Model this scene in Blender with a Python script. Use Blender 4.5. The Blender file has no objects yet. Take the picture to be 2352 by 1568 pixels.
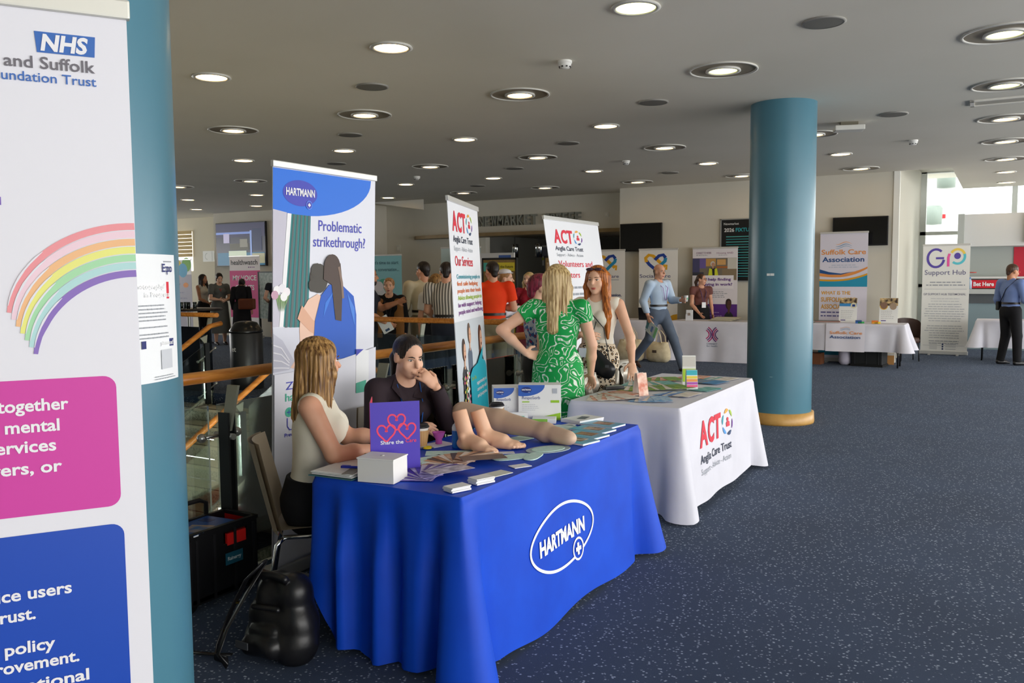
import bpy, bmesh, math, random
import numpy as np
from mathutils import Vector, Matrix
random.seed(7)
S = bpy.context.scene
COL = S.collection

# ---------------------------------------------------------------- camera
H_CAM, FPX = 1.62, 1940.0
def make_camera(pitch=4.42, roll=0.4, yaw=30.3):
    p, r, y = map(math.radians, (pitch, roll, yaw))
    fwd = Vector((-math.sin(y)*math.cos(p), math.cos(y)*math.cos(p), -math.sin(p)))
    right = Vector((math.cos(y), math.sin(y), 0))
    up = right.cross(fwd)
    R = right*math.cos(r) - up*math.sin(r)
    U = up*math.cos(r) + right*math.sin(r)
    cd = bpy.data.cameras.new('camera'); cam = bpy.data.objects.new('camera', cd)
    m = Matrix((R, U, -fwd)).transposed().to_4x4(); m.translation = (0, 0, H_CAM)
    cam.matrix_world = m
    cd.sensor_width = 36.0; cd.lens = FPX/2352*36.0; cd.clip_start = 0.05; cd.clip_end = 300
    COL.objects.link(cam); S.camera = cam
make_camera()

# ---------------------------------------------------------------- light and exposure
W = bpy.data.worlds.new('sky'); S.world = W; W.use_nodes = True
bg = W.node_tree.nodes['Background']; bg.inputs[0].default_value = (1.0, 0.985, 0.965, 1); bg.inputs[1].default_value = 5.0
S.view_settings.view_transform = 'Standard'; S.view_settings.look = 'None'
S.view_settings.gamma = 1.0; S.view_settings.use_curve_mapping = False
S.view_settings.exposure = 0.38
S.cycles.use_denoising = True
S.cycles.use_adaptive_sampling = True; S.cycles.adaptive_threshold = .04
S.cycles.max_bounces = 6; S.cycles.diffuse_bounces = 4; S.cycles.glossy_bounces = 3
S.cycles.transparent_max_bounces = 12; S.cycles.caustics_reflective = False; S.cycles.caustics_refractive = False
S.cycles.sample_clamp_indirect = 6.0

def daylight(name, loc, rot, sx, sy, power, colour, portal=False):
    l = bpy.data.lights.new(name, 'AREA'); l.shape = 'RECTANGLE'; l.size = sx; l.size_y = sy
    l.energy = power; l.color = colour
    l.cycles.is_portal = portal
    o = bpy.data.objects.new(name, l); o.location = loc; o.rotation_euler = rot; COL.objects.link(o)
# daylight that falls in through the long window wall on the right
daylight('window_portal', (6.45, 8.5, 1.72), (0, math.radians(90), 0), 3.3, 27, 1, (1, 1, 1), True)
# unseen area light added under the floor slab to brighten the stairwell
daylight('stairwell_fill', (-.8, 3.2, -1.6), (math.radians(87), 0, math.radians(66)), 6.0, 1.8, 330, (1.0, .97, .88))

# ---------------------------------------------------------------- helpers
def lin(h):
    h = h.lstrip('#'); v = [int(h[i:i+2], 16)/255 for i in (0, 2, 4)]
    return tuple(c/12.92 if c <= .04045 else ((c+.055)/1.055)**2.4 for c in v) + (1,)
MATS = {}
def M(hexc, rough=.6, metal=0.0, emit=0.0, spec=.5, sheen=0.0):
    key = (hexc, rough, metal, emit, spec, sheen)
    if key in MATS: return MATS[key]
    m = bpy.data.materials.new('paint_'+hexc.strip('#')); m.use_nodes = True
    b = m.node_tree.nodes['Principled BSDF']
    b.inputs['Base Color'].default_value = lin(hexc); b.inputs['Roughness'].default_value = rough
    b.inputs['Metallic'].default_value = metal; b.inputs['Specular IOR Level'].default_value = spec
    if sheen: b.inputs['Sheen Weight'].default_value = sheen
    if emit:
        b.inputs['Emission Color'].default_value = lin(hexc); b.inputs['Emission Strength'].default_value = emit
    MATS[key] = m
    return m
def nodes(name, rough=.6, metal=0.0, spec=.5):
    m = bpy.data.materials.new(name); m.use_nodes = True
    t = m.node_tree; b = t.nodes['Principled BSDF']
    b.inputs['Roughness'].default_value = rough; b.inputs['Metallic'].default_value = metal
    b.inputs['Specular IOR Level'].default_value = spec
    return m, t, b
def N(t, kind, **kw):
    n = t.nodes.new(kind)
    for k, v in kw.items():
        if k in n.inputs: n.inputs[k].default_value = v
        else: setattr(n, k, v)
    return n
def coord(t, scale=(1, 1, 1), kind='Object'):
    c = N(t, 'ShaderNodeTexCoord'); mp = N(t, 'ShaderNodeMapping'); mp.inputs['Scale'].default_value = scale
    t.links.new(c.outputs[kind], mp.inputs[0]); return mp.outputs[0]
def ramp(t, src, stops, interp='LINEAR'):
    r = N(t, 'ShaderNodeValToRGB'); r.color_ramp.interpolation = interp
    e = r.color_ramp.elements
    while len(e) < len(stops): e.new(.5)
    for el, (p, c) in zip(e, stops): el.position = p; el.color = lin(c)
    t.links.new(src, r.inputs[0]); return r.outputs[0]
def noisy(name, c0, c1, scale=5, rough=.6, stretch=(1, 1, 1), detail=3, bump=0.0, metal=0.0, lo=.35, hi=.65, spec=.5):
    m, t, b = nodes(name, rough, metal, spec)
    n = N(t, 'ShaderNodeTexNoise', Scale=scale, Detail=detail); t.links.new(coord(t, stretch), n.inputs['Vector'])
    t.links.new(ramp(t, n.outputs['Fac'], [(lo, c0), (hi, c1)]), b.inputs['Base Color'])
    if bump:
        bp = N(t, 'ShaderNodeBump', Strength=bump, Distance=.01); t.links.new(n.outputs['Fac'], bp.inputs['Height'])
        t.links.new(bp.outputs[0], b.inputs['Normal'])
    return m

class MB:
    """collects shapes and links them as one mesh object"""
    def __init__(s): s.v = []; s.f = []; s.sm = []
    def add(s, vs, fs, smooth=False):
        o = len(s.v); s.v += [tuple(v) for v in vs]; s.f += [tuple(i+o for i in f) for f in fs]; s.sm += [smooth]*len(fs); return s
    def box(s, c, d, rz=0, mat=None):
        x, y, z = d[0]/2, d[1]/2, d[2]/2
        vs = [(-x,-y,-z),(x,-y,-z),(x,y,-z),(-x,y,-z),(-x,-y,z),(x,-y,z),(x,y,z),(-x,y,z)]
        R = mat if mat is not None else Matrix.Rotation(rz, 3, 'Z')
        vs = [R @ Vector(v) + Vector(c) for v in vs]
        return s.add(vs, [(0,3,2,1),(4,5,6,7),(0,1,5,4),(1,2,6,5),(2,3,7,6),(3,0,4,7)])
    def bb(s, x0, x1, y0, y1, z0, z1):
        return s.box(((x0+x1)/2, (y0+y1)/2, (z0+z1)/2), (x1-x0, y1-y0, z1-z0))
    def tube(s, path, r, n=10, closed=False, caps=True, flat=1.0):
        P = [Vector(p) for p in path]; L = len(P); rr = r if isinstance(r, (list, tuple)) else [r]*L
        vs = []; up0 = None
        for i, p in enumerate(P):
            a = P[(i-1) % L] if (closed or i > 0) else p; b = P[(i+1) % L] if (closed or i < L-1) else p
            t = (b-a)
            t = t.normalized() if t.length > 1e-9 else Vector((0, 0, 1))
            if up0 is None:
                up0 = Vector((0, 0, 1)) if abs(t.z) < .9 else Vector((1, 0, 0))
            u = (up0 - t*up0.dot(t))
            u = u.normalized() if u.length > 1e-6 else t.orthogonal().normalized()
            up0 = u; w = t.cross(u)
            for k in range(n):
                an = 2*math.pi*k/n; vs.append(p + u*math.cos(an)*rr[i]*flat + w*math.sin(an)*rr[i])
        fs = []
        for i in range(L if closed else L-1):
            j = (i+1) % L
            for k in range(n): fs.append((i*n+k, i*n+(k+1) % n, j*n+(k+1) % n, j*n+k))
        s.add(vs, fs, True)
        if caps and not closed:
            o = len(s.v)-len(vs); s.f += [tuple(o+k for k in range(n))[::-1], tuple(o+(L-1)*n+k for k in range(n))]; s.sm += [False]*2
        return s
    def lathe(s, prof, c=(0, 0, 0), n=24, smooth=True):
        vs = []; fs = []; m = len(prof)
        for k in range(n):
            a = 2*math.pi*k/n
            for r, z in prof: vs.append((c[0]+r*math.cos(a), c[1]+r*math.sin(a), c[2]+z))
        for k in range(n):
            j = (k+1) % n
            for i in range(m-1): fs.append((k*m+i, j*m+i, j*m+i+1, k*m+i+1))
        return s.add(vs, fs, smooth)
    def prism(s, poly, z0, z1, base=None):
        n = len(poly); vs = [(x, y, z0) for x, y in poly]+[(x, y, z1) for x, y in poly]
        fs = [tuple(range(n))[::-1], tuple(range(n, 2*n))]+[(i, (i+1) % n, n+(i+1) % n, n+i) for i in range(n)]
        if base is not None: vs = [base @ Vector(v) for v in vs]
        return s.add(vs, fs)
    def ball(s, c, r, n=12, m=8, R=None):
        rx, ry, rz = r if isinstance(r, (tuple, list)) else (r, r, r)
        vs = []; fs = []
        for i in range(m+1):
            t = math.pi*i/m
            for k in range(n):
                a = 2*math.pi*k/n; v = Vector((rx*math.sin(t)*math.cos(a), ry*math.sin(t)*math.sin(a), rz*math.cos(t)))
                if R is not None: v = R @ v
                vs.append(v+Vector(c))
        for i in range(m):
            for k in range(n): fs.append((i*n+k, (i+1)*n+k, (i+1)*n+(k+1) % n, i*n+(k+1) % n))
        return s.add(vs, fs, True)
    def grid(s, fn, nu, nv, smooth=True, closed_u=False):
        vs = [fn(i/nu, j/nv) for i in range(nu+(0 if closed_u else 1)) for j in range(nv+1)]; m = nv+1
        fs = []
        for i in range(nu):
            i2 = (i+1) % nu if closed_u else i+1
            for j in range(nv): fs.append((i*m+j, i2*m+j, i2*m+j+1, i*m+j+1))
        return s.add(vs, fs, smooth)
    def mesh(s, name):
        me = bpy.data.meshes.new(name); me.from_pydata(s.v, [], s.f); me.polygons.foreach_set('use_smooth', s.sm); me.update(); return me
    def build(s, name, mat, parent=None, bevel=0, label=None):
        me = s.mesh(name)
        if bevel:
            bm = bmesh.new(); bm.from_mesh(me)
            bmesh.ops.bevel(bm, geom=[e for e in bm.edges if len(e.link_faces) == 2 and e.calc_face_angle(0) > .6], offset=bevel, segments=2, affect='EDGES', profile=.6)
            bm.to_mesh(me); bm.free()
        return put(name, me, mat, parent, label)
def put(name, me, mat, parent=None, label=None):
    for m in (mat if isinstance(mat, (list, tuple)) else [mat]): me.materials.append(m)
    o = bpy.data.objects.new(name, me); COL.objects.link(o)
    if parent is not None: o.parent = parent
    if label: o['label'] = label
    return o
def tag(o, label, cat, group=None):
    o['label'] = label; o['category'] = cat
    if group: o['group'] = group
    return o
def thing(name, label, cat, loc=(0, 0, 0), rz=0, group=None):
    o = bpy.data.objects.new(name, None); COL.objects.link(o); o.empty_display_size = .1
    o.location = loc; o.rotation_euler = (0, 0, rz); return tag(o, label, cat, group)
def struct(name, mb, mat, parent=None, **kw):
    o = mb.build(name, mat, parent, **kw)
    if parent is None: o['kind'] = 'structure'
    return o
def dup(root, loc, rz=0, label=None, group=None):
    r = root.copy(); COL.objects.link(r); r.location = loc; r.rotation_euler = (0, 0, rz)
    if label: r['label'] = label
    if group: r['group'] = group
    for ch in list(root.children):
        c = ch.copy(); COL.objects.link(c); c.parent = r
        for g in list(ch.children):
            d = g.copy(); COL.objects.link(d); d.parent = c
    return r
_T = {}
def text_geo(body, bold=0.0):
    key = (body, bold)
    if key in _T: return _T[key]
    cu = bpy.data.curves.new('t', 'FONT'); cu.body = body; cu.size = 1.0; cu.offset = bold; cu.resolution_u = 3; cu.fill_mode = 'FRONT'
    ob = bpy.data.objects.new('t', cu); COL.objects.link(ob)
    dg = bpy.context.evaluated_depsgraph_get(); me = ob.evaluated_get(dg).to_mesh()
    vs = [tuple(v.co) for v in me.vertices]; fs = [tuple(p.vertices) for p in me.polygons]
    bpy.data.objects.remove(ob); bpy.data.curves.remove(cu)
    _T[key] = (vs, fs); return vs, fs

class Panel:
    """flat print on a surface: u to the right, v up, layers a hair in front of each other"""
    def __init__(s, O, U, V, parent, step=.0012, surf=None):
        s.O = Vector(O); s.U = Vector(U).normalized(); s.V = Vector(V).normalized(); s.Nn = s.U.cross(s.V).normalized()
        s.parent = parent; s.b = {}; s.step = step; s.surf = surf; s.cnt = 0; s.squash = None
    def P(s, u, v, l):
        l = l+s.cnt*.012
        if s.squash:
            T, k = s.squash; x = T-v; v = T-(x*k if x < 1.3 else 1.3*k+(x-1.3)*(T-1.3*k)/(T-1.3))
        if s.surf: return s.surf(u, v, l*s.step)
        return s.O+s.U*u+s.V*v+s.Nn*(l*s.step)
    JOIN = ('small_print', 'dress_print', 'fixture_line', 'flower_print', 'photo_print', 'picture')
    def mb(s, name, mat):
        s.cnt += 1
        key = (name, mat) if name in s.JOIN else (name, mat, len(s.b))
        return s.b.setdefault(key, MB())
    def poly(s, pts, mat, l=1, name='printed_shape'):
        m = s.mb(name, mat); m.add([s.P(u, v, l) for u, v in pts], [tuple(range(len(pts)))]); return s
    def rect(s, u0, v0, u1, v1, mat, l=1, name='printed_shape', r=0):
        if r: return s.poly(rrect(u0, v0, u1, v1, r), mat, l, name)
        return s.poly([(u0, v0), (u1, v0), (u1, v1), (u0, v1)], mat, l, name)
    def disc(s, u, v, ru, rv, mat, l=1, name='printed_shape', n=28, a0=0, a1=360):
        full = abs(a1-a0) >= 360
        pts = [(u+ru*math.cos(math.radians(a0+(a1-a0)*k/n)), v+rv*math.sin(math.radians(a0+(a1-a0)*k/n))) for k in range(n+(0 if full else 1))]
        return s.poly(pts, mat, l, name)
    def stroke(s, path, w, mat, l=1, name='printed_shape', closed=False):
        n = len(path); L = []; R = []; ww = w if isinstance(w, (list, tuple)) else [w]*n
        for i in range(n):
            a = path[(i-1) % n] if (closed or i > 0) else path[i]; b = path[(i+1) % n] if (closed or i < n-1) else path[i]
            dx, dy = b[0]-a[0], b[1]-a[1]; d = math.hypot(dx, dy) or 1
            nx, ny = -dy/d*ww[i]/2, dx/d*ww[i]/2
            L.append((path[i][0]+nx, path[i][1]+ny)); R.append((path[i][0]-nx, path[i][1]-ny))
        vs = [s.P(u, v, l) for u, v in R+L]; m = n
        fs = [(i, (i+1) % n, m+(i+1) % n, m+i) for i in range(n if closed else n-1)]
        s.mb(name, mat).add(vs, fs); return s
    def arc(s, u, v, ru, rv, a0, a1, w, mat, l=1, name='printed_shape', n=20):
        return s.stroke([(u+ru*math.cos(math.radians(a0+(a1-a0)*k/n)), v+rv*math.sin(math.radians(a0+(a1-a0)*k/n))) for k in range(n+1)], w, mat, l, name)
    def text(s, body, u, v, h, mat, w=None, bold=0.0, l=2, align='l', rot=0, shear=0, name='lettering'):
        vs, fs = text_geo(body, bold)
        if not vs: return s
        x0 = min(p[0] for p in vs); x1 = max(p[0] for p in vs); k = h/.70; kx = (w/(x1-x0)) if w else k
        off = {'l': 0, 'c': -(x1-x0)*kx/2, 'r': -(x1-x0)*kx}[align]
        c, sn = math.cos(math.radians(rot)), math.sin(math.radians(rot)); out = []
        for p in vs:
            a, b = (p[0]-x0)*kx+off+p[1]*k*shear, p[1]*k
            out.append(s.P(u+a*c-b*sn, v+a*sn+b*c, l))
        s.mb(name, mat).add(out, fs); return s
    def lines(s, u, v, w, n, gap, th, mat, l=2, seed=1, name='small_print', align='l'):
        rn = random.Random(seed)
        for i in range(n):
            ww = w*(.72+.28*rn.random()); a = u if align == 'l' else u-ww/2
            x = a
            while x < a+ww:
                d = w*(.05+.1*rn.random()); s.rect(x, v-i*gap, min(x+d, a+ww), v-i*gap+th, mat, l, name); x += d+th*.8
        return s
    def done(s):
        for key, b in s.b.items():
            o = b.build(key[0], key[1], s.parent)
            if key[0] in s.JOIN: o['kind'] = 'stuff'
        s.b = {}
def rrect(u0, v0, u1, v1, r, n=6):
    pts = []
    for cx, cy, a in ((u1-r, v0+r, -90), (u1-r, v1-r, 0), (u0+r, v1-r, 90), (u0+r, v0+r, 180)):
        for k in range(n+1):
            t = math.radians(a+90*k/n); pts.append((cx+r*math.cos(t), cy+r*math.sin(t)))
    return pts
def arcpts(u, v, ru, rv, a0, a1, n=14):
    return [(u+ru*math.cos(math.radians(a0+(a1-a0)*k/n)), v+rv*math.sin(math.radians(a0+(a1-a0)*k/n))) for k in range(n+1)]

# common materials
WHITE, OFFW, BLACK = M('#eeeef2', .5), M('#e4e2dc', .6), M('#0c0c0e', .45)
STEEL = M('#b9bbb8', .3, .9); CHROME = M('#d8dadb', .12, 1.0); DARKST = M('#3a3d3f', .4, .7); GREYP = M('#8a8d90', .5)
BLKPL = M('#121214', .4); PAPER = M('#f0f0f0', .6); NAVY = M('#12254f', .7)
# ================================================================ the setting
CEIL = 3.45
def carpet():
    m, t, b = nodes('blue_carpet', .95, 0, .1)
    co = coord(t)
    v = N(t, 'ShaderNodeTexVoronoi', Scale=50.0, Randomness=1.0); t.links.new(co, v.inputs['Vector'])
    n2 = N(t, 'ShaderNodeTexNoise', Scale=36.0, Detail=1.0); t.links.new(co, n2.inputs['Vector'])
    n3 = N(t, 'ShaderNodeTexNoise', Scale=1.3, Detail=3.0); t.links.new(co, n3.inputs['Vector'])
    n4 = N(t, 'ShaderNodeTexNoise', Scale=420.0, Detail=1.0); t.links.new(co, n4.inputs['Vector'])
    base = ramp(t, n3.outputs['Fac'], [(.3, '#293751'), (.7, '#344460')])
    spec = ramp(t, v.outputs['Distance'], [(.19, '#ffffff'), (.32, '#000000')])
    gate = ramp(t, n2.outputs['Fac'], [(.42, '#000000'), (.52, '#ffffff')])
    mu = N(t, 'ShaderNodeMath', operation='MULTIPLY'); t.links.new(spec, mu.inputs[0]); t.links.new(gate, mu.inputs[1])
    mx = N(t, 'ShaderNodeMix', data_type='RGBA'); t.links.new(mu.outputs[0], mx.inputs[0]); t.links.new(base, mx.inputs[6])
    mx.inputs[7].default_value = lin('#aab6c8')
    mg = N(t, 'ShaderNodeMix', data_type='RGBA', blend_type='MULTIPLY'); mg.inputs[0].default_value = .45
    t.links.new(mx.outputs[2], mg.inputs[6]); t.links.new(ramp(t, n4.outputs['Fac'], [(.3, '#808080'), (.7, '#ffffff')]), mg.inputs[7])
    t.links.new(mg.outputs[2], b.inputs['Base Color'])
    b.inputs['Sheen Weight'].default_value = .12; b.inputs['Sheen Tint'].default_value = (.75, .85, 1, 1)
    bp = N(t, 'ShaderNodeBump', Strength=.5, Distance=.004); t.links.new(n4.outputs['Fac'], bp.inputs['Height']); t.links.new(bp.outputs[0], b.inputs['Normal'])
    return m
CARPET = carpet()
CEILM = noisy('ceiling_paint', '#dedacd', '#e3dfd3', .6, .9, spec=.2)
WALLM = noisy('wall_paint', '#d0ccbe', '#d6d2c5', .8, .85, spec=.2)
STONE = noisy('granite', '#8a8f80', '#cfd1c0', 55, .6, detail=6, lo=.38, hi=.52)
STONET = noisy('stone_tread', '#d2ccb2', '#dcd6be', 9, .55)
WOOD = noisy('oak_handrail', '#b06a22', '#cf8a3c', 6, .35, stretch=(6, 1, 6))
def glass_mat(name, tint, gl=.02):
    m = bpy.data.materials.new(name); m.use_nodes = True; t = m.node_tree; t.nodes.clear()
    tr = N(t, 'ShaderNodeBsdfTransparent'); tr.inputs[0].default_value = tint
    g = N(t, 'ShaderNodeBsdfGlossy', Roughness=.03); g.inputs[0].default_value = (.9, .95, .95, 1)
    f = N(t, 'ShaderNodeFresnel', IOR=1.45); mx = N(t, 'ShaderNodeMixShader'); o = N(t, 'ShaderNodeOutputMaterial')
    ad = N(t, 'ShaderNodeMath', operation='MULTIPLY_ADD'); ad.inputs[1].default_value = 1.3; ad.inputs[2].default_value = gl; t.links.new(f.outputs[0], ad.inputs[0]); t.links.new(ad.outputs[0], mx.inputs[0]); t.links.new(tr.outputs[0], mx.inputs[1]); t.links.new(g.outputs[0], mx.inputs[2]); t.links.new(mx.outputs[0], o.inputs[0])
    return m
GLASS = glass_mat('balustrade_glass', (.90, .95, .92, 1), .10); WINGL = glass_mat('window_glass', (.95, .97, .97, 1))

VX0, VX1, VY1 = -9.7, -3.62, 8.12          # the stairwell void
fl = MB(); fl.bb(VX1, 7, -5, 23.5, -.25, 0); fl.bb(-27, VX1, VY1, 23.5, -.25, 0); fl.bb(-27, VX0, -5, VY1, -.25, 0)
struct('floor', fl, CARPET)
struct('floor_lower', MB().bb(-27, 3, -8, 14, -3.25, -3.05), noisy('lower_stone', '#97927d', '#b5af98', 30, .6))
cl = MB(); cl.bb(-27, -1.78, -5, 23, CEIL, CEIL+.3); cl.bb(-1.78, 7, -5, 16.75, CEIL, CEIL+.3); cl.bb(-.88, 7, 16.75, 21.0, CEIL, CEIL+.3)
struct('ceiling', cl, CEILM)
struct('ceiling_high', MB().bb(-2.2, 7, 16.4, 23.5, 3.95, 4.1), M('#d8d4c8', .8))
BW, RW, LW = 16.75, 17.5, 16.65
struct('wall_back', MB().bb(-7.12, -1.78, BW, BW+.5, 0, CEIL), WALLM)
struct('wall_side', MB().bb(-1.98, -1.78, BW+.5, 22.0, 0, 4.0), M('#c4c2b4', .85))
struct('trim_1', MB().bb(-1.80, -1.70, BW-.02, BW+.04, 0, CEIL), M('#f2f2ea', .5))
rw = MB(); rw.bb(-13.98, -10.95, RW, RW+.2, 0, CEIL); rw.bb(-10.95, -7.12, RW, RW+.2, 2.62, CEIL)
struct('wall_recess', rw, WALLM)
struct('wall_left_back', MB().bb(-19.55, -13.98, LW, LW+.9, 0, CEIL), WALLM)
struct('wall_corner', MB().bb(-27, -19.55, RW, RW+.2, 0, CEIL), M('#d2ccb6', .85))
struct('wall_left', MB().bb(-27, -26.8, -5, RW, -3.05, .9).bb(-27, -26.8, -5, RW, 3.0, CEIL).bb(-27, -26.8, -5, 4, .9, 3.0), WALLM)
w4 = MB(); [w4.bb(-26.95, -26.85, y-.04, y+.04, .9, 3.0) for y in (4, 6.5, 9, 11.5, 14, 16.5)]; struct('window_4', w4, M('#8f9490', .5))
struct('wall_behind', MB().bb(-27, 7, -5.2, -5, -3.05, CEIL), WALLM)
# the coffee bar behind the opening
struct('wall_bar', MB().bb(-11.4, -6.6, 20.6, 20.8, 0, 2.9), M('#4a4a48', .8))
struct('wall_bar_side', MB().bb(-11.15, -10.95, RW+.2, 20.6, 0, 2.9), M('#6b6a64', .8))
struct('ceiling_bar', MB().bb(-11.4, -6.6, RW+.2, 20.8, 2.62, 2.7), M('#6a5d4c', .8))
def canopy_pt(u, v):
    x = -13.0+5.9*u
    return x
cn = MB(); edge = [(-13.05, RW-.05), (-12.9, RW-.22), (-12.3, RW-.42), (-11.2, RW-.6), (-9.4, RW-.62), (-7.12, RW-.58)]
cn.prism(edge+[(-7.12, RW), (-13.05, RW)], 2.56, 2.64); struct('trim_canopy', cn, noisy('bronze', '#6e5b38', '#7d6a47', 3, .5, metal=.3))
# window wall at the far right and the long window wall out of view
struct('window_1', MB().bb(-1.78, -1.66, 21.95, 22.08, 0, 4.0).bb(-1.78, 7, 21.95, 22.08, 2.5, 2.58).bb(-1.78, 7, 21.95, 22.08, 1.30, 1.37)
       .bb(.05, .16, 21.95, 22.08, 0, 4.0).bb(2.4, 2.5, 21.95, 22.08, 0, 4.0).bb(4.8, 4.9, 21.95, 22.08, 0, 4.0).bb(-1.78, 7, 21.95, 22.08, 3.92, 4.0).bb(-1.78, 7, 21.95, 22.08, 0, .1), M('#d4d8d4', .5))
pn = bpy.data.objects['window_1']
for i, (x0, x1) in enumerate(((-1.66, .05), (.16, 2.4), (2.5, 4.8))):
    for z0, z1 in ((.1, 1.3), (1.37, 2.5), (2.58, 3.92)):
        MB().bb(x0, x1, 22.0, 22.012, z0, z1).build('pane', WINGL, pn)
w2 = MB(); [w2.bb(6.5, 6.62, y-.05, y+.05, 0, CEIL) for y in (-5, -2, 1, 4, 7, 10, 13, 16, 19, 22)]; w2.bb(6.5, 6.62, -5, 22, 0, .12); w2.bb(6.5, 6.62, -5, 22, 3.3, CEIL)
struct('window_2', w2, M('#8f9490', .5))
w3 = MB().bb(-22.6, -21.5, RW-.03, RW-.005, 1.85, 3.05)
wo = struct('window_3', w3, M('#fdfaf4', .6, 0, 1.3))
for k in range(7): MB().bb(-22.62, -21.48, RW-.06, RW-.035, 2.28+k*.115, 2.38+k*.115).build('blind_slat', M('#b39b62', .7), wo)
# ground and white building seen through the glass
struct('ground_outside', MB().bb(-40, 60, 22.1, 90, -4.2, -4.0), M('#b8b8b0', .9))
xb = thing('neighbouring_building', 'sunlit white building wall beyond the tall window', 'building', (-3, 30, -4))
MB().bb(-6, 2.45, 0, .5, 0, 12).build('facade', M('#fbfaf6', .8), xb)
def wall_lamp(x, z, label):
    t = thing('wall_lamp', label, 'lamp', (x, 29.98, z)); MB().lathe([(0, -.3), (.26, -.28), (.28, .22), (.22, .3), (0, .3)], (0, -.2, 0), 20).build('shade', M('#6a766e', .5), t)
    MB().box((0, -.02, 0), (.3, .06, .4)).build('backplate', M('#c8ccc8', .5), t)
wall_lamp(-2.06, 3.43, 'grey rounded lamp on the white outside wall, lower of two'); wall_lamp(-1.715, 4.55, 'grey rounded lamp on the white outside wall, upper of two')
s_ = thing('red_sign', 'small red sign on the white outside wall', 'sign', (-1.82, 29.95, 3.40)); MB().box((0, 0, 0), (.22, .03, .13)).build('board', M('#c0141f', .5), s_)

# ---- columns
TEAL = noisy('teal_column_paint', '#47788a', '#4d8093', 1.2, .30)
def column(x, y, label, group='teal round columns'):
    t = thing('round_column', label, 'column', (x, y, 0), 0, group)
    MB().lathe([(.345, .1), (.345, CEIL)], n=64).build('shaft', TEAL, t)
    MB().lathe([(.345, .125), (.372, .12), (.378, .02), (.375, 0), (.3, 0)], n=64).build('base_ring', noisy('oak_base', '#b98a45', '#cc9f58', 8, .4), t, label='pale oak ring at the column foot')
    return t
cR = column(-2.14, 9.52, 'teal round column with oak ring at foot, behind the white table')
cL = column(-2.14, 1.25, 'teal round column close on the left behind the tall white banner')
p = Panel((0, 0, 0), (1, 0, 0), (0, 0, 1), cR, surf=lambda u, v, d: Vector(((.346+d)*math.sin(u/.346), -(.346+d)*math.cos(u/.346), v)))
p.rect(-.07, 1.605, .01, 1.63, M('#e8ecec', .6), name='label_sticker').rect(-.02, .52, .01, .525, M('#9fc0cc', .6), name='scuff').done()
# notice on the near column
def notice():
    t = thing('paper_notice', 'white paper photography notice taped to the near teal column', 'notice', (-2.14, 1.25, 1.365))
    R = .349
    def sf(u, v, d): a = u/R; return Vector(((R+d)*math.sin(a), -(R+d)*math.cos(a), v))
    a0 = 1.572*R                                  # left edge, angle measured from -Y towards +X
    sh = MB(); sh.grid(lambda i, j: sf(a0+i*.21, j*.315, 0), 16, 2); o = sh.build('sheet', M('#eceef0', .7), t)
    p = Panel((0, 0, 0), (1, 0, 0), (0, 0, 1), t, surf=lambda u, v, d: sf(a0+u, v, d+.0006))
    red, nv, gr = M('#d01f36', .6), M('#27306f', .6), M('#9a9ea4', .7)
    p.text('E:po', .135, .272, .020, nv, w=.05, bold=.02).rect(.145, .296, .185, .299, gr, 1, 'small_print')
    p.rect(.02, .205, .165, .247, red, 1, 'red_box').text('Photography/', .03, .230, .012, PAPER, w=.115, bold=.02).text('in Progress', .065, .210, .012, PAPER, w=.098, bold=.02)
    p.lines(.04, .188, .125, 5, .009, .003, gr, seed=3).lines(.04, .135, .12, 1, .01, .003, gr, seed=5).lines(.04, .118, .12, 2, .009, .003, gr, seed=6)
    p.rect(.05, .085, .178, .104, nv, 1, 'navy_box').text('photos!', .118, .090, .010, PAPER, w=.055, bold=.02)
    p.rect(.118, .03, .168, .078, M('#c9ccd2', .7), 1, 'blank_square').lines(.09, .012, .1, 2, .006, .002, gr, seed=8).done()
notice()

# ---- stairs going down behind the tables
st = thing('staircase', 'pale granite stairs going down between glass sides', 'staircase', (-8.65, VY1, 0))
for k in range(18):
    y1 = -k*.30; z = -(k+1)*.17
    MB().bb(-1.03, .95, y1-.30, y1, z-.16, z-.035).build('riser_block', STONE, st)
    MB().bb(-1.03, .95, y1-.33, y1, z-.035, z).build('tread', STONET, st)
    MB().bb(-1.03, .95, y1-.302, y1-.285, z+.001, z+.004).build('nosing_strip', M('#1d1d1b', .7), st)
sg = MB(); sl = -.17/.30
for x0, x1 in ((.95, 1.07), (-1.15, -1.03)):
    b = Matrix(((0, 0, 1, 0), (1, 0, 0, 0), (0, 1, 0, 0), (0, 0, 0, 1)))
    sg.prism([(0.0, .04), (0.0, -.55), (-5.4, -.55-5.4*.567+.04), (-5.4, .04-5.4*.567)], x0, x1, base=b)
sg.build('stringer', STONE, st)
vw = MB().bb(VX0, VX1, VY1+.02, VY1+.2, -3.05, -.25); struct('wall_stairwell', vw, M('#b7b49c', .8))
struct('trim_slab_edge', MB().bb(VX0+1.95, VX1, VY1-.03, VY1+.0, -.25, -.0).bb(VX1-.03, VX1, -5, VY1, -.25, 0), STONE)

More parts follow.
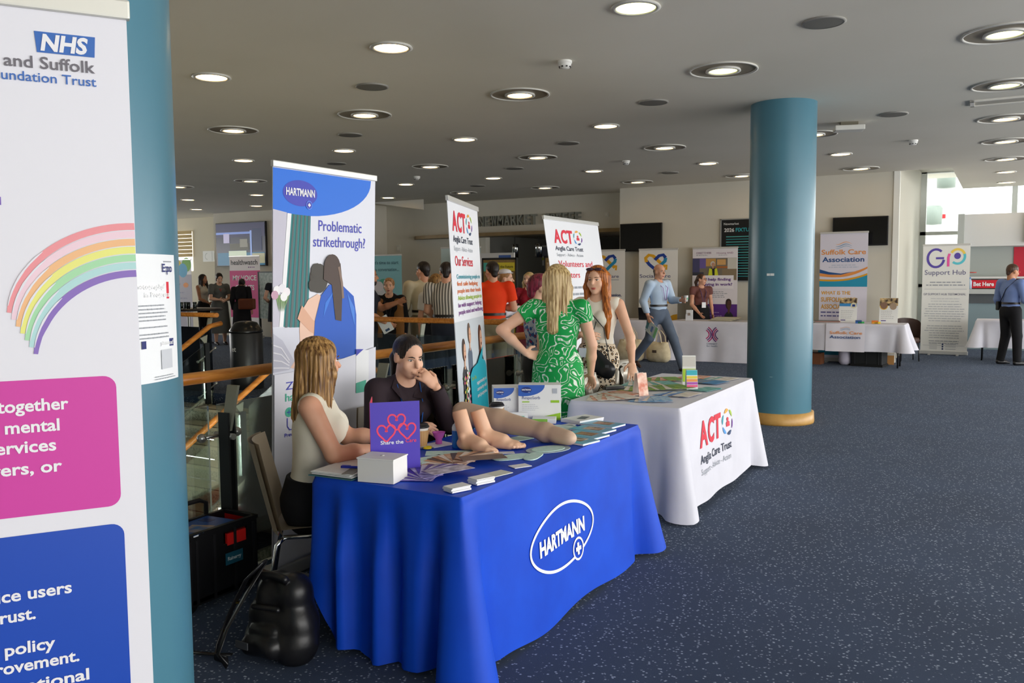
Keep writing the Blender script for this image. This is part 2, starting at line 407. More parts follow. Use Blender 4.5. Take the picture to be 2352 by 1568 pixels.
def post_geo(loc_mb_parent, n, rail_h, foot=True):
    """steel post; n = unit vector pointing to the glass side"""
    par = loc_mb_parent; nx, ny = n; a = math.atan2(ny, nx)
    tx, ty = -ny, nx
    for s in (-1, 1): MB().box((tx*.020*s, ty*.020*s, (rail_h-.20)/2), (.075, .012, rail_h-.20), a).build('post_plate', DARKST, par)
    br = MB(); pl = [(-.035, rail_h-.30), (.03, rail_h-.30), (-.01, rail_h-.20), (-.14, rail_h-.045), (-.20, rail_h-.045)]
    b = Matrix(((nx, 0, tx, 0), (ny, 0, ty, 0), (0, 1, 0, 0), (0, 0, 0, 1)))
    br.prism([(-q, z) for q, z in [(-.035, rail_h-.30), (.03, rail_h-.30), (.10, rail_h-.05), (.02, rail_h-.05)]], -.008, .008, base=b)
    br.build('bracket', M('#9fa394', .45, .3), par)
    for z in (rail_h-.33, .22):
        arm = MB(); arm.tube([(-nx*.05-tx*.0, -ny*.05, z), (nx*.09, ny*.09, z)], .018, 10)
        for s in (-1, 1): arm.tube([(nx*.06, ny*.06, z), (nx*.06+tx*.10*s, ny*.06+ty*.10*s, z)], .010, 8).ball((nx*.06+tx*.12*s, ny*.06+ty*.12*s, z), .026, 12, 8)
        arm.build('glass_fixing', STEEL, par)
RAIL = 1.10
def balustrade(label, p0, p1, posts, n, rail_ext=(0, 0)):
    """straight level run from p0 to p1 on the floor; n points to the void"""
    p0, p1 = Vector((*p0, 0)), Vector((*p1, 0)); d = (p1-p0); L = d.length; d.normalize()
    t = thing('glass_balustrade', label, 'balustrade', p0)
    MB().tube([d*(-rail_ext[0])+Vector((0, 0, RAIL-.0)), d*L*.25+Vector((0, 0, RAIL)), d*L*.6+Vector((0, 0, RAIL)), d*(L+rail_ext[1])+Vector((0, 0, RAIL))], .038, 16, flat=.85).build('handrail', WOOD, t)
    nn = Vector((*n, 0))
    for q in posts:
        e = bpy.data.objects.new('post_assembly', None)
        m = MB(); base = d*q-nn*.03
        # each post is moved into place by offsetting its geometry
        pp = _Shift(base); pp.run(t, n)
    qs = [0]+list(posts)+[L]; o = nn*.075
    for a, b in zip(qs[:-1], qs[1:]):
        if b-a < .25: continue
        A, B = d*(a+.03)+o, d*(b-.03)+o
        g = MB(); th = nn*.012
        g.add([A+Vector((0, 0, -.12)), B+Vector((0, 0, -.12)), B+Vector((0, 0, RAIL-.17)), A+Vector((0, 0, RAIL-.17)),
               A+th+Vector((0, 0, -.12)), B+th+Vector((0, 0, -.12)), B+th+Vector((0, 0, RAIL-.17)), A+th+Vector((0, 0, RAIL-.17))],
              [(0,1,2,3),(7,6,5,4),(0,4,5,1),(1,5,6,2),(2,6,7,3),(3,7,4,0)])
        g.build('glass_pane', GLASS, t)
    return t
class _Shift:
    def __init__(s, v): s.v = v
    def run(s, t, n):
        before = set(o.name for o in t.children)
        post_geo(t, n, RAIL)
        for o in t.children:
            if o.name not in before: o.location = s.v
balustrade('glass balustrade with oak handrail along the stairwell behind the stands', (VX1-.02, -.6), (VX1-.02, VY1+.1), [.5, 1.65, 2.8, 3.72, 4.99, 6.0, 7.1, 8.1], (-1, 0), (0, .12))
balustrade('glass balustrade with oak handrail across the far end of the stairwell', (VX1-.02, VY1+.08), (-7.72, VY1+.08), [.55, 1.65, 2.45, 3.4, 4.05], (0, -1))
balustrade('short far glass balustrade with oak handrail beside the black bin', (-9.62, VY1+.08), (-13.0, VY1+.08), [.25, 1.5, 2.7], (0, -1))
def stair_rail(label, x):
    t = thing('stair_balustrade', label, 'balustrade', (x, VY1, 0)); sl = .567
    MB().tube([(0, .15, .98), (0, -.05, .95), (0, -4.6, .95-4.6*sl)], .035, 14).build('handrail', WOOD, t)
    for y in (-.12, -1.27, -2.45, -3.6):
        z = y*sl
        for s in (-1, 1): MB().box((s*.018, y, z+.36), (.012, .07, .86)).build('post_plate', DARKST, t)
        MB().add([(-.006, y, z+.75), (.006, y, z+.75), (.006, y-.10, z+.86), (-.006, y-.10, z+.86), (-.006, y+.02, z+.90), (.006, y+.02, z+.90)], [(0,1,2,3), (3,2,5,4), (0,4,5,1), (0,3,4), (1,5,2)]).build('bracket', M('#9fa394', .45, .3), t)
        for zz in (.62, .12): MB().tube([(0, y-.14, z+zz-.14*sl), (0, y+.14, z+zz+.14*sl)], .010, 8).ball((.0, y-.15, z+zz-.15*sl), .022).ball((0, y+.15, z+zz+.15*sl), .022).build('glass_fixing', STEEL, t)
    for y0, y1 in ((-.2, -1.2), (-1.34, -2.38), (-2.52, -3.53)):
        MB().add([(.03, y0, y0*sl+.06), (.03, y1, y1*sl+.06), (.03, y1, y1*sl+.80), (.03, y0, y0*sl+.80), (.042, y0, y0*sl+.06), (.042, y1, y1*sl+.06), (.042, y1, y1*sl+.80), (.042, y0, y0*sl+.80)],
                 [(0,1,2,3),(7,6,5,4),(0,4,5,1),(1,5,6,2),(2,6,7,3),(3,7,4,0)]).build('glass_pane', GLASS, t)
stair_rail('sloping glass stair side with oak handrail, the nearer of the two', -7.66)
stair_rail('sloping glass stair side with oak handrail, the farther of the two', -9.62)

# ---- ceiling lights, speakers, detectors (world positions on the ceiling)
LAMP = M('#ffd596', .5, 0, 11.0); LAMPG = M('#f4f29a', .5, 0, 4.0)
DISH = noisy('lamp_dish', '#857d6c', '#958c7a', 4, .5); TRIM = M('#c9c8c2', .4)
def downlight(kind, glow):
    t = thing('ceiling_downlight', '', 'ceiling light')
    if kind == 'ring':
        MB().lathe([(.30, 0), (.305, -.012), (.285, -.014), (.283, -.004)], n=36).build('trim_ring', TRIM, t)
        MB().lathe([(.284, -.004), (.15, -.003)], n=36).build('dish', DISH, t)
        MB().lathe([(.15, -.002), (.155, -.02), (.128, -.022), (.122, -.010)], n=28).build('lamp_rim', TRIM, t)
        MB().lathe([(.123, -.011), (.06, -.014), (0, -.015)], n=24).build('lamp', glow, t)
    else:
        MB().lathe([(.165, 0), (.172, -.012), (.14, -.016), (.134, -.006)], n=32).build('trim_ring', TRIM, t)
        MB().lathe([(.136, -.008), (.07, -.012), (0, -.013)], n=24).build('lamp', glow, t)
    return t
ORD = ['first', 'second', 'third', 'fourth', 'fifth', 'sixth', 'seventh', 'eighth', 'ninth', 'tenth']
ROWS = [  # rows run into the room; counted from the right; (x, [(y, ring?, greenish?)])
    (-.07, [(7.63, 1, 1), (9.70, 1, 1), (11.78, 1, 0), (13.79, 1, 0), (15.92, 1, 0), (17.96, 0, 0), (20.02, 0, 0)]),
    (-2.25, [(5.56, 0, 1), (7.63, 1, 1), (11.71, 1, 0), (13.85, 0, 0), (15.92, 1, 0)]),
    (-4.30, [(5.48, 0, 0), (7.55, 1, 0), (9.67, 0, 0), (11.74, 1, 0), (13.78, 0, 0), (15.84, 1, 0)]),
    (-6.31, [(5.41, 0, 0), (7.54, 1, 0), (9.58, 0, 0), (11.62, 1, 0), (13.67, 0, 0), (15.72, 1, 0)]),
    (-8.33, [(7.45, 1, 0), (9.48, 0, 0), (11.60, 1, 0), (13.60, 0, 0), (15.65, 1, 0)]),
    (-10.32, [(9.41, 0, 0), (13.54, 0, 0), (15.60, 1, 0)]),
    (-12.38, [(11.45, 1, 0), (15.57, 0, 0)]),
    (-14.33, [(11.37, 1, 0), (13.42, 0, 0)]),
    (-16.5, [(13.35, 0, 0), (15.43, 0, 0)]),
    (-18.59, [(15.30, 0, 0)])]
protos = {}
for r, (x, ls) in enumerate(ROWS):
    for k, (y, ring, green) in enumerate(ls):
        lab = '%s ceiling downlight, %s from the front in the %s row from the right' % ('dished' if ring else 'plain round', ORD[k], ORD[r])
        if (ring, green) not in protos:
            t = downlight('ring' if ring else 'plain', LAMPG if green else LAMP); t.location = (x, y, CEIL); t['label'] = lab; t['group'] = 'ceiling downlights'
            protos[(ring, green)] = t
        else: dup(protos[(ring, green)], (x, y, CEIL), 0, lab, 'ceiling downlights')
sp0 = None
for k, (x, y, lab) in enumerate([(-1.21, 6.60, 'nearest on the right'), (-1.18, 10.76, 'beside the teal column, right of it'), (-3.29, 8.64, 'left in front of the far teal column'), (-5.26, 14.65, 'far off above the blue care banners'),
        (-5.29, 10.63, 'above the green dress group'), (-5.33, 6.49, 'nearest on the left'), (-7.28, 12.59, 'above the coffee sign'), (-7.35, 8.49, 'right above the tall blue and white banner'), (-9.37, 10.48, 'just behind the tall blue and white banner top'), (-9.29, 14.57, 'far off near the coffee bar')]):
    if sp0 is None:
        sp0 = thing('ceiling_speaker', '', 'speaker', (x, y, CEIL)); MB().lathe([(.155, 0), (.158, -.010), (.140, -.013)], n=32).build('rim', M('#8f8d88', .5), sp0)
        MB().lathe([(.142, -.011), (.07, -.014), (0, -.015)], n=32).build('grille', M('#77756f', .7), sp0); t = sp0
    else: t = dup(sp0, (x, y, CEIL))
    t['label'] = 'flat round ceiling speaker, '+lab; t['group'] = 'ceiling speakers'
sd0 = None
for x, y, lab in [(-3.32, 6.61, 'nearest, above the two tables'), (-5.32, 12.77, 'farther off left of the teal column'), (-1.17, 13.01, 'right of the teal column'), (-9.37, 12.63, 'far off between the two tall banners')]:
    if sd0 is None:
        t = sd0 = thing('smoke_detector', '', 'smoke detector', (x, y, CEIL))
        MB().lathe([(.06, 0), (.062, -.02), (.055, -.022)], n=24).build('base', M('#e8e8e4', .5), t)
        MB().lathe([(.055, -.022), (.052, -.045), (.04, -.062), (.02, -.068), (0, -.069)], n=24).build('cover', M('#dededa', .5), t)
        sl = MB(); [sl.box((.047*math.cos(a), .047*math.sin(a), -.052), (.012, .014, .010), a) for a in [k*math.pi/4 for k in range(8)]]; sl.build('vents', M('#222222', .7), t)
    else: t = dup(sd0, (x, y, CEIL))
    t['label'] = 'white smoke detector on the ceiling, '+lab; t['group'] = 'smoke detectors'
t = thing('wireless_access_point', 'white box on a bracket under the ceiling by the teal column', 'access point', (-1.71, 11.06, CEIL))
MB().box((0, 0, -.075), (.34, .22, .06), .3).build('body', M('#d9d8d0', .5), t, bevel=.012); MB().box((0, 0, -.025), (.2, .1, .05), .3).build('bracket', M('#6f6a58', .5), t)
t = thing('ceiling_vent', 'long pale rectangular air vent in the ceiling at the right', 'vent', (.35, 10.55, CEIL), .02)
MB().bb(-.75, .75, -.16, -.13, -.02, 0).bb(-.75, .75, .13, .16, -.02, 0).bb(-.75, -.71, -.16, .16, -.02, 0).bb(.71, .75, -.16, .16, -.02, 0).build('frame', M('#d6d4cc', .5), t)
MB().bb(-.71, .71, -.13, .13, -.006, -.002).build('grille', M('#b9b5a8', .6), t)
# ================================================================ roll-up banners
def banner(label, pl, pr, h, face='#e9e9f0', lean=(0, 0), z0=.06, name='roll_up_banner', rail=M('#d9d9d6', .35, .4), loc_z=0, group=None, base=True):
    """pl, pr: floor points of the left and right edge as read; lean: offset of the top edge"""
    A, B = Vector((*pl, 0)), Vector((*pr, 0)); mid = (A+B)/2; w = (B-A).length; U = (B-A).normalized()
    t = thing(name, label, 'banner', (mid.x, mid.y, loc_z), 0, group)
    V = Vector((lean[0], lean[1], h)); Vl = V.length; V.normalize(); Nn = U.cross(V).normalized()
    O = -U*(w/2)+V*z0; hh = Vl-z0
    sh = MB(); th = Nn*-.003
    a, b, c, d = O, O+U*w, O+U*w+V*hh, O+V*hh
    sh.add([a, b, c, d, a+th, b+th, c+th, d+th], [(0,1,2,3),(7,6,5,4),(0,4,5,1),(1,5,6,2),(2,6,7,3),(3,7,4,0)])
    sh.build('graphic_sheet', M(face, .55), t)
    R = Matrix((U, Nn, V)).transposed()
    MB().box(O+V*(hh+.008)+U*(w/2), (w+.012, .022, .034), mat=R).build('top_rail', rail, t, bevel=.004)
    MB().box(O+V*(hh-.1)*.5+U*(w/2)-Nn*.03, (.02, .02, hh-.1), mat=R).build('pole', STEEL, t)
    if base:
        Rb = Matrix((U, U.cross(Vector((0, 0, 1))), Vector((0, 0, 1)))).transposed(); nb = U.cross(Vector((0, 0, 1)))
        MB().box(Vector((0, 0, .045))-nb*.03, (w+.03, .10, .07), mat=Rb).build('base_cassette', M('#c9c9c6', .35, .5), t, bevel=.008)
        for s in (-1, 1): MB().box(U*(s*w*.3)+Vector((0, 0, .008)), (.045, .34, .012), mat=Rb).build('foot', M('#b9b9b6', .35, .5), t)
    return t, Panel(O, U, V, t), w, hh

RED, PURP, TEALC, ORNG, LIME, GREYT = M('#de2640', .55), M('#7b2a8c', .55), M('#2b9fb0', .55), M('#ea8046', .55), M('#a9c93a', .55), M('#9aa0a8', .6)
INK = M('#26304a', .55)
def act_logo(p, u, v, s, l=2, name=True, kx=1.0):
    """red ACT letters and a ring of six coloured segments around a small red figure; s = letter height"""
    h = s; s = s*kx
    p.text('A', u, v, h, RED, w=s*.72, bold=.035, l=l).text('C', u+s*.76, v, h, RED, w=s*.62, bold=.035, l=l).text('T', u+s*1.40, v, h, RED, w=s*.62, bold=.035, l=l)
    cx, cy, r = u+s*2.62, v+h*.48, s*.46
    for k, c in enumerate(('#f0a83c', '#3aa9b8', '#4f9be0', '#21406b', '#7d3fa6', '#a9c93a')):
        p.arc(cx, cy, r, h*.52, 100+k*60-22, 100+k*60+24, [h*.05, h*.16, h*.17, h*.05], M(c, .55), l, 'logo_segment', n=3)
    p.disc(cx, cy+h*.12, s*.085, h*.085, RED, l, 'logo_figure').poly([(cx-s*.15, cy-h*.2), (cx+s*.15, cy-h*.2), (cx+s*.15, cy-.02*h), (cx+s*.08, cy+.03*h), (cx-s*.08, cy+.03*h), (cx-s*.15, cy-.02*h)], RED, l, 'logo_figure')
    if name:
        p.text('Anglia Care Trust', u, v-h*.60, h*.34, INK, w=s*3.05, bold=.012, l=l); p.text('Support - Advice - Action', u+s*.06, v-h*1.05, h*.24, GREYT, w=s*2.9, l=l)
def hartmann_logo(p, u, v, w, blue, l=2, white=WHITE):
    p.disc(u, v, w/2, w*.27, blue, l, 'logo_oval', n=40); p.disc(u+w*.25, v-w*.23, w*.085, w*.085, blue, l+1, 'logo_oval'); 
    p.arc(u+w*.25, v-w*.23, w*.085, w*.085, 0, 360, w*.012, M('#6aa0ff', .5), l+2, 'logo_ring')
    p.text('HARTMANN', u-w*.42, v-w*.055, w*.15, white, w=w*.84, bold=.03, l=l+2)
    p.rect(u+w*.235, v-w*.27, u+w*.265, v-w*.19, white, l+3, 'logo_cross').rect(u+w*.21, v-w*.245, u+w*.29, v-w*.215, white, l+3, 'logo_cross')

# ---- the big health trust banner in the left foreground
BLUEN, BLUEB, PINK = M('#2f67b8', .5), M('#0a46b4', .45), M('#cf3aa2', .5)
U_ = Vector((.54, .842, 0)); TR = Vector((-1.405, 1.015, 0)); TL = TR-U_*.85
t, p, w, hh = banner('tall white health trust banner with rainbow and pink and blue boxes', TL[:2], TR[:2], 2.10, '#e6e6ee', rail=M('#dad9d0', .4, .3))
# positions measured from the right edge, metres; s(u from right)
r = w
z = lambda v: v-.06
def uu(a): return r-a
p.poly([(uu(.146), z(2.018)), (uu(.055), z(2.018)), (uu(.053), z(2.054)), (uu(.149), z(2.054))], BLUEN, 1, 'logo_box')
p.text('NHS', uu(.140), z(2.0225), .0270, WHITE, w=.072, bold=.04, l=2, shear=.16)
GREYD = M('#6d6a72', .55)
p.text('Norfolk and Suffolk', uu(.055), z(1.990), .0205, GREYD, w=.252, bold=.014, align='r').text('NHS Foundation Trust', uu(.054), z(1.9665), .0165, BLUEN, w=.228, bold=.008, align='r')
cols = ['#ef9aa0', '#f1d3df', '#f3bf8c', '#ecec86', '#aadfb0', '#b5dede', '#8d72c0']
def bow(k, t):      # k = stripe 0..6 from outside, t = 0 at the banner edge to 1 at the tip
    f = k/6; x0, y0 = 0.0, 1.717-.087*f; x1, y1 = .208-.038*f, 1.562-.075*f
    th = t*1.45; return (uu(.0008+(x1)*math.sin(th)/math.sin(1.45)), z(y1+(y0-y1)*(math.cos(th)-math.cos(1.45))/(1-math.cos(1.45))))
for k, c in enumerate(cols):
    p.stroke([bow(k, i/22) for i in range(23)], [.0125]*18+[.011, .009, .009, .008, .007], M(c, .6), 1, 'rainbow_stripe')
    p.stroke([bow(k-.38, .55+.42*i/8) for i in range(9)], [.001, .003, .003, .003, .004, .003, .003, .002, .001], M('#e6e6ee', .6), 2, 'rainbow_gap')
p.rect(uu(.5), z(1.75), uu(.212), z(1.764), M('#7a5fb5', .6), 1)
p.rect(uu(.80), z(1.195), uu(.043), z(1.441), PINK, 1, 'pink_box', r=.022)
for k, s_ in enumerate(('Working together', 'for better mental', 'health services', 'for all carers, or')):
    p.text(s_, uu((.123, .139, .146, .138)[k]), z((1.385, 1.347, 1.311, 1.272)[k]), .0215, WHITE, w=(.235, .225, .20, .235)[k], bold=.024, align='r')
p.rect(uu(.80), z(.40), uu(.040), z(1.161), BLUEB, 1, 'blue_box', r=.022)
for k, (s_, a, wd) in enumerate((('our service users', .132, .235), ('and the Trust.', .192, .18), ('shaping policy', .163, .19), ('and improvement.', .125, .24), ('national', .110, .12))):
    p.text(s_, uu(a), z((1.043, 1.005, .944, .917-.006, .872)[k]), .0215, WHITE, w=wd, bold=.024, align='r')
p.done()

# ---- wound-care company banner behind the seated women
t, p, w, hh = banner('tall blue and white banner reading Problematic strikethrough with two women hugging', (-3.31, 3.125), (-3.31, 3.945), 2.20, '#e4e6f0', lean=(.03, .06))
B1, B2 = M('#0d6fe0', .5), M('#3a3fb8', .5)
top = hh
p.poly([(0, top-.012), (0, top-.225)]+[(w*.27+w*.68*math.sin(math.radians(a)), top-.02-.228*math.cos(math.radians(a))) for a in range(-16, 89, 7)]+[(w*.95, top-.012)], B1, 1, 'blue_field')
hartmann_logo(p, w*.24, top-.130, .255, B2)
p.text('Problematic', w*.41, top-.322, .058, B2, w=w*.44, bold=.004).text('strikethrough?', w*.36, top-.410, .058, B2, w=w*.53, bold=.004)
cur, cur2, skin1 = M('#2e7f80', .6), M('#5b6a6c', .6), M('#e4b798', .6)
P_ = lambda pts: [(w*a, top-b) for a, b in pts]
p.poly(P_([(.16, .243), (.335, .247), (.315, .858), (.09, .838)]), cur, 2, 'curtain_print')
for k in range(5): a = .175+k*.034; p.poly(P_([(a, .246), (a+.014, .246), (a-.050+k*.008, .845), (a-.072+k*.008, .845)]), cur2, 3, 'curtain_print')
p.poly(P_([(.125, .24), (.16, .242), (.09, .838), (.055, .838)]), M('#f4f4f6', .6), 2, 'curtain_print').poly(P_([(0, .225), (.12, .238), (.05, .838), (0, .838)]), M('#c9c6d4', .6), 2, 'wall_print')
for k, (a, b, c) in enumerate([(.03, .645, '#f2f2f2'), (.075, .635, '#eceaf0'), (.115, .655, '#f4eef2'), (.012, .67, '#c9a0b4'), (.09, .68, '#f4f4f4')]): p.disc(w*a, top-b, .026, .024, M(c, .6), 5, 'flower_print', n=10)
for k in range(6): p.poly(P_([(.02+.02*k, .67), (.04+.02*k, .67), (.05+.008*k, .76)]), M('#7fa06a', .6), 4, 'flower_print')
p.poly(P_([(0, 1.09), (0, .84), (.30, .85), (.36, .98), (.34, 1.08)]), M('#d8dae6', .6), 3, 'bed_print')
p.poly(P_([(0, 1.075), (0, .87), (.08, .91), (.19, 1.03), (.14, 1.07)]), M('#c2c3d2', .6), 4, 'pillow_print')
for k in range(4): p.stroke(P_([(0, .93+k*.04), (.07, .95+k*.035), (.14, 1.02+k*.014)]), .007, M('#e8e8f0', .6), 5, 'pillow_print')
peach, blu, h1, h2 = M('#ecc6b0', .6), M('#2a5fc4', .6), M('#4a4640', .6), M('#51423c', .6)
p.poly(P_([(.40, .67), (.31, .70), (.24, .77), (.23, .86), (.24, .98), (.15, 1.06), (.34, 1.10), (.56, 1.06), (.58, .75)]), peach, 5, 'woman_print')
p.poly(P_([(.25, .73), (.21, .80), (.32, .87), (.45, .93), (.49, .87), (.35, .81)]), M('#dfae92', .6), 6, 'woman_print')
p.disc(w*.41, top-.585, w*.088, .082, h1, 6, 'woman_print', n=18).disc(w*.385, top-.545, w*.055, .045, h1, 7, 'woman_print', n=9).disc(w*.36, top-.62, w*.05, .04, h1, 7, 'woman_print', n=9)
p.poly(P_([(.51, .62), (.43, .68), (.37, .82), (.36, .93), (.42, .975), (.49, .93), (.50, 1.04), (.79, 1.05), (.79, .80), (.76, .69), (.65, .63)]), blu, 7, 'woman_print')
p.poly(P_([(.56, .65), (.47, .72), (.45, .80), (.52, .70)]), M('#3f7fe0', .6), 8, 'woman_print').poly(P_([(.69, .67), (.77, .76), (.77, .86), (.72, .75)]), M('#4d86e0', .6), 8, 'woman_print')
p.disc(w*.535, top-.525, w*.082, .075, h2, 9, 'woman_print', n=20).poly(P_([(.455, .52), (.45, .59), (.53, .62), (.57, .82), (.63, .83), (.64, .62), (.617, .50)]), h2, 9, 'woman_print')
p.stroke(P_([(.60, .52), (.63, .61), (.645, .70)]), .018, M('#8a7466', .6), 10, 'woman_print')
p.poly([(0, .04), (w, .04), (w, top-1.0)]+[(w*(1-k/12), top-1.0-.085*math.sin(k/12*math.pi/2)) for k in range(13)], M('#e6e7f1', .55), 12, 'lower_sheet')
GRN = M('#49bfa0', .55)
p.text('Zetuvit', w*.095, top-1.174, .042, B2, w=.27, l=14).text('has', w*.092, top-1.235, .042, GRN, w=.095, bold=.012, l=14)
p.disc(w*.125, top-1.295, .028, .026, GRN, 13, 'icon').rect(w*.105, top-1.2975, w*.145, top-1.2925, B2, 14, 'icon').rect(w*.123, top-1.309, w*.128, top-1.281, B2, 14, 'icon')
p.stroke(P_([(.11, 1.325), (.11, 1.37), (.13, 1.39), (.17, 1.39), (.17, 1.345)]), .006, B2, 14, 'icon').text('Prevents', w*.085, top-1.425, .019, B2, w=.115, bold=.02, l=14)
p.poly(P_([(.78, 1.00), (.92, 1.015), (.92, 1.25), (.78, 1.25)]), M('#f4f6f8', .5), 13, 'pack_print').poly(P_([(.78, 1.20), (.89, 1.19), (.89, 1.26), (.78, 1.26)]), GRN, 14, 'pack_print').poly(P_([(.78, 1.00), (.86, 1.005), (.78, 1.04)]), B2, 14, 'pack_print')
p.done()

# ---- care trust banners behind the white table
t, p, w, hh = banner('narrow angled care trust banner reading Our Services with laughing people', (-2.925, 4.42), (-3.275, 5.32), 2.11, '#eceef4', lean=(-.15, .04))
top = hh
act_logo(p, w*.10, top-.19, .125, kx=1.62)
p.text('Our Services', w*.12, top-.42, .065, RED, w=w*.58, bold=.008)
for k, (s_, c, wd) in enumerate((('Commissioning people to', TEALC, .80), ('feel safe helping', ORNG, .70), ('people into their heads', ORNG, .80), ('Advice allowing people to', LIME, .82), ('be with support: helping', PURP, .80), ('people mind and wellbeing', PURP, .84))):
    p.text(s_, w*.14, top-.505-k*.047, .028, c, w=w*wd, bold=.016)
p.rect(0, .02, w, top-.785, M('#ccd3da', .6), 1, 'photo_print')
def bust(p, a, b, sc, hair, skin, shirt, l, long=False, mouth=True):
    """head and shoulders printed on a sheet: a, b = centre of the face"""
    p.poly([(a-sc*1.0, b-sc*4.6), (a+sc*1.0, b-sc*4.6), (a+sc*1.0, b-sc*1.9), (a+sc*.45, b-sc*1.35), (a-sc*.45, b-sc*1.35), (a-sc*1.0, b-sc*1.9)], shirt, l, 'person_print')
    p.rect(a-sc*.22, b-sc*1.6, a+sc*.22, b-sc*.8, skin, l+1, 'person_print')
    p.disc(a-sc*.08, b+sc*.12, sc*.68, sc*1.0, hair, l+1, 'person_print', n=20)
    if long: p.poly([(a-sc*.75, b), (a-sc*.8, b-sc*2.3), (a-sc*.15, b-sc*2.3), (a-sc*.1, b)], hair, l+2, 'person_print')
    p.disc(a+sc*.06, b-sc*.12, sc*.5, sc*.78, skin, l+3, 'person_print', n=20)
    p.disc(a-sc*.12, b, sc*.07, sc*.05, BLACK, l+4, 'person_print', n=8); p.disc(a+sc*.26, b, sc*.07, sc*.05, BLACK, l+4, 'person_print', n=8)
    if mouth: p.disc(a+sc*.08, b-sc*.5, sc*.17, sc*.14, M('#5a1f22', .6), l+4, 'person_print', n=10)
sk = M('#d9a88c', .6)
bust(p, w*.22, top-.985, .075, M('#4a3630', .6), sk, M('#3c3a3e', .7), 3)
bust(p, w*.42, top-.885, .07, M('#6a5648', .6), sk, M('#5f6a7c', .7), 2, mouth=False)
bust(p, w*.80, top-.935, .085, M('#6a3e2c', .6), sk, M('#1f1f22', .7), 3, True)
for k in range(60):
    rn = random.Random(k); p.disc(w*(.14+.17*rn.random()), top-1.125-.30*rn.random(), .016, .011, M(('#e86a8c', '#f2d25a', '#f4f4ee', '#5f9a54')[k % 4], .6), 9, 'dress_print', n=6)
p.poly(P_([(.33, 2.0), (.33, 1.16), (.42, 1.12), (.60, 1.10), (.84, .99), (.78, 1.085), (.88, 1.11), (.92, 1.15), (.92, 2.0)]), M('#20a4b8', .55), 11, 'speech_bubble')
p.text('Our Bio', w*.36, top-1.20, .026, LIME, w=.16, l=12)
for k, s_ in enumerate(('opportunity to', 'community with', 'and purpose.')): p.text(s_, w*.88, top-1.245-k*.045, .026, WHITE, w=.34, bold=.012, l=12, align='r')
p.done()

t, p, w, hh = banner('leaning care trust banner reading Volunteers and, behind the blonde woman', (-3.11, 6.42), (-3.15, 7.63), 2.115, '#eceef4', lean=(-.34, .03))
top = hh
act_logo(p, w*.13, top-.205, .115, kx=1.72)
p.text('Volunteers and', w*.15, top-.42, .055, RED, w=w*.62, bold=.006).text('Mentors', w*.16, top-.52, .055, RED, w=w*.34, bold=.006)
p.lines(w*.16, top-.62, w*.7, 3, .06, .02, GREYT)
p.poly(P_([(.5, 1.32), (.5, .86), (.56, .82), (.95, .82), (.99, .86), (.99, 1.10), (.93, 1.14), (.6, 1.14)]), M('#5fc4d6', .55), 3, 'speech_bubble')
for k, s_ in enumerate(('by helping', 'by doing more', 'company or')): p.text(s_, w*.95, top-.93-k*.075, .036, WHITE, w=(.40, .50, .44)[k], bold=.012, l=4, align='r')
p.poly(P_([(.4, 2.0), (.99, 2.0), (.99, 1.05), (.80, 1.08)]), M('#a3a6b4', .6), 1, 'photo_print')
p.disc(w*.62, top-1.32, .26, .12, M('#f0949c', .55), 4, 'speech_bubble', n=24).text('with us', w*.60, top-1.33, .036, WHITE, w=.2, bold=.01, l=5).done()

# ---- back wall banners
def care_banner(label, x0, x1, y, h=2.14):
    t, p, w, hh = banner(label, (x0, y), (x1, y), h, '#ecebe6'); top = hh; p.squash = (top, .84)
    cx = w*.44; gold, nb, tq = M('#e8ac1c', .55), M('#1b3f9a', .55), M('#2390c0', .55)
    p.stroke([(cx-.20, top-.30), (cx-.22, top-.20), (cx-.15, top-.13), (cx-.06, top-.15), (cx+.20, top-.43)], .072, gold, 2, 'heart_logo')
    p.stroke([(cx+.13, top-.385), (cx+.235, top-.385), (cx+.22, top-.49)], .045, gold, 2, 'heart_logo')
    p.stroke([(cx-.20, top-.27), (cx-.14, top-.36), (cx, top-.49)], .072, nb, 1, 'heart_logo').stroke([(cx, top-.49), (cx+.10, top-.38), (cx+.20, top-.28), (cx+.21, top-.20)], .072, tq, 3, 'heart_logo')
    p.stroke([(cx+.21, top-.20), (cx+.16, top-.13), (cx+.07, top-.15), (cx-.02, top-.25)], .072, nb, 4, 'heart_logo')
    p.text('Social Care', w*.82, top-.68, .085, M('#2f3570', .55), w=w*.80, align='r').rect(w*.30, top-.735, w*.82, top-.72, GREYT, 1, 'small_print')
    p.text('with compassion.', w*.90, top-1.14, .07, M('#20386e', .55), w=w*.82, bold=.03, align='r').text('for commitment.', w*.95, top-1.30, .07, gold, w=w*.84, bold=.03, align='r')
    p.poly([(w*.16, .03)]+[(w*(.16+.84*k/8), .03+.58*math.sin(k/8*math.pi/2)) for k in range(9)]+[(w, .03)], M('#e0a820', .55), 1, 'gold_sweep')
    p.poly([(w*.32, .03)]+[(w*(.32+.68*k/8), .03+.44*math.sin(k/8*math.pi/2)) for k in range(9)]+[(w, .03)], M('#16265e', .55), 2, 'navy_sweep').text('.uk', w*.90, .22, .05, WHITE, w=.12, bold=.03, l=3).done()
care_banner('white care banner with blue and gold heart knot, left one of the pair', -7.62, -6.86, 16.42); care_banner('white care banner with blue and gold heart knot behind the walking man', -6.55, -5.72, 16.42)
t, p, w, hh = banner('white and purple work advice banner reading Need help finding or staying in work', (-5.47, 16.6), (-4.56, 16.6), 2.145, '#e9e5ea'); top = hh; p.squash = (top, .79)
pu = M('#5b2d86', .55)
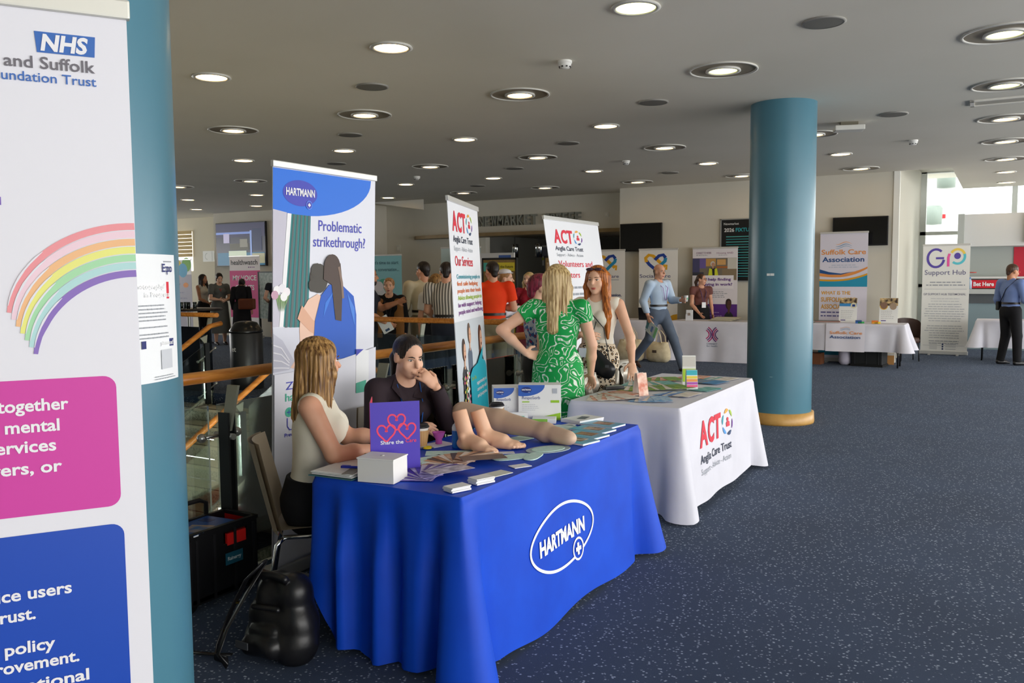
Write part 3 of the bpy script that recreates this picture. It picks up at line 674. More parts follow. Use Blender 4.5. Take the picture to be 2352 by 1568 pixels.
p.text('CONNECT TO WORK', w*.08, top-.14, .05, M('#7a4a78', .55), w=w*.34).lines(w*.08, top-.18, w*.34, 1, .03, .015, GREYT).text('Housing AND', w*.54, top-.14, .04, M('#9a6a90', .55), w=w*.36).lines(w*.58, top-.18, w*.26, 1, .03, .012, GREYT)
p.rect(0, top-.80, w*.98, top-.245, M('#7a7264', .6), 1, 'photo_print')
for k, (a, b, c, d, col) in enumerate([(0, .25, .16, .60, '#4a4a70'), (.16, .25, .30, .50, '#6d5ea0'), (.30, .26, .52, .45, '#c89a54'), (.55, .28, .74, .42, '#d8a868'), (.54, .45, .78, .50, '#b06a30'), (.78, .25, .98, .55, '#cfcdc2'), (.66, .52, .98, .80, '#8a7a60'), (0, .6, .25, .8, '#3a3c48')]):
    p.rect(w*a, top-d, w*c, top-b, M(col, .6), 2, 'photo_print')
bust(p, w*.46, top-.40, .068, M('#d0d2cc', .6), M('#c8987c', .6), M('#22242a', .7), 4, mouth=False)
p.poly([(w*.34, top-.80), (w*.38, top-.50), (w*.44, top-.52), (w*.46, top-.80)], M('#d8e034', .55), 9, 'vest_print').poly([(w*.50, top-.80), (w*.50, top-.52), (w*.55, top-.50), (w*.60, top-.80)], M('#d8e034', .55), 9, 'vest_print')
p.rect(w*.0, top-1.02, w*.92, top-.68, M('#f0edf2', .55), 10, 'text_box').text('Need help finding', w*.86, top-.81, .065, pu, w=w*.78, bold=.03, l=11, align='r').text('or staying in work?', w*.89, top-.935, .065, pu, w=w*.82, bold=.03, l=11, align='r')
p.lines(w*.3, top-1.10, w*.52, 4, .045, .016, GREYT).rect(0, .04, w, top-1.36, pu, 1, 'purple_box')
p.text('your skills', w*.46, top-1.43, .04, WHITE, w=.24, bold=.02, align='r').lines(w*.3, top-1.49, w*.4, 2, .05, .012, M('#a68cc0', .6)).text('your options', w*.52, top-1.62, .04, WHITE, w=.3, bold=.02, align='r').lines(w*.3, top-1.68, w*.4, 3, .05, .012, M('#a68cc0', .6))
bust(p, w*.82, top-1.36, .085, M('#2a1e1a', .6), M('#54382c', .6), M('#26282c', .7), 3, mouth=False); p.stroke([(w*.68, top-1.62), (w*.85, top-1.66), (w*.97, top-1.60)], .05, M('#54382c', .6), 8, 'photo_print').done()

t, p, w, hh = banner('tall white association banner with orange and blue waves beside the teal column', (-2.98, 16.38), (-2.16, 16.38), 2.36, '#dedbe8'); top = hh; p.squash = (top, .84)
og, nb, tq, am = M('#e8964a', .55), M('#1c4f8c', .55), M('#2196b8', .55), M('#e0a21c', .55)
for k, (c, dy) in enumerate((('#e8b48a', 0), ('#7fa0c0', -.045), ('#9fb8d0', -.085))):
    p.stroke([(w*(.33+.34*i/8), top-.22+dy+.028*math.sin(i/8*6.0-2.2)) for i in range(9)], [.004, .012, .016, .018, .018, .016, .012, .008, .003], M(c, .55), 1, 'wave_logo')
p.text('Suffolk Care', w*.03, top-.46, .105, og, w=w*.93, bold=.018).text('Association', w*.05, top-.62, .105, nb, w=w*.88, bold=.022)
p.lines(w*.5, top-.70, w*.66, 2, .045, .016, M('#b8c2d4', .6), align='c')
wave = lambda a, b, c: [(w*i/12, top-a+b*((i/12-.42)**2)*(3.0 if i > 5 else 1.5)+c*i/12) for i in range(13)]
def band(y0, y1, col, l):
    a, b = wave(*y0), wave(*y1); p.poly(a+b[::-1], M(col, .55), l, 'wave_band')
p.poly(wave(1.03, .10, .03)+[(w, top-1.16), (0, top-1.16)], tq, 1, 'wave_band')
band((.90, .13, .04), (.97, .16, .04), '#e8964a', 3); band((1.02, .10, .05), (1.06, .10, .05), '#e0a21c', 4)
p.poly([(0, top-.78), (w*.2, top-.84), (w*.45, top-.875), (w*.72, top-.83), (w*.45, top-.90), (w*.2, top-.895), (0, top-.86)], nb, 4, 'wave_band')
for k, s_ in enumerate(('WHAT IS THE', 'SUFFOLK CARE', 'ASSOCIATION?')): p.text(s_, w*.04, top-1.32-k*.108, .066, am, w=w*(.62, .73, .71)[k], bold=.02)
p.lines(w*.04, top-1.60, w*.80, 2, .055, .02, M('#5f5f96', .6))
for k, s_ in enumerate(('Membership', 'Member benefits', 'Events & network', 'Care Recognition', 'Representation &')):
    p.text(s_, w*.13, top-1.775-k*.075, .036, M('#4f5188', .55), w=w*(.30, .36, .40, .40, .38)[k], bold=.006).rect(w*.05, top-1.785-k*.075, w*.10, top-1.735-k*.075, og, 1, 'tick_box').rect(w*.062, top-1.772-k*.075, w*.088, top-1.748-k*.075, WHITE, 2, 'tick_box')
p.poly([(0, .06), (w, .06), (w, .20), (w*.6, .12), (w*.3, .14), (0, .24)], tq, 1, 'wave_band').done()

t, p, w, hh = banner('white support hub banner with large purple G and P', (-1.45, 18.75), (-.62, 18.75), 2.17, '#e7e7e4'); top = hh
vi, pk, ye, aq = M('#5a49a8', .55), M('#ef5aa8', .55), M('#f2d25a', .55), M('#5cc8d8', .55)
p.arc(w*.28, top-.255, .145, .175, 48, 350, .045, vi, 2, 'letter_g').stroke([(w*.28+.0, top-.255), (w*.28+.145, top-.255)], .04, vi, 2, 'letter_g')
p.stroke([(w*.545, top-.42), (w*.545, top-.24), (w*.57, top-.17)], .045, pk, 2, 'letter_p').arc(w*.74, top-.225, .125, .14, 150, 20, .045, ye, 2, 'letter_p').arc(w*.74, top-.225, .125, .14, 20, -130, .045, aq, 2, 'letter_p').disc(w*.735, top-.215, .058, .062, vi, 2, 'letter_p')
p.text('Support Hub', w*.05, top-.58, .095, M('#5b5a86', .55), w=w*.87)
gr = M('#9a9ea8', .6)
p.lines(w*.5, top-.74, w*.88, 2, .055, .02, gr, align='c').rect(w*.05, top-.865, w*.95, top-.86, gr, 1, 'rule').text('GP SUPPORT HUB TESTIMONIAL', w*.04, top-.985, .04, M('#6a6c88', .55), w=w*.9, bold=.004)
p.lines(w*.5, top-1.06, w*.8, 2, .05, .012, M('#c0c2c8', .6), align='c').lines(w*.5, top-1.17, w*.9, 8, .047, .014, M('#b0b3ba', .6), seed=4, align='c').lines(w*.5, top-1.60, w*.86, 6, .047, .014, M('#b0b3ba', .6), seed=9, align='c').lines(w*.5, top-1.90, w*.84, 2, .045, .014, gr, align='c')
p.rect(w*.05, top-1.985, w*.93, top-1.98, gr, 1, 'rule').rect(w*.20, .03+.02, w*.36, .03+.15, M('#cfd0cf', .6), 1, 'blank_square')
for k in range(3): p.disc(w*.48, .15-k*.045, .017, .017, M('#2f3f6a', .55), 1, 'icon', n=10).rect(w*.54, .145-k*.045, w*.76, .155-k*.045, gr, 1, 'small_print')
p.done()

t, p, w, hh = banner('pink and white banner reading My Voice Counts below the wall screen', (-18.32, 16.1), (-17.16, 16.1), 2.2, '#e8e4e6'); top = hh
p.text('healthwatch', w*.05, top-.22, .13, M('#22222a', .55), w=w*.88, bold=.02).lines(w*.62, top-.31, w*.3, 1, .05, .035, M('#8a6a9a', .6)).rect(0, .5, w, top-.38, M('#d0187c', .55), 1, 'pink_field')
p.text('MY VOICE', w*.10, top-.64, .13, WHITE, w=w*.78, bold=.02).text('COUNTS', w*.18, top-.90, .13, WHITE, w=w*.62, bold=.02).done()
t, p, w, hh = banner('grey banner with coloured balloons at the far left edge', (-20.9, 16.2), (-20.0, 16.2), 2.15, '#aaa8b4'); top = hh
p.rect(0, top-.42, w, top, M('#f0f0ee', .6), 1, 'upper_field')
for a, b, c in ((.35, .20, '#d8c020'), (.78, .14, '#6ab02a'), (.60, .30, '#3aa0c8'), (.15, .1, '#d83040')): p.disc(w*a, top-b, .2, .2, M(c, .55), 2, 'balloon_print', n=20)
p.disc(w*.72, top-.72, .11, .07, M('#e08a30', .55), 2, 'balloon_print').lines(w*.15, top-.72, w*.4, 1, .1, .05, M('#8a88a0', .6)).lines(w*.1, top-.95, w*.7, 4, .16, .03, M('#8f8da4', .6)).done()
t, p, w, hh = banner('teal banner reading time to start a conversation, with a hugging figure', (-12.95, 15.6), (-12.05, 15.6), 2.12, '#8fcfd6'); top = hh
tb = M('#3a86a8', .55)
p.text("It's time to start", w*.10, top-.20, .075, M('#2f6478', .55), w=w*.80, bold=.01).text('a conversation...', w*.14, top-.36, .075, M('#2f6478', .55), w=w*.78, bold=.01)
p.rect(0, .05, w, .8, M('#4fa9c8', .55), 1, 'lower_field').disc(w*.40, top-.80, .22, .26, M('#4fb49a', .55), 2, 'figure_print').disc(w*.25, top-1.0, .22, .30, M('#e4e4e8', .6), 3, 'figure_print').disc(w*.25, top-.72, .14, .12, M('#f0e8ea', .6), 4, 'figure_print').disc(w*.25, top-1.22, .38, .17, M('#2f62c8', .6), 5, 'figure_print').disc(w*.74, top-1.25, .18, .28, M('#8f9ac0', .6), 4, 'figure_print').disc(w*.76, top-.98, .10, .10, M('#b0a8c8', .6), 5, 'figure_print').done()
t, p, w, hh = banner('pale blue banner reading Please chat, behind the striped shirt', (-11.5, 16.4), (-10.4, 16.4), 2.28, '#bcd2d4'); top = hh
p.rect(w*.1, top-.72, w, top-.55, M('#e4e0e8', .6), 1, 'text_box').lines(w*.2, top-.66, w*.6, 1, .1, .05, M('#a890a8', .6)).text('Please chat', w*.08, top-1.0, .13, M('#2f5f98', .55), w=w*.74, bold=.03).lines(w*.2, top-1.2, w*.6, 2, .12, .06, M('#5f88b8', .6)).rect(w*.6, top-.3, w*.9, top-.25, M('#7a9098', .6), 1, 'small_print').done()
# red banner down on the lower floor
t, p, w, hh = banner('red banner on the lower floor glimpsed beside the black crate', (-7.35, 6.20), (-7.05, 6.95), 2.15, '#c4342c', loc_z=-3.05); top = hh
for k, s_ in enumerate(('multi-choice', 'treatment', 'with people', 'YOU')): p.text(s_, w*.05, top-.30-k*.13, (.07, .07, .07, .10)[k], M('#f0d8c8', .6), w=w*.8, bold=.015)
p.rect(0, .03, w, .9, M('#5a3a7c', .6), 1, 'purple_band').rect(0, .75, w, .78, WHITE, 2, 'rule').rect(0, .66, w, .69, WHITE, 2, 'rule').done()
# ================================================================ smooth bodies grown from rounded cones and ellipsoids
def _np(v): return np.array(v, dtype=np.float32)
def surface_net(F, org, h):
    nx, ny, nz = F.shape; S_ = F < 0
    c = np.zeros((nx-1, ny-1, nz-1), np.int8)
    for i in (0, 1):
        for j in (0, 1):
            for k in (0, 1): c += S_[i:nx-1+i, j:ny-1+j, k:nz-1+k]
    act = (c > 0) & (c < 8); idx = np.argwhere(act)
    if len(idx) == 0: return np.zeros((0, 3)), []
    acc = np.zeros((len(idx), 3)); cnt = np.zeros(len(idx))
    cor = [(0,0,0),(1,0,0),(0,1,0),(1,1,0),(0,0,1),(1,0,1),(0,1,1),(1,1,1)]
    V = [F[idx[:, 0]+a, idx[:, 1]+b, idx[:, 2]+d] for a, b, d in cor]
    for a, b in ((0,1),(2,3),(4,5),(6,7),(0,2),(1,3),(4,6),(5,7),(0,4),(1,5),(2,6),(3,7)):
        m = (V[a] < 0) != (V[b] < 0)
        if not m.any(): continue
        t = V[a][m]/(V[a][m]-V[b][m]); pa, pb = np.array(cor[a]), np.array(cor[b])
        acc[m] += pa+(pb-pa)*t[:, None]; cnt[m] += 1
    P = (idx+acc/cnt[:, None])*h+np.array(org)
    num = -np.ones(act.shape, np.int64); num[act] = np.arange(len(idx))
    quads = []
    for ax in range(3):
        sl0 = [slice(None)]*3; sl1 = [slice(None)]*3; sl0[ax] = slice(0, -1); sl1[ax] = slice(1, None)
        a, b = S_[tuple(sl0)], S_[tuple(sl1)]; e = np.argwhere(a != b); u, v = (ax+1) % 3, (ax+2) % 3
        ok = (e[:, u] > 0) & (e[:, v] > 0) & (e[:, u] < F.shape[u]-1) & (e[:, v] < F.shape[v]-1); e = e[ok]
        if not len(e): continue
        def g(du, dv):
            q = e.copy(); q[:, u] += du; q[:, v] += dv; return num[q[:, 0], q[:, 1], q[:, 2]]
        Q = np.stack([g(-1, -1), g(0, -1), g(0, 0), g(-1, 0)], 1); fl = ~a[e[:, 0], e[:, 1], e[:, 2]]
        Q[fl] = Q[fl][:, ::-1]; quads.append(Q)
    return P, np.concatenate(quads)
def prim_d(pr, X, Y, Z):
    if pr[0] == 'c':
        p0, r0, p1, r1 = _np(pr[1]), pr[2], _np(pr[3]), pr[4]; o = pr[5] if len(pr) > 5 else {}
        ba = p1-p0; L2 = float(ba@ba)+1e-9; qx, qy, qz = X-p0[0], Y-p0[1], Z-p0[2]
        tt = (qx*ba[0]+qy*ba[1]+qz*ba[2])/L2; t = np.clip(tt, 0, 1)
        wx, wy, wz = qx-ba[0]*t, qy-ba[1]*t, qz-ba[2]*t
        fl = o.get('flat')
        if fl:
            f = _np(o.get('f', (0, 1, 0))); f = f/np.linalg.norm(f); dt = (wx*f[0]+wy*f[1]+wz*f[2])*(1/fl-1)
            wx, wy, wz = wx+f[0]*dt, wy+f[1]*dt, wz+f[2]*dt
        d = np.sqrt(wx*wx+wy*wy+wz*wz)-(r0+(r1-r0)*t)
        L = math.sqrt(L2)
        if o.get('cap1'): d = np.maximum(d, (tt-1)*L)
        if o.get('cap0'): d = np.maximum(d, -tt*L)
        return d
    c, r = _np(pr[1]), _np(pr[2]); R = pr[3] if len(pr) > 3 else None
    x, y, z = X-c[0], Y-c[1], Z-c[2]
    if R is not None: x, y, z = x*R[0][0]+y*R[0][1]+z*R[0][2], x*R[1][0]+y*R[1][1]+z*R[1][2], x*R[2][0]+y*R[2][1]+z*R[2][2]
    k0 = np.sqrt((x/r[0])**2+(y/r[1])**2+(z/r[2])**2)+1e-6; k1 = np.sqrt((x/r[0]**2)**2+(y/r[1]**2)**2+(z/r[2]**2)**2)+1e-6
    return k0*(k0-1)/k1
def prim_box(pr):
    if pr[0] == 'c':
        p0, p1 = _np(pr[1]), _np(pr[3]); r = max(pr[2], pr[4]); return np.minimum(p0, p1)-r, np.maximum(p0, p1)+r
    c = _np(pr[1]); m = max(pr[2]) if len(pr) > 3 else _np(pr[2]); return c-m, c+m
def sdf_mesh(prims, h=.01, k=.02, cuts=(), subs=(), name='body', ripple=None):
    bs = [prim_box(p) for p in prims]; pad = 2*h+k
    lo = np.min([b[0] for b in bs], 0)-pad; hi = np.max([b[1] for b in bs], 0)+pad
    n = np.ceil((hi-lo)/h).astype(int)+1; F = np.ones(n, np.float32)
    ax = [lo[i]+h*np.arange(n[i], dtype=np.float32) for i in range(3)]
    def region(b0, b1, mg):
        a = np.clip(np.floor((b0-mg-lo)/h).astype(int), 0, n); b = np.clip(np.ceil((b1+mg-lo)/h).astype(int)+1, 0, n)
        return tuple(slice(a[i], b[i]) for i in range(3))
    def grids(s): return ax[0][s[0]][:, None, None], ax[1][s[1]][None, :, None], ax[2][s[2]][None, None, :]
    for p, b in zip(prims, bs):
        s = region(b[0], b[1], pad); X, Y, Z = grids(s); d = prim_d(p, X, Y, Z); a = F[s]
        kk = p[5].get('k', k) if (p[0] == 'c' and len(p) > 5) else k
        hh = np.clip(.5+.5*(a-d)/kk, 0, 1); F[s] = a*(1-hh)+d*hh-kk*hh*(1-hh)
    for p in subs:
        b = prim_box(p); s = region(b[0], b[1], pad); X, Y, Z = grids(s); d = prim_d(p, X, Y, Z); ks = .006
        a = F[s]; nd = -d; hh = np.clip(.5-.5*(a-nd)/ks, 0, 1); F[s] = a*(1-hh)+nd*hh+ks*hh*(1-hh)
    s = (slice(None),)*3
    for c, nrm in cuts:
        X, Y, Z = grids(s); nn = _np(nrm)/np.linalg.norm(nrm); F = np.maximum(F, (X-c[0])*nn[0]+(Y-c[1])*nn[1]+(Z-c[2])*nn[2])
    P, Q = surface_net(F, lo, h)
    if ripple is not None and len(P): P = ripple(P)
    me = bpy.data.meshes.new(name); me.vertices.add(len(P)); me.vertices.foreach_set('co', P.astype(np.float32).ravel())
    nq = len(Q); me.loops.add(nq*4); me.loops.foreach_set('vertex_index', np.asarray(Q, np.int32).ravel())
    me.polygons.add(nq); me.polygons.foreach_set('loop_start', np.arange(0, nq*4, 4, dtype=np.int32)); me.polygons.foreach_set('loop_total', np.full(nq, 4, np.int32))
    me.polygons.foreach_set('use_smooth', np.ones(nq, bool)); me.update(calc_edges=True); me.validate()
    return me
def V3(*a): return np.array(a, float)
def unit(v): v = np.asarray(v, float); return v/(np.linalg.norm(v)+1e-9)
def dense(mesh_v, fs): return mesh_v, fs
# ================================================================ cloth-covered tables
class Cloth:
    """cloth hanging over a rectangular table: perimeter s (metres, from the near-left corner along -Y, +X, +Y, -X sides), t = 0 at the edge to 1 at the hem"""
    def __init__(s, x0, x1, y0, y1, zt, drop, amp=(.02, .01, .02, .02), nf=(6, 4, 5, 4), corner=.09, hem=None, seed=3, flare=(.02, .03, .02, .02), cor4=(1, 1, 1, 1)):
        s.cor4 = cor4
        s.b = (x0, x1, y0, y1); s.zt = zt; s.drop = drop; s.amp = amp; s.nf = nf; s.corner = corner; s.flare = flare; s.hem = hem
        s.W, s.L = x1-x0, y1-y0; s.per = 2*(s.W+s.L); rn = random.Random(seed); s.ph = [[rn.uniform(0, 6.28) for _ in range(4)] for _ in range(4)]
    def pt(s, q, t, d=0.0):
        x0, x1, y0, y1 = s.b; W, L = s.W, s.L; q = q % s.per; r = .035
        sides = ((W, (x0, y0), (1, 0), (0, -1)), (L, (x1, y0), (0, 1), (1, 0)), (W, (x1, y1), (-1, 0), (0, 1)), (L, (x0, y1), (0, -1), (-1, 0)))
        a = q
        for i, (ln, o, dr, nr) in enumerate(sides):
            if a <= ln: break
            a -= ln
        e = min(a, ln-a)                       # distance to the nearest corner
        f = a/ln
        near_end = a > ln/2; j = (i+1) % 4 if near_end else (i-1) % 4; n2 = sides[j][3]
        bl = max(0.0, 1-e/.06)*.5              # blend the normal round the corner
        n = Vector((nr[0]*(1-bl)+n2[0]*bl, nr[1]*(1-bl)+n2[1]*bl)); n.normalize()
        p = Vector((o[0]+dr[0]*a, o[1]+dr[1]*a))
        inset = r*(1-min(1, e/r)) if e < r else 0
        p -= Vector((nr[0]+n2[0], nr[1]+n2[1]))*inset*.5*(1-math.sqrt(.5))
        ph = s.ph[i]; edge = min(1, e/.15)
        fold = s.amp[i]*(math.sin(f*s.nf[i]*6.283+ph[0])+.5*math.sin(f*s.nf[i]*10.7+ph[1]+t*.6)+.3*math.sin(f*23+ph[2]+t*2.0))*edge*min(1, t*2.2)**1.2
        g = math.exp(-(e/.10)**2); g2 = math.exp(-((e-.13)/.045)**2)
        off = s.flare[i]*t**1.3+fold+s.corner*s.cor4[(i+1) % 4 if near_end else i]*(g-.45*g2)*t**1.15
        z = s.zt-s.drop*t
        if s.hem: z += s.hem(i, f, e)*t**2
        rd = .012*(1-min(1, t*25))             # soft edge over the table rim
        return Vector((p.x+n.x*(off-rd+.004+d), p.y+n.y*(off-rd+.004+d), z-(.004 if t > 0 else 0)))
    def mesh(s, nq=260, nt=26):
        qs = []
        for a, ln in zip((0, s.W, s.W+s.L, 2*s.W+s.L), (s.W, s.L, s.W, s.L)):
            m = max(12, int(nq*ln/s.per)); us = [.5-.5*math.cos(math.pi*k/m) for k in range(m)]; us = [.35*u+.65*k/m for k, u in enumerate(us)]
            qs += [a+ln*u for u in us]
        ts = [0, .008, .02, .04]+[.04+.96*k/(nt-4) for k in range(1, nt-3)]
        mb = MB(); n = len(qs); vs = [s.pt(q, t) for t in ts for q in qs]; fs = []
        for i in range(len(ts)-1):
            for k in range(n): fs.append((i*n+k, (i+1)*n+k, (i+1)*n+(k+1) % n, i*n+(k+1) % n))
        mb.add(vs, fs, True); mb.add([vs[k] for k in range(n)], [tuple(range(n))], False); return mb
    def side(s, i, u, v, d):
        """point on side i, u metres along it, v height above the floor"""
        st = (0, s.W, s.W+s.L, 2*s.W+s.L)[i]; t = min(1, max(.05, (s.zt-v)/s.drop)); p = s.pt(st+u, t, d+.0025); p.z = v; return p
def table_frame(t, x0, x1, y0, y1, zt, leg=M('#2a2a2c', .4, .5)):
    MB().bb(x0, x1, y0, y1, zt-.03, zt-.006).build('tabletop', M('#cfc8b8', .5), t)
    for x in (x0+.10, x1-.10):
        for y in (y0+.14, y1-.14): MB().tube([(x, y, zt-.03), (x, y, 0)], .014, 8).build('leg', leg, t)
def fabric(name, c0, c1, rough, wr=.15, sc=3.5, sheen=.0):
    m = noisy(name, c0, c1, sc, rough, detail=5, bump=wr, lo=.3, hi=.7, spec=.3); m.node_tree.nodes['Principled BSDF'].inputs['Sheen Weight'].default_value = sheen; return m
BLUECL = fabric('royal_blue_cloth', '#0644c4', '#084fd6', .55, .25)
WHITECL = fabric('white_cloth', '#d8d8e2', '#e0e0ea', .7, .25)

def cloth_table(label, clabel, x0, x1, y0, y1, zt, cl, mat, legs=True):
    t = thing('folding_table', label, 'table', ((x0+x1)/2, (y0+y1)/2, 0))
    a, b = (x0+x1)/2, (y0+y1)/2; table_frame(t, x0-a+.012, x1-a-.012, y0-b+.012, y1-b-.012, zt-.008)
    c = cl.mesh().build('tablecloth', mat); tag(c, clabel, 'tablecloth'); return c
# blue table
blue = Cloth(-2.60, -1.81, 2.70, 4.57, .755, .735, amp=(.026, .005, .012, .012), nf=(4.3, 2, 3, 3), corner=.12, flare=(.015, .045, .03, .02),
             cor4=(.1, 1, 1, .3),
             hem=lambda i, f, e: (.02*math.sin(f*9)*(1-f) if i == 0 else 0)+(.014*math.sin(f*14) if i == 1 else 0)+(.28+.36*min(1, max(0, (.93-f)*6)) if i == 3 else 0)+(.28*max(0, 1-e/.12) if i == 0 and f < .5 else 0))
bc = cloth_table('folding table hidden under the royal blue cloth', 'royal blue tablecloth with white oval HARTMANN logo', -2.60, -1.81, 2.70, 4.57, .755, blue, BLUECL)
p = Panel((0, 0, 0), (0, 1, 0), (0, 0, 1), bc, surf=lambda u, v, d: blue.side(1, u, v, d))
def bubble():
    cx, cz = 3.53-2.70, .385
    pts = [(cx+.315*math.cos(a)*(1+.06*math.cos(2*a)), cz+.150*math.sin(a)) for a in [math.radians(d) for d in range(-50, 293, 6)]]
    return pts
WP = M('#eef0f6', .6)
p.stroke(bubble(), .014, WP, 1, 'logo_outline').arc(.985, .278, .052, .052, 0, 360, .011, WP, 1, 'logo_outline', n=26)
vs, fs = text_geo('HARTMANN', .03)
p.text('HARTMANN', .575, .352, .068, WP, w=.49, bold=.045, l=1)
p.rect(.975, .248, .995, .308, WP, 1, 'logo_cross').rect(.957, .268, 1.013, .288, WP, 2, 'logo_cross').done()
# white table
white = Cloth(-2.61, -1.80, 5.24, 7.09, .755, .70, amp=(.016, .006, .012, .012), nf=(2.2, 2, 3, 3), corner=.10, seed=8, flare=(.015, .04, .03, .02),
              hem=lambda i, f, e: (.40 if i == 3 else 0)+(.007*math.sin(f*16) if i == 1 else 0)-.035*max(0, 1-e/.2))
wc = cloth_table('folding table hidden under the white care trust cloth', 'white tablecloth with red ACT care trust logo', -2.61, -1.80, 5.24, 7.09, .755, white, WHITECL)
p = Panel((0, 0, 0), (0, 1, 0), (0, 0, 1), wc, surf=lambda u, v, d: white.side(1, u, v, d))
act_logo(p, .36, .435, .170, l=1, name=False, kx=1.47)
p.text('Anglia Care Trust', .36, .318, .058, INK, w=.71, bold=.012, l=1).text('Support - Advice - Action', .365, .240, .042, GREYT, w=.68, l=1).done()
# far tables
def far_table(label, clabel, x0, x1, y0, y1, drop, seed, legs=True, corner=.06, mat=WHITECL):
    cl = Cloth(x0, x1, y0, y1, .755, drop, amp=(.014, .014, .01, .014), nf=(3, 2, 3, 2), corner=corner, seed=seed, flare=(.03, .03, .02, .03))
    return cl, cloth_table(label, clabel, x0, x1, y0, y1, .755, cl, mat)
cl, o = far_table('folding table under the white cloth with purple arcs logo', 'white tablecloth with magenta and purple crossing arcs logo', -5.50, -3.55, 15.38, 16.10, .745, 11)
p = Panel((0, 0, 0), (1, 0, 0), (0, 0, 1), o, surf=lambda u, v, d: cl.side(0, u, v, d)); mg, pl_ = M('#b8216c', .55), M('#6a2a78', .55)
for k in range(3):
    a = .82+.0; d = .035*k
    p.arc(a-.20, .515, .205-d*.9, .17-d, 52, -52, .018, (mg, pl_, mg)[k], 1, 'arc_logo', n=12).arc(a+.20, .515, .205-d*.9, .17-d, 128, 232, .018, (pl_, mg, pl_)[k], 2, 'arc_logo', n=12)
p.text('CONNECT', .82, .325, .03, M('#5a6f88', .6), w=.20, l=1, align='c').text('for health', .82, .285, .03, M('#5a6f88', .6), w=.20, l=1, align='c').done()
cl2, o2 = far_table('folding table under the lilac white cloth beside the canvas bags', 'lilac white tablecloth with dark lettering behind the red-haired woman', -8.0, -5.82, 15.30, 16.0, .74, 12)
p = Panel((0, 0, 0), (1, 0, 0), (0, 0, 1), o2, surf=lambda u, v, d: cl2.side(0, u, v, d)); p.text('cian', 1.22, .40, .13, M('#2c3060', .55), w=.36, bold=.02, l=1, align='r').done()
cl3, o3 = far_table('folding table with black legs under the association cloth', 'short white tablecloth hanging in points over the association table', -3.35, -1.45, 15.62, 16.28, .47, 13, corner=.16)
ru = thing('table_runner', 'white table runner printed with orange and blue association name', 'table runner', (0, 0, 0))
MB().grid(lambda u, v: Vector((-2.71+.64*u, 15.590-.045*v-.006*math.sin(u*9), .762-.49*v)), 14, 12).build('runner_cloth', M('#e6e4ee', .7), ru)
p = Panel((0, 0, 0), (1, 0, 0), (0, 0, 1), ru, surf=lambda u, v, d: Vector((-2.71+u, 15.582-d-.045*(.762-v)/.49, v)))
p.text('Suffolk Care', .07, .575, .050, og, w=.53, bold=.012, l=8).text('Association', .07, .500, .050, nb, w=.50, bold=.014, l=8)
for k, (c, dy) in enumerate((('#e8b48a', 0), ('#7fa0c0', -.022), ('#9fb8d0', -.04))): p.stroke([(.24+.16*i/8, .69+dy+.010*math.sin(i/8*6.0-2.2)) for i in range(9)], .006, M(c, .55), 8, 'wave_logo')
p.done()
cl4, o4 = far_table('folding table with black legs beside the man in blue', 'white tablecloth with drooping corner beside the man in blue', -.46, 1.3, 17.75, 18.40, .50, 14, corner=.15)

# ================================================================ things on the blue table
TZ = .757
def flat_item(name, label, cat, pts, mat, z=TZ, th=.003, group=None, inner=None, imat=None, iname='pad'):
    cx = sum(a for a, b in pts)/len(pts); cy = sum(b for a, b in pts)/len(pts)
    t = thing(name, label, cat, (cx, cy, z), 0, group)
    MB().prism([(a-cx, b-cy) for a, b in pts], 0, th).build('sheet', mat, t)
    if inner: MB().prism([((a-cx)*inner, (b-cy)*inner) for a, b in pts], th, th+.002).build(iname, imat, t)
    return t
def quad(cx, cy, w, d, rz):
    c, s = math.cos(rz), math.sin(rz); return [(cx+a*c-b*s, cy+a*s+b*c) for a, b in ((-w/2, -d/2), (w/2, -d/2), (w/2, d/2), (-w/2, d/2))]
def blob(cx, cy, rx, ry, rz, n=28, sq=1.0):
    c, s = math.cos(rz), math.sin(rz); out = []
    for k in range(n):
        a = 2*math.pi*k/n; ca, sa = math.cos(a), math.sin(a); x = rx*abs(ca)**sq*(1 if ca > 0 else -1); y = ry*abs(sa)**sq*(1 if sa > 0 else -1); out.append((cx+x*c-y*s, cy+x*s+y*c))
    return out
# clipboard with papers, pen
t = thing('clipboard', 'clipboard with a sheaf of white papers at the table corner', 'clipboard', (-2.50, 2.86, TZ), .06)
MB().box((0, 0, .003), (.235, .33, .004)).build('board', M('#3f6f78', .5), t)
for k in range(5): MB().box((.004*math.sin(k*2), -.006+.004*math.cos(k*3), .008+k*.0035), (.215, .30, .0028), .02*math.sin(k*1.7)).build('paper', M(('#e8ecec', '#f2f2f0', '#dfe8ea', '#f0f0ee', '#f4f4f2')[k], .7), t)
MB().box((0, .145, .030), (.12, .035, .012)).tube([(-.05, .155, .04), (.05, .155, .04)], .006, 8).build('clip', M('#c8b070', .3, .9), t)
MB().box((.07, -.10, .0255), (.05, .12, .0012), .3).build('leaflet', M('#8a8a80', .6), t)
t = thing('blue_pen', 'blue ballpoint pen lying on the clipboard papers', 'pen', (-2.43, 2.80, TZ+.034), .35)
MB().tube([(-.07, 0, 0), (.045, 0, 0)], .006, 10).build('barrel', M('#1a2fc0', .35), t); MB().tube([(.045, 0, 0), (.062, 0, 0), (.072, 0, 0)], [.006, .004, .001], 8).build('tip', M('#1020a0', .35), t); MB().box((-.045, 0, .008), (.04, .004, .002)).build('pocket_clip', M('#2a3fd0', .35), t)
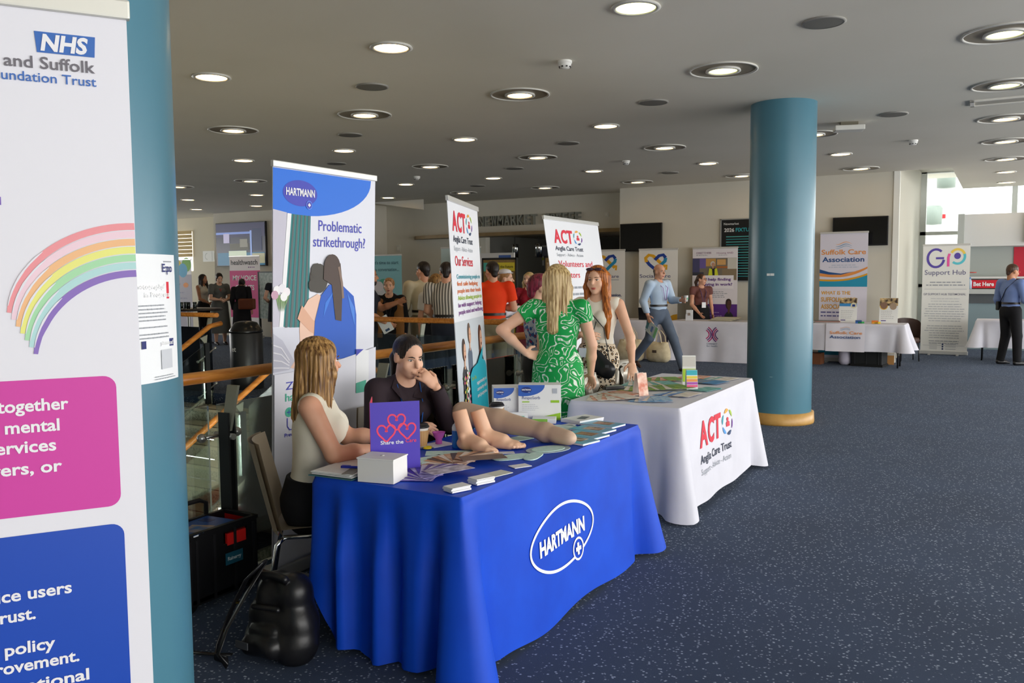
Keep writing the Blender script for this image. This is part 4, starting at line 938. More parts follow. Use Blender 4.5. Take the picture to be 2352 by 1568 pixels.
# white box
t = thing('white_box', 'plain white cardboard box at the near corner of the blue table', 'box', (-2.275, 2.79, TZ), .19)
MB().bb(-.085, .085, -.065, .065, 0, .100).build('body', M('#eceae6', .6), t, bevel=.002); MB().bb(-.088, .088, -.068, .068, .098, .104).build('lid', M('#f0eeea', .6), t, bevel=.002); MB().lathe([(.009, .1041), (.008, .106), (0, .1065)], (0, 0, 0), 12).build('dimple', M('#d6d4d0', .6), t)
# folder standing open
VIO = M('#4a35b8', .45)
t = thing('presentation_folder', 'standing violet folder with three pink looped hearts, Share the Care', 'folder', (-2.31, 2.93, TZ))
A, B = Vector((-.075, -.085, 0)), Vector((.075, .075, 0)); U = (B-A).normalized(); w = (B-A).length; hF = .315
for nm, P0, P1, mt in (('front_cover', A, B, VIO), ('back_cover', A, A+Vector((-.12, .16, 0)), M('#ef3f5f', .45))):
    d = (P1-P0); L = d.length; ang = math.atan2(d.y, d.x); MB().box((P0+P1)/2+Vector((0, 0, hF/2)), (L, .003, hF), ang).build(nm, mt, t)
p = Panel(A+U.cross(Vector((0, 0, 1)))*.0016, U, (0, 0, 1), t, step=.0007); PK = M('#f23a64', .45)
def heart(cx, cy, r):
    pts = [(cx-.10*r, cy-.05*r), (cx-.02*r, cy+.28*r), (cx-.30*r, cy+.62*r), (cx-.72*r, cy+.60*r), (cx-.95*r, cy+.22*r), (cx-.82*r, cy-.25*r), (cx-.4*r, cy-.7*r), (cx, cy-1.05*r), (cx+.4*r, cy-.7*r), (cx+.82*r, cy-.25*r), (cx+.95*r, cy+.22*r), (cx+.72*r, cy+.60*r), (cx+.30*r, cy+.62*r), (cx+.02*r, cy+.25*r), (cx+.10*r, cy-.05*r)]
    sm = []
    for i in range(len(pts)-1):
        for k in range(3): f = k/3; a = pts[max(0, i-1)]; b = pts[i]; c = pts[i+1]; d = pts[min(len(pts)-1, i+2)]; sm.append(tuple(.5*((2*b[q])+(-a[q]+c[q])*f+(2*a[q]-5*b[q]+4*c[q]-d[q])*f*f+(-a[q]+3*b[q]-3*c[q]+d[q])*f**3) for q in (0, 1)))
    return sm+[pts[-1]]
p.stroke(heart(w*.32, .185, .042), .0075, PK, 1, 'heart_print').stroke(heart(w*.74, .190, .040), .0075, PK, 1, 'heart_print').stroke(heart(w*.53, .232, .040), .0075, PK, 1, 'heart_print')
p.text('Share the', w*.20, .128, .0165, WHITE, w=w*.46, bold=.015).text('Care', w*.70, .132, .0165, PK, w=w*.22, bold=.01, shear=.15).disc(w*.62, .055, .008, .008, PK, 1, 'heart_print', n=10).arc(w*.62, .035, .012, .009, 0, 360, .002, WHITE, 1, 'logo_ring').done()
# cards, leaflets, pads
def card_stack(x, y, rz, n, label):
    t = thing('card_stack', label, 'cards', (x, y, TZ), rz)
    for k in range(n): MB().box((.002*math.sin(k*2.1), .002*math.cos(k*1.3), .0025+k*.0042), (.062, .095, .0034), .015*math.sin(k*1.9)).build('card', M('#f2f2f2', .55), t)
card_stack(-1.893, 2.79, -.35, 5, 'white card stack nearest the front corner of the blue table'); card_stack(-1.875, 2.945, -.35, 6, 'white card stack second from the front corner')
flat_item('pale_leaflet', 'pale printed card lying on the blue table edge', 'card', quad(-1.90, 3.105, .075, .135, -.25), M('#dfe0d4', .6))
flat_item('small_card', 'small blank white card near the blue table edge', 'card', quad(-1.885, 3.29, .06, .09, -.5), M('#f0f0f2', .6))
flat_item('pale_strip', 'pale grey strip lying beside the bare model toes', 'card', quad(-2.10, 3.50, .045, .11, -.9), M('#cfd2da', .6))
flat_item('white_slip', 'small white slip beside the stacked catalogues', 'card', quad(-2.17, 4.33, .06, .10, -.3), M('#f0f0f2', .6))
def fan(x, y, r, n, a0, a1, cols, label, lw=.10, ll=.21):
    t = thing('leaflet_fan', label, 'leaflets', (x, y, TZ))
    for k in range(n):
        a = a0+(a1-a0)*k/(n-1); c = Vector((math.cos(a), math.sin(a)))*r
        e = MB().box((0, 0, 0), (lw, ll, .0012)).build('leaflet', cols[k % len(cols)], t); e.location = (c.x, c.y, .002+k*.0017); e.rotation_euler = (0, 0, a-math.pi/2)
        e['rot'] = 0; del e['rot']
    return t
PURPL = [noisy('purple_leaflet', '#3a2a90', '#6a55c0', 26, .4, lo=.3, hi=.7), M('#c9c2dc', .4), M('#4a2f98', .4), noisy('purple_leaflet_b', '#8a8298', '#e4dcec', 20, .4)]
BROWNL = [noisy('photo_leaflet', '#a8744c', '#d8b08c', 22, .35, lo=.3, hi=.7), M('#f0e6dc', .4), noisy('photo_leaflet_b', '#c88a60', '#e8c8ac', 18, .35), M('#5a4a4c', .4)]
t = fan(-2.10, 2.90, .09, 16, 3.6, 1.2, PURPL, 'fanned purple leaflets on the blue table'); fan(-2.13, 3.20, .09, 16, 3.5, .8, BROWNL, 'fanned tan photo leaflets on the blue table')
MINT, GREYF = M('#c4e8de', .6), M('#b9c9cc', .6)
MINTT = noisy('mint_foam', '#bfe4da', '#d4efe8', 60, .7)
flat_item('mint_dressing', 'mint square dressing with grey border next to the violet folder', 'dressing', quad(-2.325, 3.20, .13, .20, -.35), M('#aebfc4', .6), inner=.78, imat=MINTT)
flat_item('mint_dressing', 'long plain mint dressing beside the bare model foot', 'dressing', quad(-2.33, 3.37, .10, .23, -1.0), MINTT)
flat_item('mint_dressing', 'heel-shaped mint dressing with two lobes at the table edge', 'dressing', blob(-2.01, 3.44, .055, .11, -.55, sq=.7), MINTT); flat_item('mint_dressing', 'narrow mint lobe dressing at the table edge', 'dressing', blob(-1.93, 3.50, .035, .09, .2, sq=.7), MINTT, th=.0045)
flat_item('mint_dressing', 'oval mint dressing with grey border near the far table edge', 'dressing', blob(-1.945, 3.68, .08, .125, -.45), M('#a9bac2', .6), inner=.75, imat=MINTT)
flat_item('mint_dressing', 'folded mint dressing behind the bare feet', 'dressing', quad(-2.215, 3.84, .10, .15, -.3), MINTT); flat_item('mint_dressing', 'large round mint dressing beside the model leg', 'dressing', blob(-2.20, 4.19, .10, .17, -.5), M('#a7c4c4', .5), inner=.85, imat=M('#c8dcd8', .5))
flat_item('white_pad', 'white square pad under the pink measuring cup', 'dressing', quad(-2.50, 3.52, .11, .14, -.3), M('#e8eaf0', .6))
# catalogues in a row at the far edge
AQ = noisy('catalogue_cover', '#3fa3cc', '#57b4d8', 7, .3)
for k, (x, y, rz, lab) in enumerate([(-1.92, 3.93, -.30, 'front'), (-1.935, 4.09, -.28, 'second'), (-1.965, 4.25, -.27, 'third'), (-1.985, 4.43, -.25, 'last and farthest')]):
    t = thing('catalogue', 'aqua blue catalogue with a photo cover, %s of four along the edge' % lab, 'catalogue', (x, y, TZ+.0002*k), rz+.1, 'aqua catalogues')
    MB().box((0, 0, .005), (.215, .145, .009)).build('pages', M('#e8e8e6', .6), t); MB().box((0, 0, .0105), (.218, .147, .0012)).build('cover', AQ, t)
    MB().box((.0, .01, .0115), (.11, .08, .0006), .1).build('cover_photo', noisy('cover_photo_%d' % k, ('#e8d8c8', '#b88a68', '#d8c0b0', '#c8a898')[k], '#7a5a48', 30, .4), t)
t = thing('white_catalogue', 'stack of white booklets behind the aqua catalogues', 'booklets', (-2.15, 4.50, TZ), -.3)
for k in range(3): MB().box((.002*k, 0, .004+k*.0075), (.15, .21, .0066)).build('booklet', M('#e9eaea', .5), t)
MB().box((.01, 0, .0235), (.05, .09, .0006), .4).build('cover_print', M('#5f6a74', .5), t)
# bottle, cups, jar, scissors
t = thing('squeeze_bottle', 'blue liquid squeeze bottle with white nozzle and red cap', 'bottle', (-2.372, 3.50, TZ))
MB().lathe([(0, 0), (.024, 0), (.025, .01), (.025, .085), (.0245, .09)], n=20).build('liquid', M('#1a6fc8', .2), t); MB().lathe([(.0246, .09), (.025, .105), (.020, .118), (.012, .124)], n=20).build('shoulder', M('#cfe0ea', .25), t)
MB().lathe([(.012, .124), (.010, .135), (.005, .168), (.004, .172)], n=14).build('nozzle', M('#e4ecf0', .3), t); MB().lathe([(.006, .170), (.006, .184), (.004, .187), (0, .187)], n=12).build('cap', M('#e02a2a', .4), t)
t = thing('measuring_cup', 'pink translucent measuring cup on the white pad', 'cup', (-2.505, 3.53, TZ+.004))
MB().lathe([(0, .002), (.018, 0), (.017, .026), (.022, .030), (.033, .058), (.035, .060), (.031, .058), (.020, .030), (0, .028)], n=20).build('cup', M('#d863c8', .25), t)
t = thing('scissors', 'small scissors with yellow handles near the coffee cup', 'scissors', (-2.49, 3.41, TZ), .6)
for s in (-1, 1):
    MB().tube([(.018*math.cos(a), s*.014+.011*math.sin(a), .006) for a in [k*math.pi/6 for k in range(12)]], .0045, 8, closed=True).build('handle', M('#e8d020', .4), t); MB().box((-.05, s*.004, .005), (.07, .008, .003), s*.05).build('blade', STEEL, t)
KRAFT, LID = M('#c49a66', .7), M('#16161a', .4)
def coffee_cup(x, y, label, z=TZ):
    t = thing('paper_cup', label, 'cup', (x, y, z)); MB().lathe([(0, .002), (.028, 0), (.041, .105), (.042, .108)], n=28).build('cup', M('#ece8e0', .6), t)
    sl = MB(); n = 40; sl.grid(lambda u, v: Vector(((.0302+.0120*v+(.0012 if int(u*n) % 2 else 0))*math.cos(2*math.pi*u), (.0302+.0120*v+(.0012 if int(u*n) % 2 else 0))*math.sin(2*math.pi*u), .012+.080*v)), n, 1, False, True); sl.build('sleeve', KRAFT, t)
    MB().lathe([(.0425, .104), (.045, .107), (.044, .112), (.040, .114), (.038, .122), (.034, .124), (.033, .119), (0, .118)], n=28).build('lid', LID, t); return t
coffee_cup(-2.535, 3.415, 'kraft paper coffee cup with black lid gripped behind the folder'); coffee_cup(-2.56, 4.20, 'kraft paper coffee cup with black lid beside the dressing boxes')
t = thing('glass_jar', 'small clear jar with grey lid behind the bare feet', 'jar', (-2.39, 3.885, TZ)); MB().lathe([(0, 0), (.024, 0), (.025, .04), (.022, .048)], n=18).build('jar', M('#b8c4c8', .15), t); MB().lathe([(.025, .046), (.025, .06), (0, .061)], n=18).build('lid', M('#8f9496', .4, .4), t)
# dressing boxes
def resp_box(loc, rz, label, band, w=.255, d=.12, h=.215):
    t = thing('dressing_box', label, 'box', loc, rz); MB().bb(-w/2, w/2, -d/2, d/2, 0, h).build('carton', M('#eef0f0', .5), t, bevel=.002)
    p = Panel((-w/2, -d/2-.0006, 0), (1, 0, 0), (0, 0, 1), t, step=.0006); bb = M('#2f62c0', .5)
    p.poly([(0, h-.001), (0, h*.70)]+[(w*.12+w*.50*math.sin(math.radians(a)), h-.004-h*.30*math.cos(math.radians(a))) for a in range(-10, 91, 10)]+[(w*.62, h-.001)], bb, 1, 'blue_corner')
    hartmann_logo(p, w*.19, h*.86, w*.25, M('#16307c', .5), 2)
    p.text('RespoSorb', w*.09, h*.60, h*.085, M('#4a5a94', .5), w=w*.42).rect(w*.09, h*.51, w*.26, h*.54, band, 2, 'grade_text').rect(w*.76, h*.50, w*.96, h*.57, band, 2, 'grade_tag').lines(w*.09, h*.44, w*.4, 4, h*.05, h*.015, M('#c8ccd0', .6), l=2)
    p.poly([(w*.30, .003), (w*.99, .003), (w*.99, h*.22), (w*.6, h*.12)], band, 2, 'colour_sweep').rect(w*.80, h*.76, w*.91, h*.90, M('#b4bac4', .6), 2, 'blank_square').done(); return t
resp_box((-2.415, 4.46, TZ), .49, 'white dressing carton with lime green band, front one of the pair', M('#9acb2c', .5)); resp_box((-2.60, 4.41, TZ), .62, 'white dressing carton with orange tag behind the coffee cup', M('#ee9a3c', .5), .20, .16, .195)
t = thing('tent_card', 'small white folded product card in front of the dressing cartons', 'card', (-2.44, 4.235, TZ), .5); MB().box((0, -.02, .035), (.12, .003, .075), mat=Matrix.Rotation(-.35, 3, 'X')).build('front_leaf', M('#f2f4f4', .5), t); MB().box((0, .02, .035), (.12, .003, .075), mat=Matrix.Rotation(.35, 3, 'X')).build('rear_leaf', M('#e6e8e8', .5), t)
MB().box((.03, -.024, .045), (.02, .002, .015), mat=Matrix.Rotation(-.35, 3, 'X')).build('mint_mark', M('#6fc8b4', .5), t)
t = thing('flat_carton', 'low white carton with green edge before the dressing boxes', 'box', (-2.33, 4.36, TZ), .45); MB().bb(-.07, .07, -.045, .045, 0, .03).build('carton', M('#eef0ee', .5), t, bevel=.002); MB().bb(-.071, .02, -.046, -.0445, .002, .028).build('green_edge', M('#8fc84a', .5), t)

# ---- model leg and feet
SKINL = noisy('silicone_skin', '#e2b08e', '#ecc0a2', 7, .42); SKINP = noisy('stocking_skin', '#cbaa90', '#d6b8a0', 5, .5)
def model_foot(name, label, loc, rz, flip=1, h=.155, mat=SKINL):
    """bare model foot with ankle stump; toes towards +Y"""
    f = flip; pr = [('c', (0, -.02, .045), .040, (0, -.075, h), .037), ('e', (0, -.045, .032), (.032, .038, .032)), ('c', (0, -.01, .05), .040, (.004*f, .07, .035), .036), ('c', (.004*f, .07, .030), .036, (.002*f, .135, .018), .030, {'flat': .62, 'f': (0, 0, 1)}), ('c', (.022*f, .06, .022), .022, (.026*f, .13, .018), .020), ('c', (-.020*f, .03, .016), .018, (-.026*f, .115, .014), .016), ('e', (.037*f, -.025, .075), (.012, .014, .014)), ('e', (-.036*f, -.03, .066), (.012, .014, .014))]
    for k, (x, y, L, r) in enumerate(((.024, .145, .042, .0135), (.006, .150, .034, .0095), (-.007, .146, .030, .009), (-.019, .138, .026, .0085), (-.030, .126, .022, .008))):
        pr.append(('c', (x*f, y-.02, .016), r*1.05, (x*f*1.08, y+L*.6, .0125), r*.98, {'k': .006}))
    me = sdf_mesh(pr, .0042, .014, cuts=[((0, 0, 0), (0, 0, -1)), ((0, -.075, h-.006), (0, -.35, 1))], name='foot')
    t = thing(name, label, 'model foot', loc, rz); put('foot', me, mat, t)
    for k, (x, y, s) in enumerate(((.027, .172, 1.0), (.0065, .172, .68), (-.0078, .165, .64), (-.0208, .155, .6), (-.0330, .140, .56))):
        MB().ball((x*f, y, .0215 if k == 0 else .0185), (.0085*s, .0075*s, .0032), 10, 6).build('toenail', M('#ecc8b4', .3), t)
    return t
model_foot('anatomy_model', 'bare lifelike model foot with toes, front one of the two', (-2.27, 3.47, TZ), -1.72, 1, .20); model_foot('anatomy_model', 'bare lifelike model foot with toes, rear one of the two', (-2.235, 3.60, TZ), -1.42, -1, .19)
t = thing('anatomy_model', 'long stockinged model leg lying across the blue table', 'model leg', (-2.17, 3.86, TZ))
K, A_, T_ = Vector((-.43, .04, .10)), Vector((.13, -.02, .055)), Vector((.275, -.06, .045))
me = sdf_mesh([('c', K, .066, K.lerp(A_, .45), .062), ('c', K.lerp(A_, .45), .062, A_, .040), ('e', (.12, -.02, .045), (.045, .04, .045)), ('c', A_, .042, T_, .036), ('c', (.21, -.04, .042), .042, (.29, -.065, .040), .028, {'flat': .8, 'f': (0, 0, 1)})], .007, .03, cuts=[((0, 0, 0), (0, 0, -1))], name='leg')
put('leg', me, SKINP, t)

# ================================================================ leaflets and stands on the white table
def leaf_pile(x, y, rz, n, cols, label, w=.125, l=.235, spread=.05, sk=.18):
    n = int(n*1.5); spread *= 1.15
    t = thing('leaflet_spread', label, 'leaflets', (x, y, TZ), rz)
    for k in range(n):
        e = MB().box((0, 0, 0), (w, l, .0012)).build('leaflet', cols[k % len(cols)], t); e.location = (spread*(k-(n-1)/2), .01*math.sin(k*2.3), .002+k*.0016); e.rotation_euler = (0, .0, sk*math.sin(k*1.1)+.06*(k-n/2))
    return t
def two(a, b, s=18): return noisy('leaflet_'+a[1:], a, b, s, .4, lo=.35, hi=.65)
TEL, OLIVE, SKYL, RUST, CREAM = two('#1e9a9a', '#8fd0cc'), two('#8fae1c', '#2f8a4a'), two('#3f94d0', '#cfe4f0'), two('#c8623c', '#ecd0bc'), two('#ece8e2', '#cfc4b8')
leaf_pile(-2.38, 5.45, .6, 6, [CREAM, RUST, CREAM], 'cream and rust leaflets at the near left of the white table', spread=.022); leaf_pile(-2.10, 5.50, .3, 5, [SKYL, CREAM, SKYL], 'sky blue leaflets at the near edge of the white table', spread=.02)
leaf_pile(-2.40, 5.62, .9, 5, [RUST, CREAM], 'rust leaflets below the red-haired woman', spread=.02); leaf_pile(-2.02, 5.83, -.1, 4, [SKYL, M('#2f6fc0', .4), CREAM], 'blue and white leaflets beside the small stand', spread=.025)
leaf_pile(-2.28, 6.05, .45, 9, [OLIVE, CREAM, OLIVE], 'wide fan of olive green leaflets on the white table', spread=.028); leaf_pile(-2.42, 6.30, .4, 6, [TEL, CREAM], 'teal leaflets behind the olive fan', spread=.03); leaf_pile(-2.45, 6.60, .4, 5, [OLIVE, RUST], 'mixed green leaflets at the back of the white table', spread=.03)
leaf_pile(-1.93, 6.20, -.35, 2, [TEL], 'flat teal booklet near the right edge of the white table', w=.13, spread=.01); leaf_pile(-2.06, 6.62, -.2, 4, [M('#7a8088', .4), M('#2f86c0', .4)], 'grey and blue leaflets near the far right edge', spread=.03)
leaf_pile(-2.02, 6.86, -.2, 3, [TEL, CREAM], 'teal and white leaflets by the far corner', spread=.03); leaf_pile(-2.25, 6.88, 0, 3, [RUST, CREAM, TEL], 'rust and teal leaflets at the far end', spread=.03)
def tent(x, y, rz, label, front, back, w=.09, h=.16, extra=()):
    t = thing('leaflet_stand', label, 'stand', (x, y, TZ), rz); a = .32
    MB().box((0, -.028, h/2-.002), (w, .004, h), mat=Matrix.Rotation(-a*.55, 3, 'X')).build('front_panel', front, t); MB().box((0, .028, h/2-.002), (w*.9, .004, h), mat=Matrix.Rotation(a*.55, 3, 'X')).build('rear_panel', back, t)
    for k, (z0, z1, c) in enumerate(extra): MB().box((0, -.0315-(.5-(z0+z1)/2)*h*math.tan(a*.55)*1.0, (z0+z1)/2*h), (w*.96, .002, (z1-z0)*h), mat=Matrix.Rotation(-a*.55, 3, 'X')).build('colour_strip', M(c, .5), t)
tent(-2.26, 5.70, 1.05, 'rust coloured leaning leaflet stand near the woman\'s hand', RUST, M('#d8cfc4', .5), .085, .165)
tent(-2.04, 6.18, .55, 'small rainbow striped display stand on the white table', M('#eef0f0', .5), M('#b8bcbc', .5), .085, .15, ((.72, .97, '#2fb4c4'), (.55, .68, '#ecd84a'), (.40, .53, '#ef9a4a'), (.26, .38, '#b04fb8'), (.13, .24, '#ef5a8c')))
tent(-2.14, 6.42, .45, 'tall lime and white display card behind the rainbow stand', M('#f0f0ec', .5), M('#d0d4d0', .5), .105, .235, ((.12, .55, '#b4dc3a'), (.62, .95, '#d8d4cc')))
t = thing('glasses_case', 'black glasses case resting on leaflets at the table back', 'case', (-2.50, 5.78, TZ+.012), .9); MB().box((0, 0, .016), (.16, .05, .03)).build('case', M('#1c1e1e', .35), t, bevel=.01); MB().box((0, -.002, .0325), (.13, .03, .003)).build('strap', M('#8f9a8c', .5), t)
# ---- on the far tables
def easel_sign(x, y, label, seed, band):
    t = thing('tabletop_sign', label, 'sign', (x, y, .757), 0); MB().box((0, .03, .22), (.30, .006, .44), mat=Matrix.Rotation(-.12, 3, 'X')).build('board', M('#eef0ee', .5), t); MB().box((0, .10, .15), (.04, .004, .32), mat=Matrix.Rotation(.35, 3, 'X')).build('strut', M('#c8c8c4', .5), t)
    p = Panel((-.15, -.003+.026, .005), (1, 0, 0), (0, .12, 1), t, step=.001)
    p.O = Vector((-.148, .0, .003)); 
    p.rect(0, .30, .296, .435, noisy('sign_photo_%d' % seed, '#3a2c2a', '#e2c48c', 16, .5, lo=.35, hi=.65), 1, 'photo_print')
    if band: p.rect(0, .285, .296, .335, M('#3a8fd0', .5), 2, 'blue_band').disc(.24, .30, .05, .05, M('#e4e0c0', .5), 3, 'round_badge').rect(.215, .28, .265, .32, M('#1c3f8c', .5), 4, 'round_badge')
    else: p.disc(.07, .30, .06, .065, M('#8a6a58', .5), 3, 'round_badge').disc(.22, .29, .055, .06, M('#a8927c', .5), 3, 'round_badge').arc(.07, .30, .06, .065, 180, 360, .012, M('#e8c04a', .5), 4, 'round_badge')
    p.lines(.03, .20, .22, 5, .032, .009, M('#c4c6c8', .6), seed=seed).rect(.03, .03, .11, .045, M('#4a3f90', .5), 2, 'small_mark').done()
easel_sign(-3.27, 16.0, 'white display board with round photos beside the teal column', 1, False); easel_sign(-2.42, 16.0, 'white display board with blue band and round badge', 2, True); easel_sign(-1.76, 16.05, 'white display board with dark round photos at the table end', 3, False)
def stack_item(x, y, cols, label):
    t = thing('colour_stack', label, 'stack', (x, y, .757), .2)
    for k, c in enumerate(cols): MB().box((.04*(k % 2)-.02, 0, .018+.022*(k//2)), (.10, .07, .03)).build('block', M(c, .5), t)
stack_item(-2.18, 15.74, ['#2f6fc0', '#2fb45a', '#1c4f8c'], 'blue and green blocks on the association table'); stack_item(-1.92, 15.76, ['#e8a020', '#f0d020', '#e07820'], 'orange and yellow blocks on the association table')
t = thing('magazine_pile', 'low pile of magazines on the association table', 'magazines', (-2.75, 15.85, .757), .1)
for k in range(4): MB().box((.02*math.sin(k), 0, .004+k*.008), (.42, .26, .007), .04*k).build('magazine', M(('#8a8a80', '#c8c8c4', '#b04a40', '#6a6a60')[k], .5), t)
def tote(name, label, loc, rz, w=.38, d=.20, h=.42, lie=False):
    t = thing(name, label, 'bag', loc, rz); cv = noisy('canvas', '#d8c8a2', '#e6d8b6', 14, .85)
    pr = [('c', (-w*.32, 0, .10), .10, (-w*.28, 0, h*.8), .07), ('c', (w*.32, 0, .10), .10, (w*.28, 0, h*.8), .07), ('e', (0, 0, h*.38), (w*.5, d*.55, h*.42))]
    put('bag_body', sdf_mesh(pr, .014, .05, cuts=[((0, 0, 0), (0, 0, -1)), ((0, 0, h*.82), (0, 0, 1))], name='bag_body'), cv, t)
    for s in (-1, 1):
        MB().tube([(-w*.22, s*d*.28, h*.78), (-w*.18, s*d*.3, h*1.08), (-w*.05, s*d*.2, h*1.28), (w*.08, s*d*.2, h*1.26), (w*.2, s*d*.3, h*1.05), (w*.24, s*d*.28, h*.78)], .014, 8, flat=.4).build('handle', cv, t)
    MB().box((0, -d*.56, h*.45), (.09, .004, .05)).build('print', M('#5a4a40', .7), t)
    return t
tote('canvas_tote', 'cream canvas tote bag full of handles by the walking man', (-6.12, 14.93, 0), .2, .50, .3, .50); tote('canvas_tote', 'cream canvas tote bag leaning behind the walking man\'s leg', (-5.58, 14.98, 0), -.2, .46, .26, .46)
t = thing('canvas_bag_pile', 'folded cream canvas bags lying on the white far table', 'bags', (-3.75, 15.72, .757))
for k in range(4): MB().box((.02*math.sin(k*2), .01*k, .02+k*.035), (.42, .30, .03), .05*k).build('folded_bag', noisy('canvas_fold', '#ddceaa', '#e8dcbc', 14, .85), t, bevel=.008)
t = thing('canvas_bag_pile', 'low spread of cream bags before the woman with glasses', 'bags', (-4.55, 15.75, .757))
for k in range(3): MB().box((.05*k-.05, .0, .012+k*.022), (.45, .30, .02), .08*k-.05).build('folded_bag', M('#bdb59c', .8), t, bevel=.006)
t = thing('leaflet_holder', 'small white leaflet holder at the left end of the white far table', 'holder', (-5.18, 15.55, .757), .1); MB().box((0, .02, .10), (.12, .05, .20)).build('holder', M('#eceef0', .5), t); MB().box((0, -.012, .06), (.13, .03, .12)).build('pocket', M('#e2e4e8', .5), t); MB().box((0, -.028, .12), (.05, .002, .05)).build('mark', M('#9a8a80', .5), t)
t = thing('laptop', 'open black laptop on the lilac table behind the red-haired woman', 'laptop', (-6.0, 15.6, .757), .1); MB().box((0, 0, .008), (.36, .25, .014)).build('base', M('#1a1a1e', .4), t); MB().box((0, -.14, .12), (.36, .012, .24), mat=Matrix.Rotation(.2, 3, 'X')).build('screen', M('#141418', .3), t)
t = thing('gift_jar', 'jar of dark wrapped sweets on the lilac table', 'jar', (-6.62, 15.55, .757)); MB().lathe([(0, 0), (.10, 0), (.12, .05), (.11, .19), (.09, .22)], n=20).build('jar', noisy('sweets', '#4a2030', '#8a5a68', 40, .4, lo=.4, hi=.6), t); MB().lathe([(.095, .22), (.095, .25), (0, .255)], n=20).build('lid', M('#2a1a20', .4), t)
# under the association table
t = thing('black_trolley_bag', 'black mesh crate bag under the association table', 'bag', (-2.04, 15.98, 0), -.15); MB().bb(-.26, .26, -.17, .17, .03, .33).build('body', M('#1a1c1e', .6), t, bevel=.02); MB().bb(-.27, .27, -.18, .18, .0, .04).build('base', M('#101112', .5), t)
[MB().bb(x-.008, x+.008, -.182, -.172, .04, .33).build('strap', M('#2c2e30', .5), t) for x in (-.20, 0, .20)]
t = thing('cardboard_box', 'brown cardboard box on the floor under the association table', 'box', (-1.86, 16.45, 0), .1); MB().bb(-.17, .17, -.12, .12, 0, .17).build('carton', M('#b98448', .8), t); MB().bb(-.18, .18, -.13, .13, .165, .19).build('lid', M('#e0dcd0', .7), t)
t = thing('cardboard_box', 'brown box and dark bag under the association table by the column', 'box', (-3.02, 15.95, 0), -.1); MB().bb(-.2, .2, -.12, .12, 0, .20).build('carton', M('#7a4a2c', .8), t); MB().bb(-.35, -.21, -.12, .1, 0, .16).build('bag', M('#1e2022', .6), t)
t = thing('hanging_bag', 'crumpled pale bag hanging under the association table', 'bag', (-2.46, 16.0, .0)); put('bag', sdf_mesh([('c', (0, 0, .28), .10, (.02, 0, .10), .12), ('e', (.03, 0, .08), (.11, .08, .08))], .014, .04, cuts=[((0, 0, 0), (0, 0, -1))], name='bag'), M('#d4cfe0', .7), t)
# ================================================================ seats, bags, screens and fittings
def shell_chair(label, x, y, rz):
    t = thing('shell_chair', label, 'chair', (x, y, 0), rz, 'shell chairs'); sh = M('#a89a84', .5)
    MB().grid(lambda u, v: Vector(((u-.5)*(.44-.05*abs(v-.5)), -.20+.42*min(v*1.6, 1.0) if False else (-.21+.42*(1-v)), .445+.02*(2*u-1)**2+.015*math.sin(v*3))), 12, 10).build('seat', sh, t)
    MB().grid(lambda u, v: Vector(((u-.5)*(.42-.08*v*v), -.215-.10*v+.045*(2*u-1)**2, .445+.42*v)), 12, 10).grid(lambda u, v: Vector(((u-.5)*(.42-.08*v*v), -.235-.10*v+.045*(2*u-1)**2, .445+.42*v)), 12, 10).build('backrest', sh, t)
    for s in (-1, 1):
        MB().tube([(s*.19, .16, .43), (s*.20, .19, .40), (s*.23, .24, 0)], .011, 10).build('leg', CHROME, t); MB().tube([(s*.19, -.17, .43), (s*.20, -.20, .40), (s*.23, -.27, 0)], .011, 10).build('leg', CHROME, t); MB().tube([(s*.19, .16, .432), (s*.19, -.17, .432)], .011, 10).build('side_bar', CHROME, t)
shell_chair('beige shell chair with chrome legs under the blonde woman in cream', -2.825, 3.0, -.84); shell_chair('beige shell chair under the woman in dark polo', -2.90, 3.79, -1.95)
def tufted_chair(label, x, y, rz):
    t = thing('tufted_chair', label, 'chair', (x, y, 0), rz, 'tufted chairs'); lm = M('#b3aea2', .32, .25)
    def back(u, v):
        a = (u-.5)*2; w_ = .24; bx = u*6; by = v*4; tu = abs(math.sin(math.pi*(bx+by)/1.0*.5))*abs(math.sin(math.pi*(bx-by)*.5))
        return Vector((a*w_, -.235+.05*a*a+.028*tu, .46+.40*v+.02*(1-a*a)))
    MB().grid(back, 42, 28).build('backrest_front', lm, t); MB().grid(lambda u, v: Vector(((u-.5)*.49, -.27+.05*(2*u-1)**2, .45+.415*v+.02*(1-(2*u-1)**2))), 14, 6).build('backrest_rear', lm, t)
    MB().tube([(-.245, -.215, .46), (-.245, -.215, .84), (-.20, -.235, .875), (0, -.255, .885), (.20, -.235, .875), (.245, -.215, .84), (.245, -.215, .46)], .025, 10).build('piping', lm, t)
    MB().bb(-.24, .24, -.24, .24, .40, .48).build('seat', lm, t, bevel=.03)
    for sx in (-1, 1):
        for sy in (-1, 1): MB().tube([(sx*.20, sy*.20, .40), (sx*.22, sy*.22, 0)], .016, 8).build('leg', M('#2a2826', .4), t)
tufted_chair('silver tufted chair under the red-haired woman\'s outstretched hand', -2.54, 6.62, -1.45); tufted_chair('silver tufted chair gripped by the woman in green', -2.54, 5.86, -1.35)
t = thing('tub_chair', 'dark brown tub chair behind the association table end', 'chair', (-1.55, 17.25, 0), .4); t.scale = (.72, .72, .94)
MB().grid(lambda u, v: Vector((.30*math.cos(math.pi*(u*1.3-.15)), .28*math.sin(math.pi*(u*1.3-.15)), .42+.42*v*(1-.3*(2*u-1)**2))), 18, 6).build('backrest', M('#3f2c26', .5), t); MB().lathe([(0, .36), (.27, .36), (.29, .40), (.27, .46), (0, .47)], n=24).build('seat', M('#4a342c', .5), t)
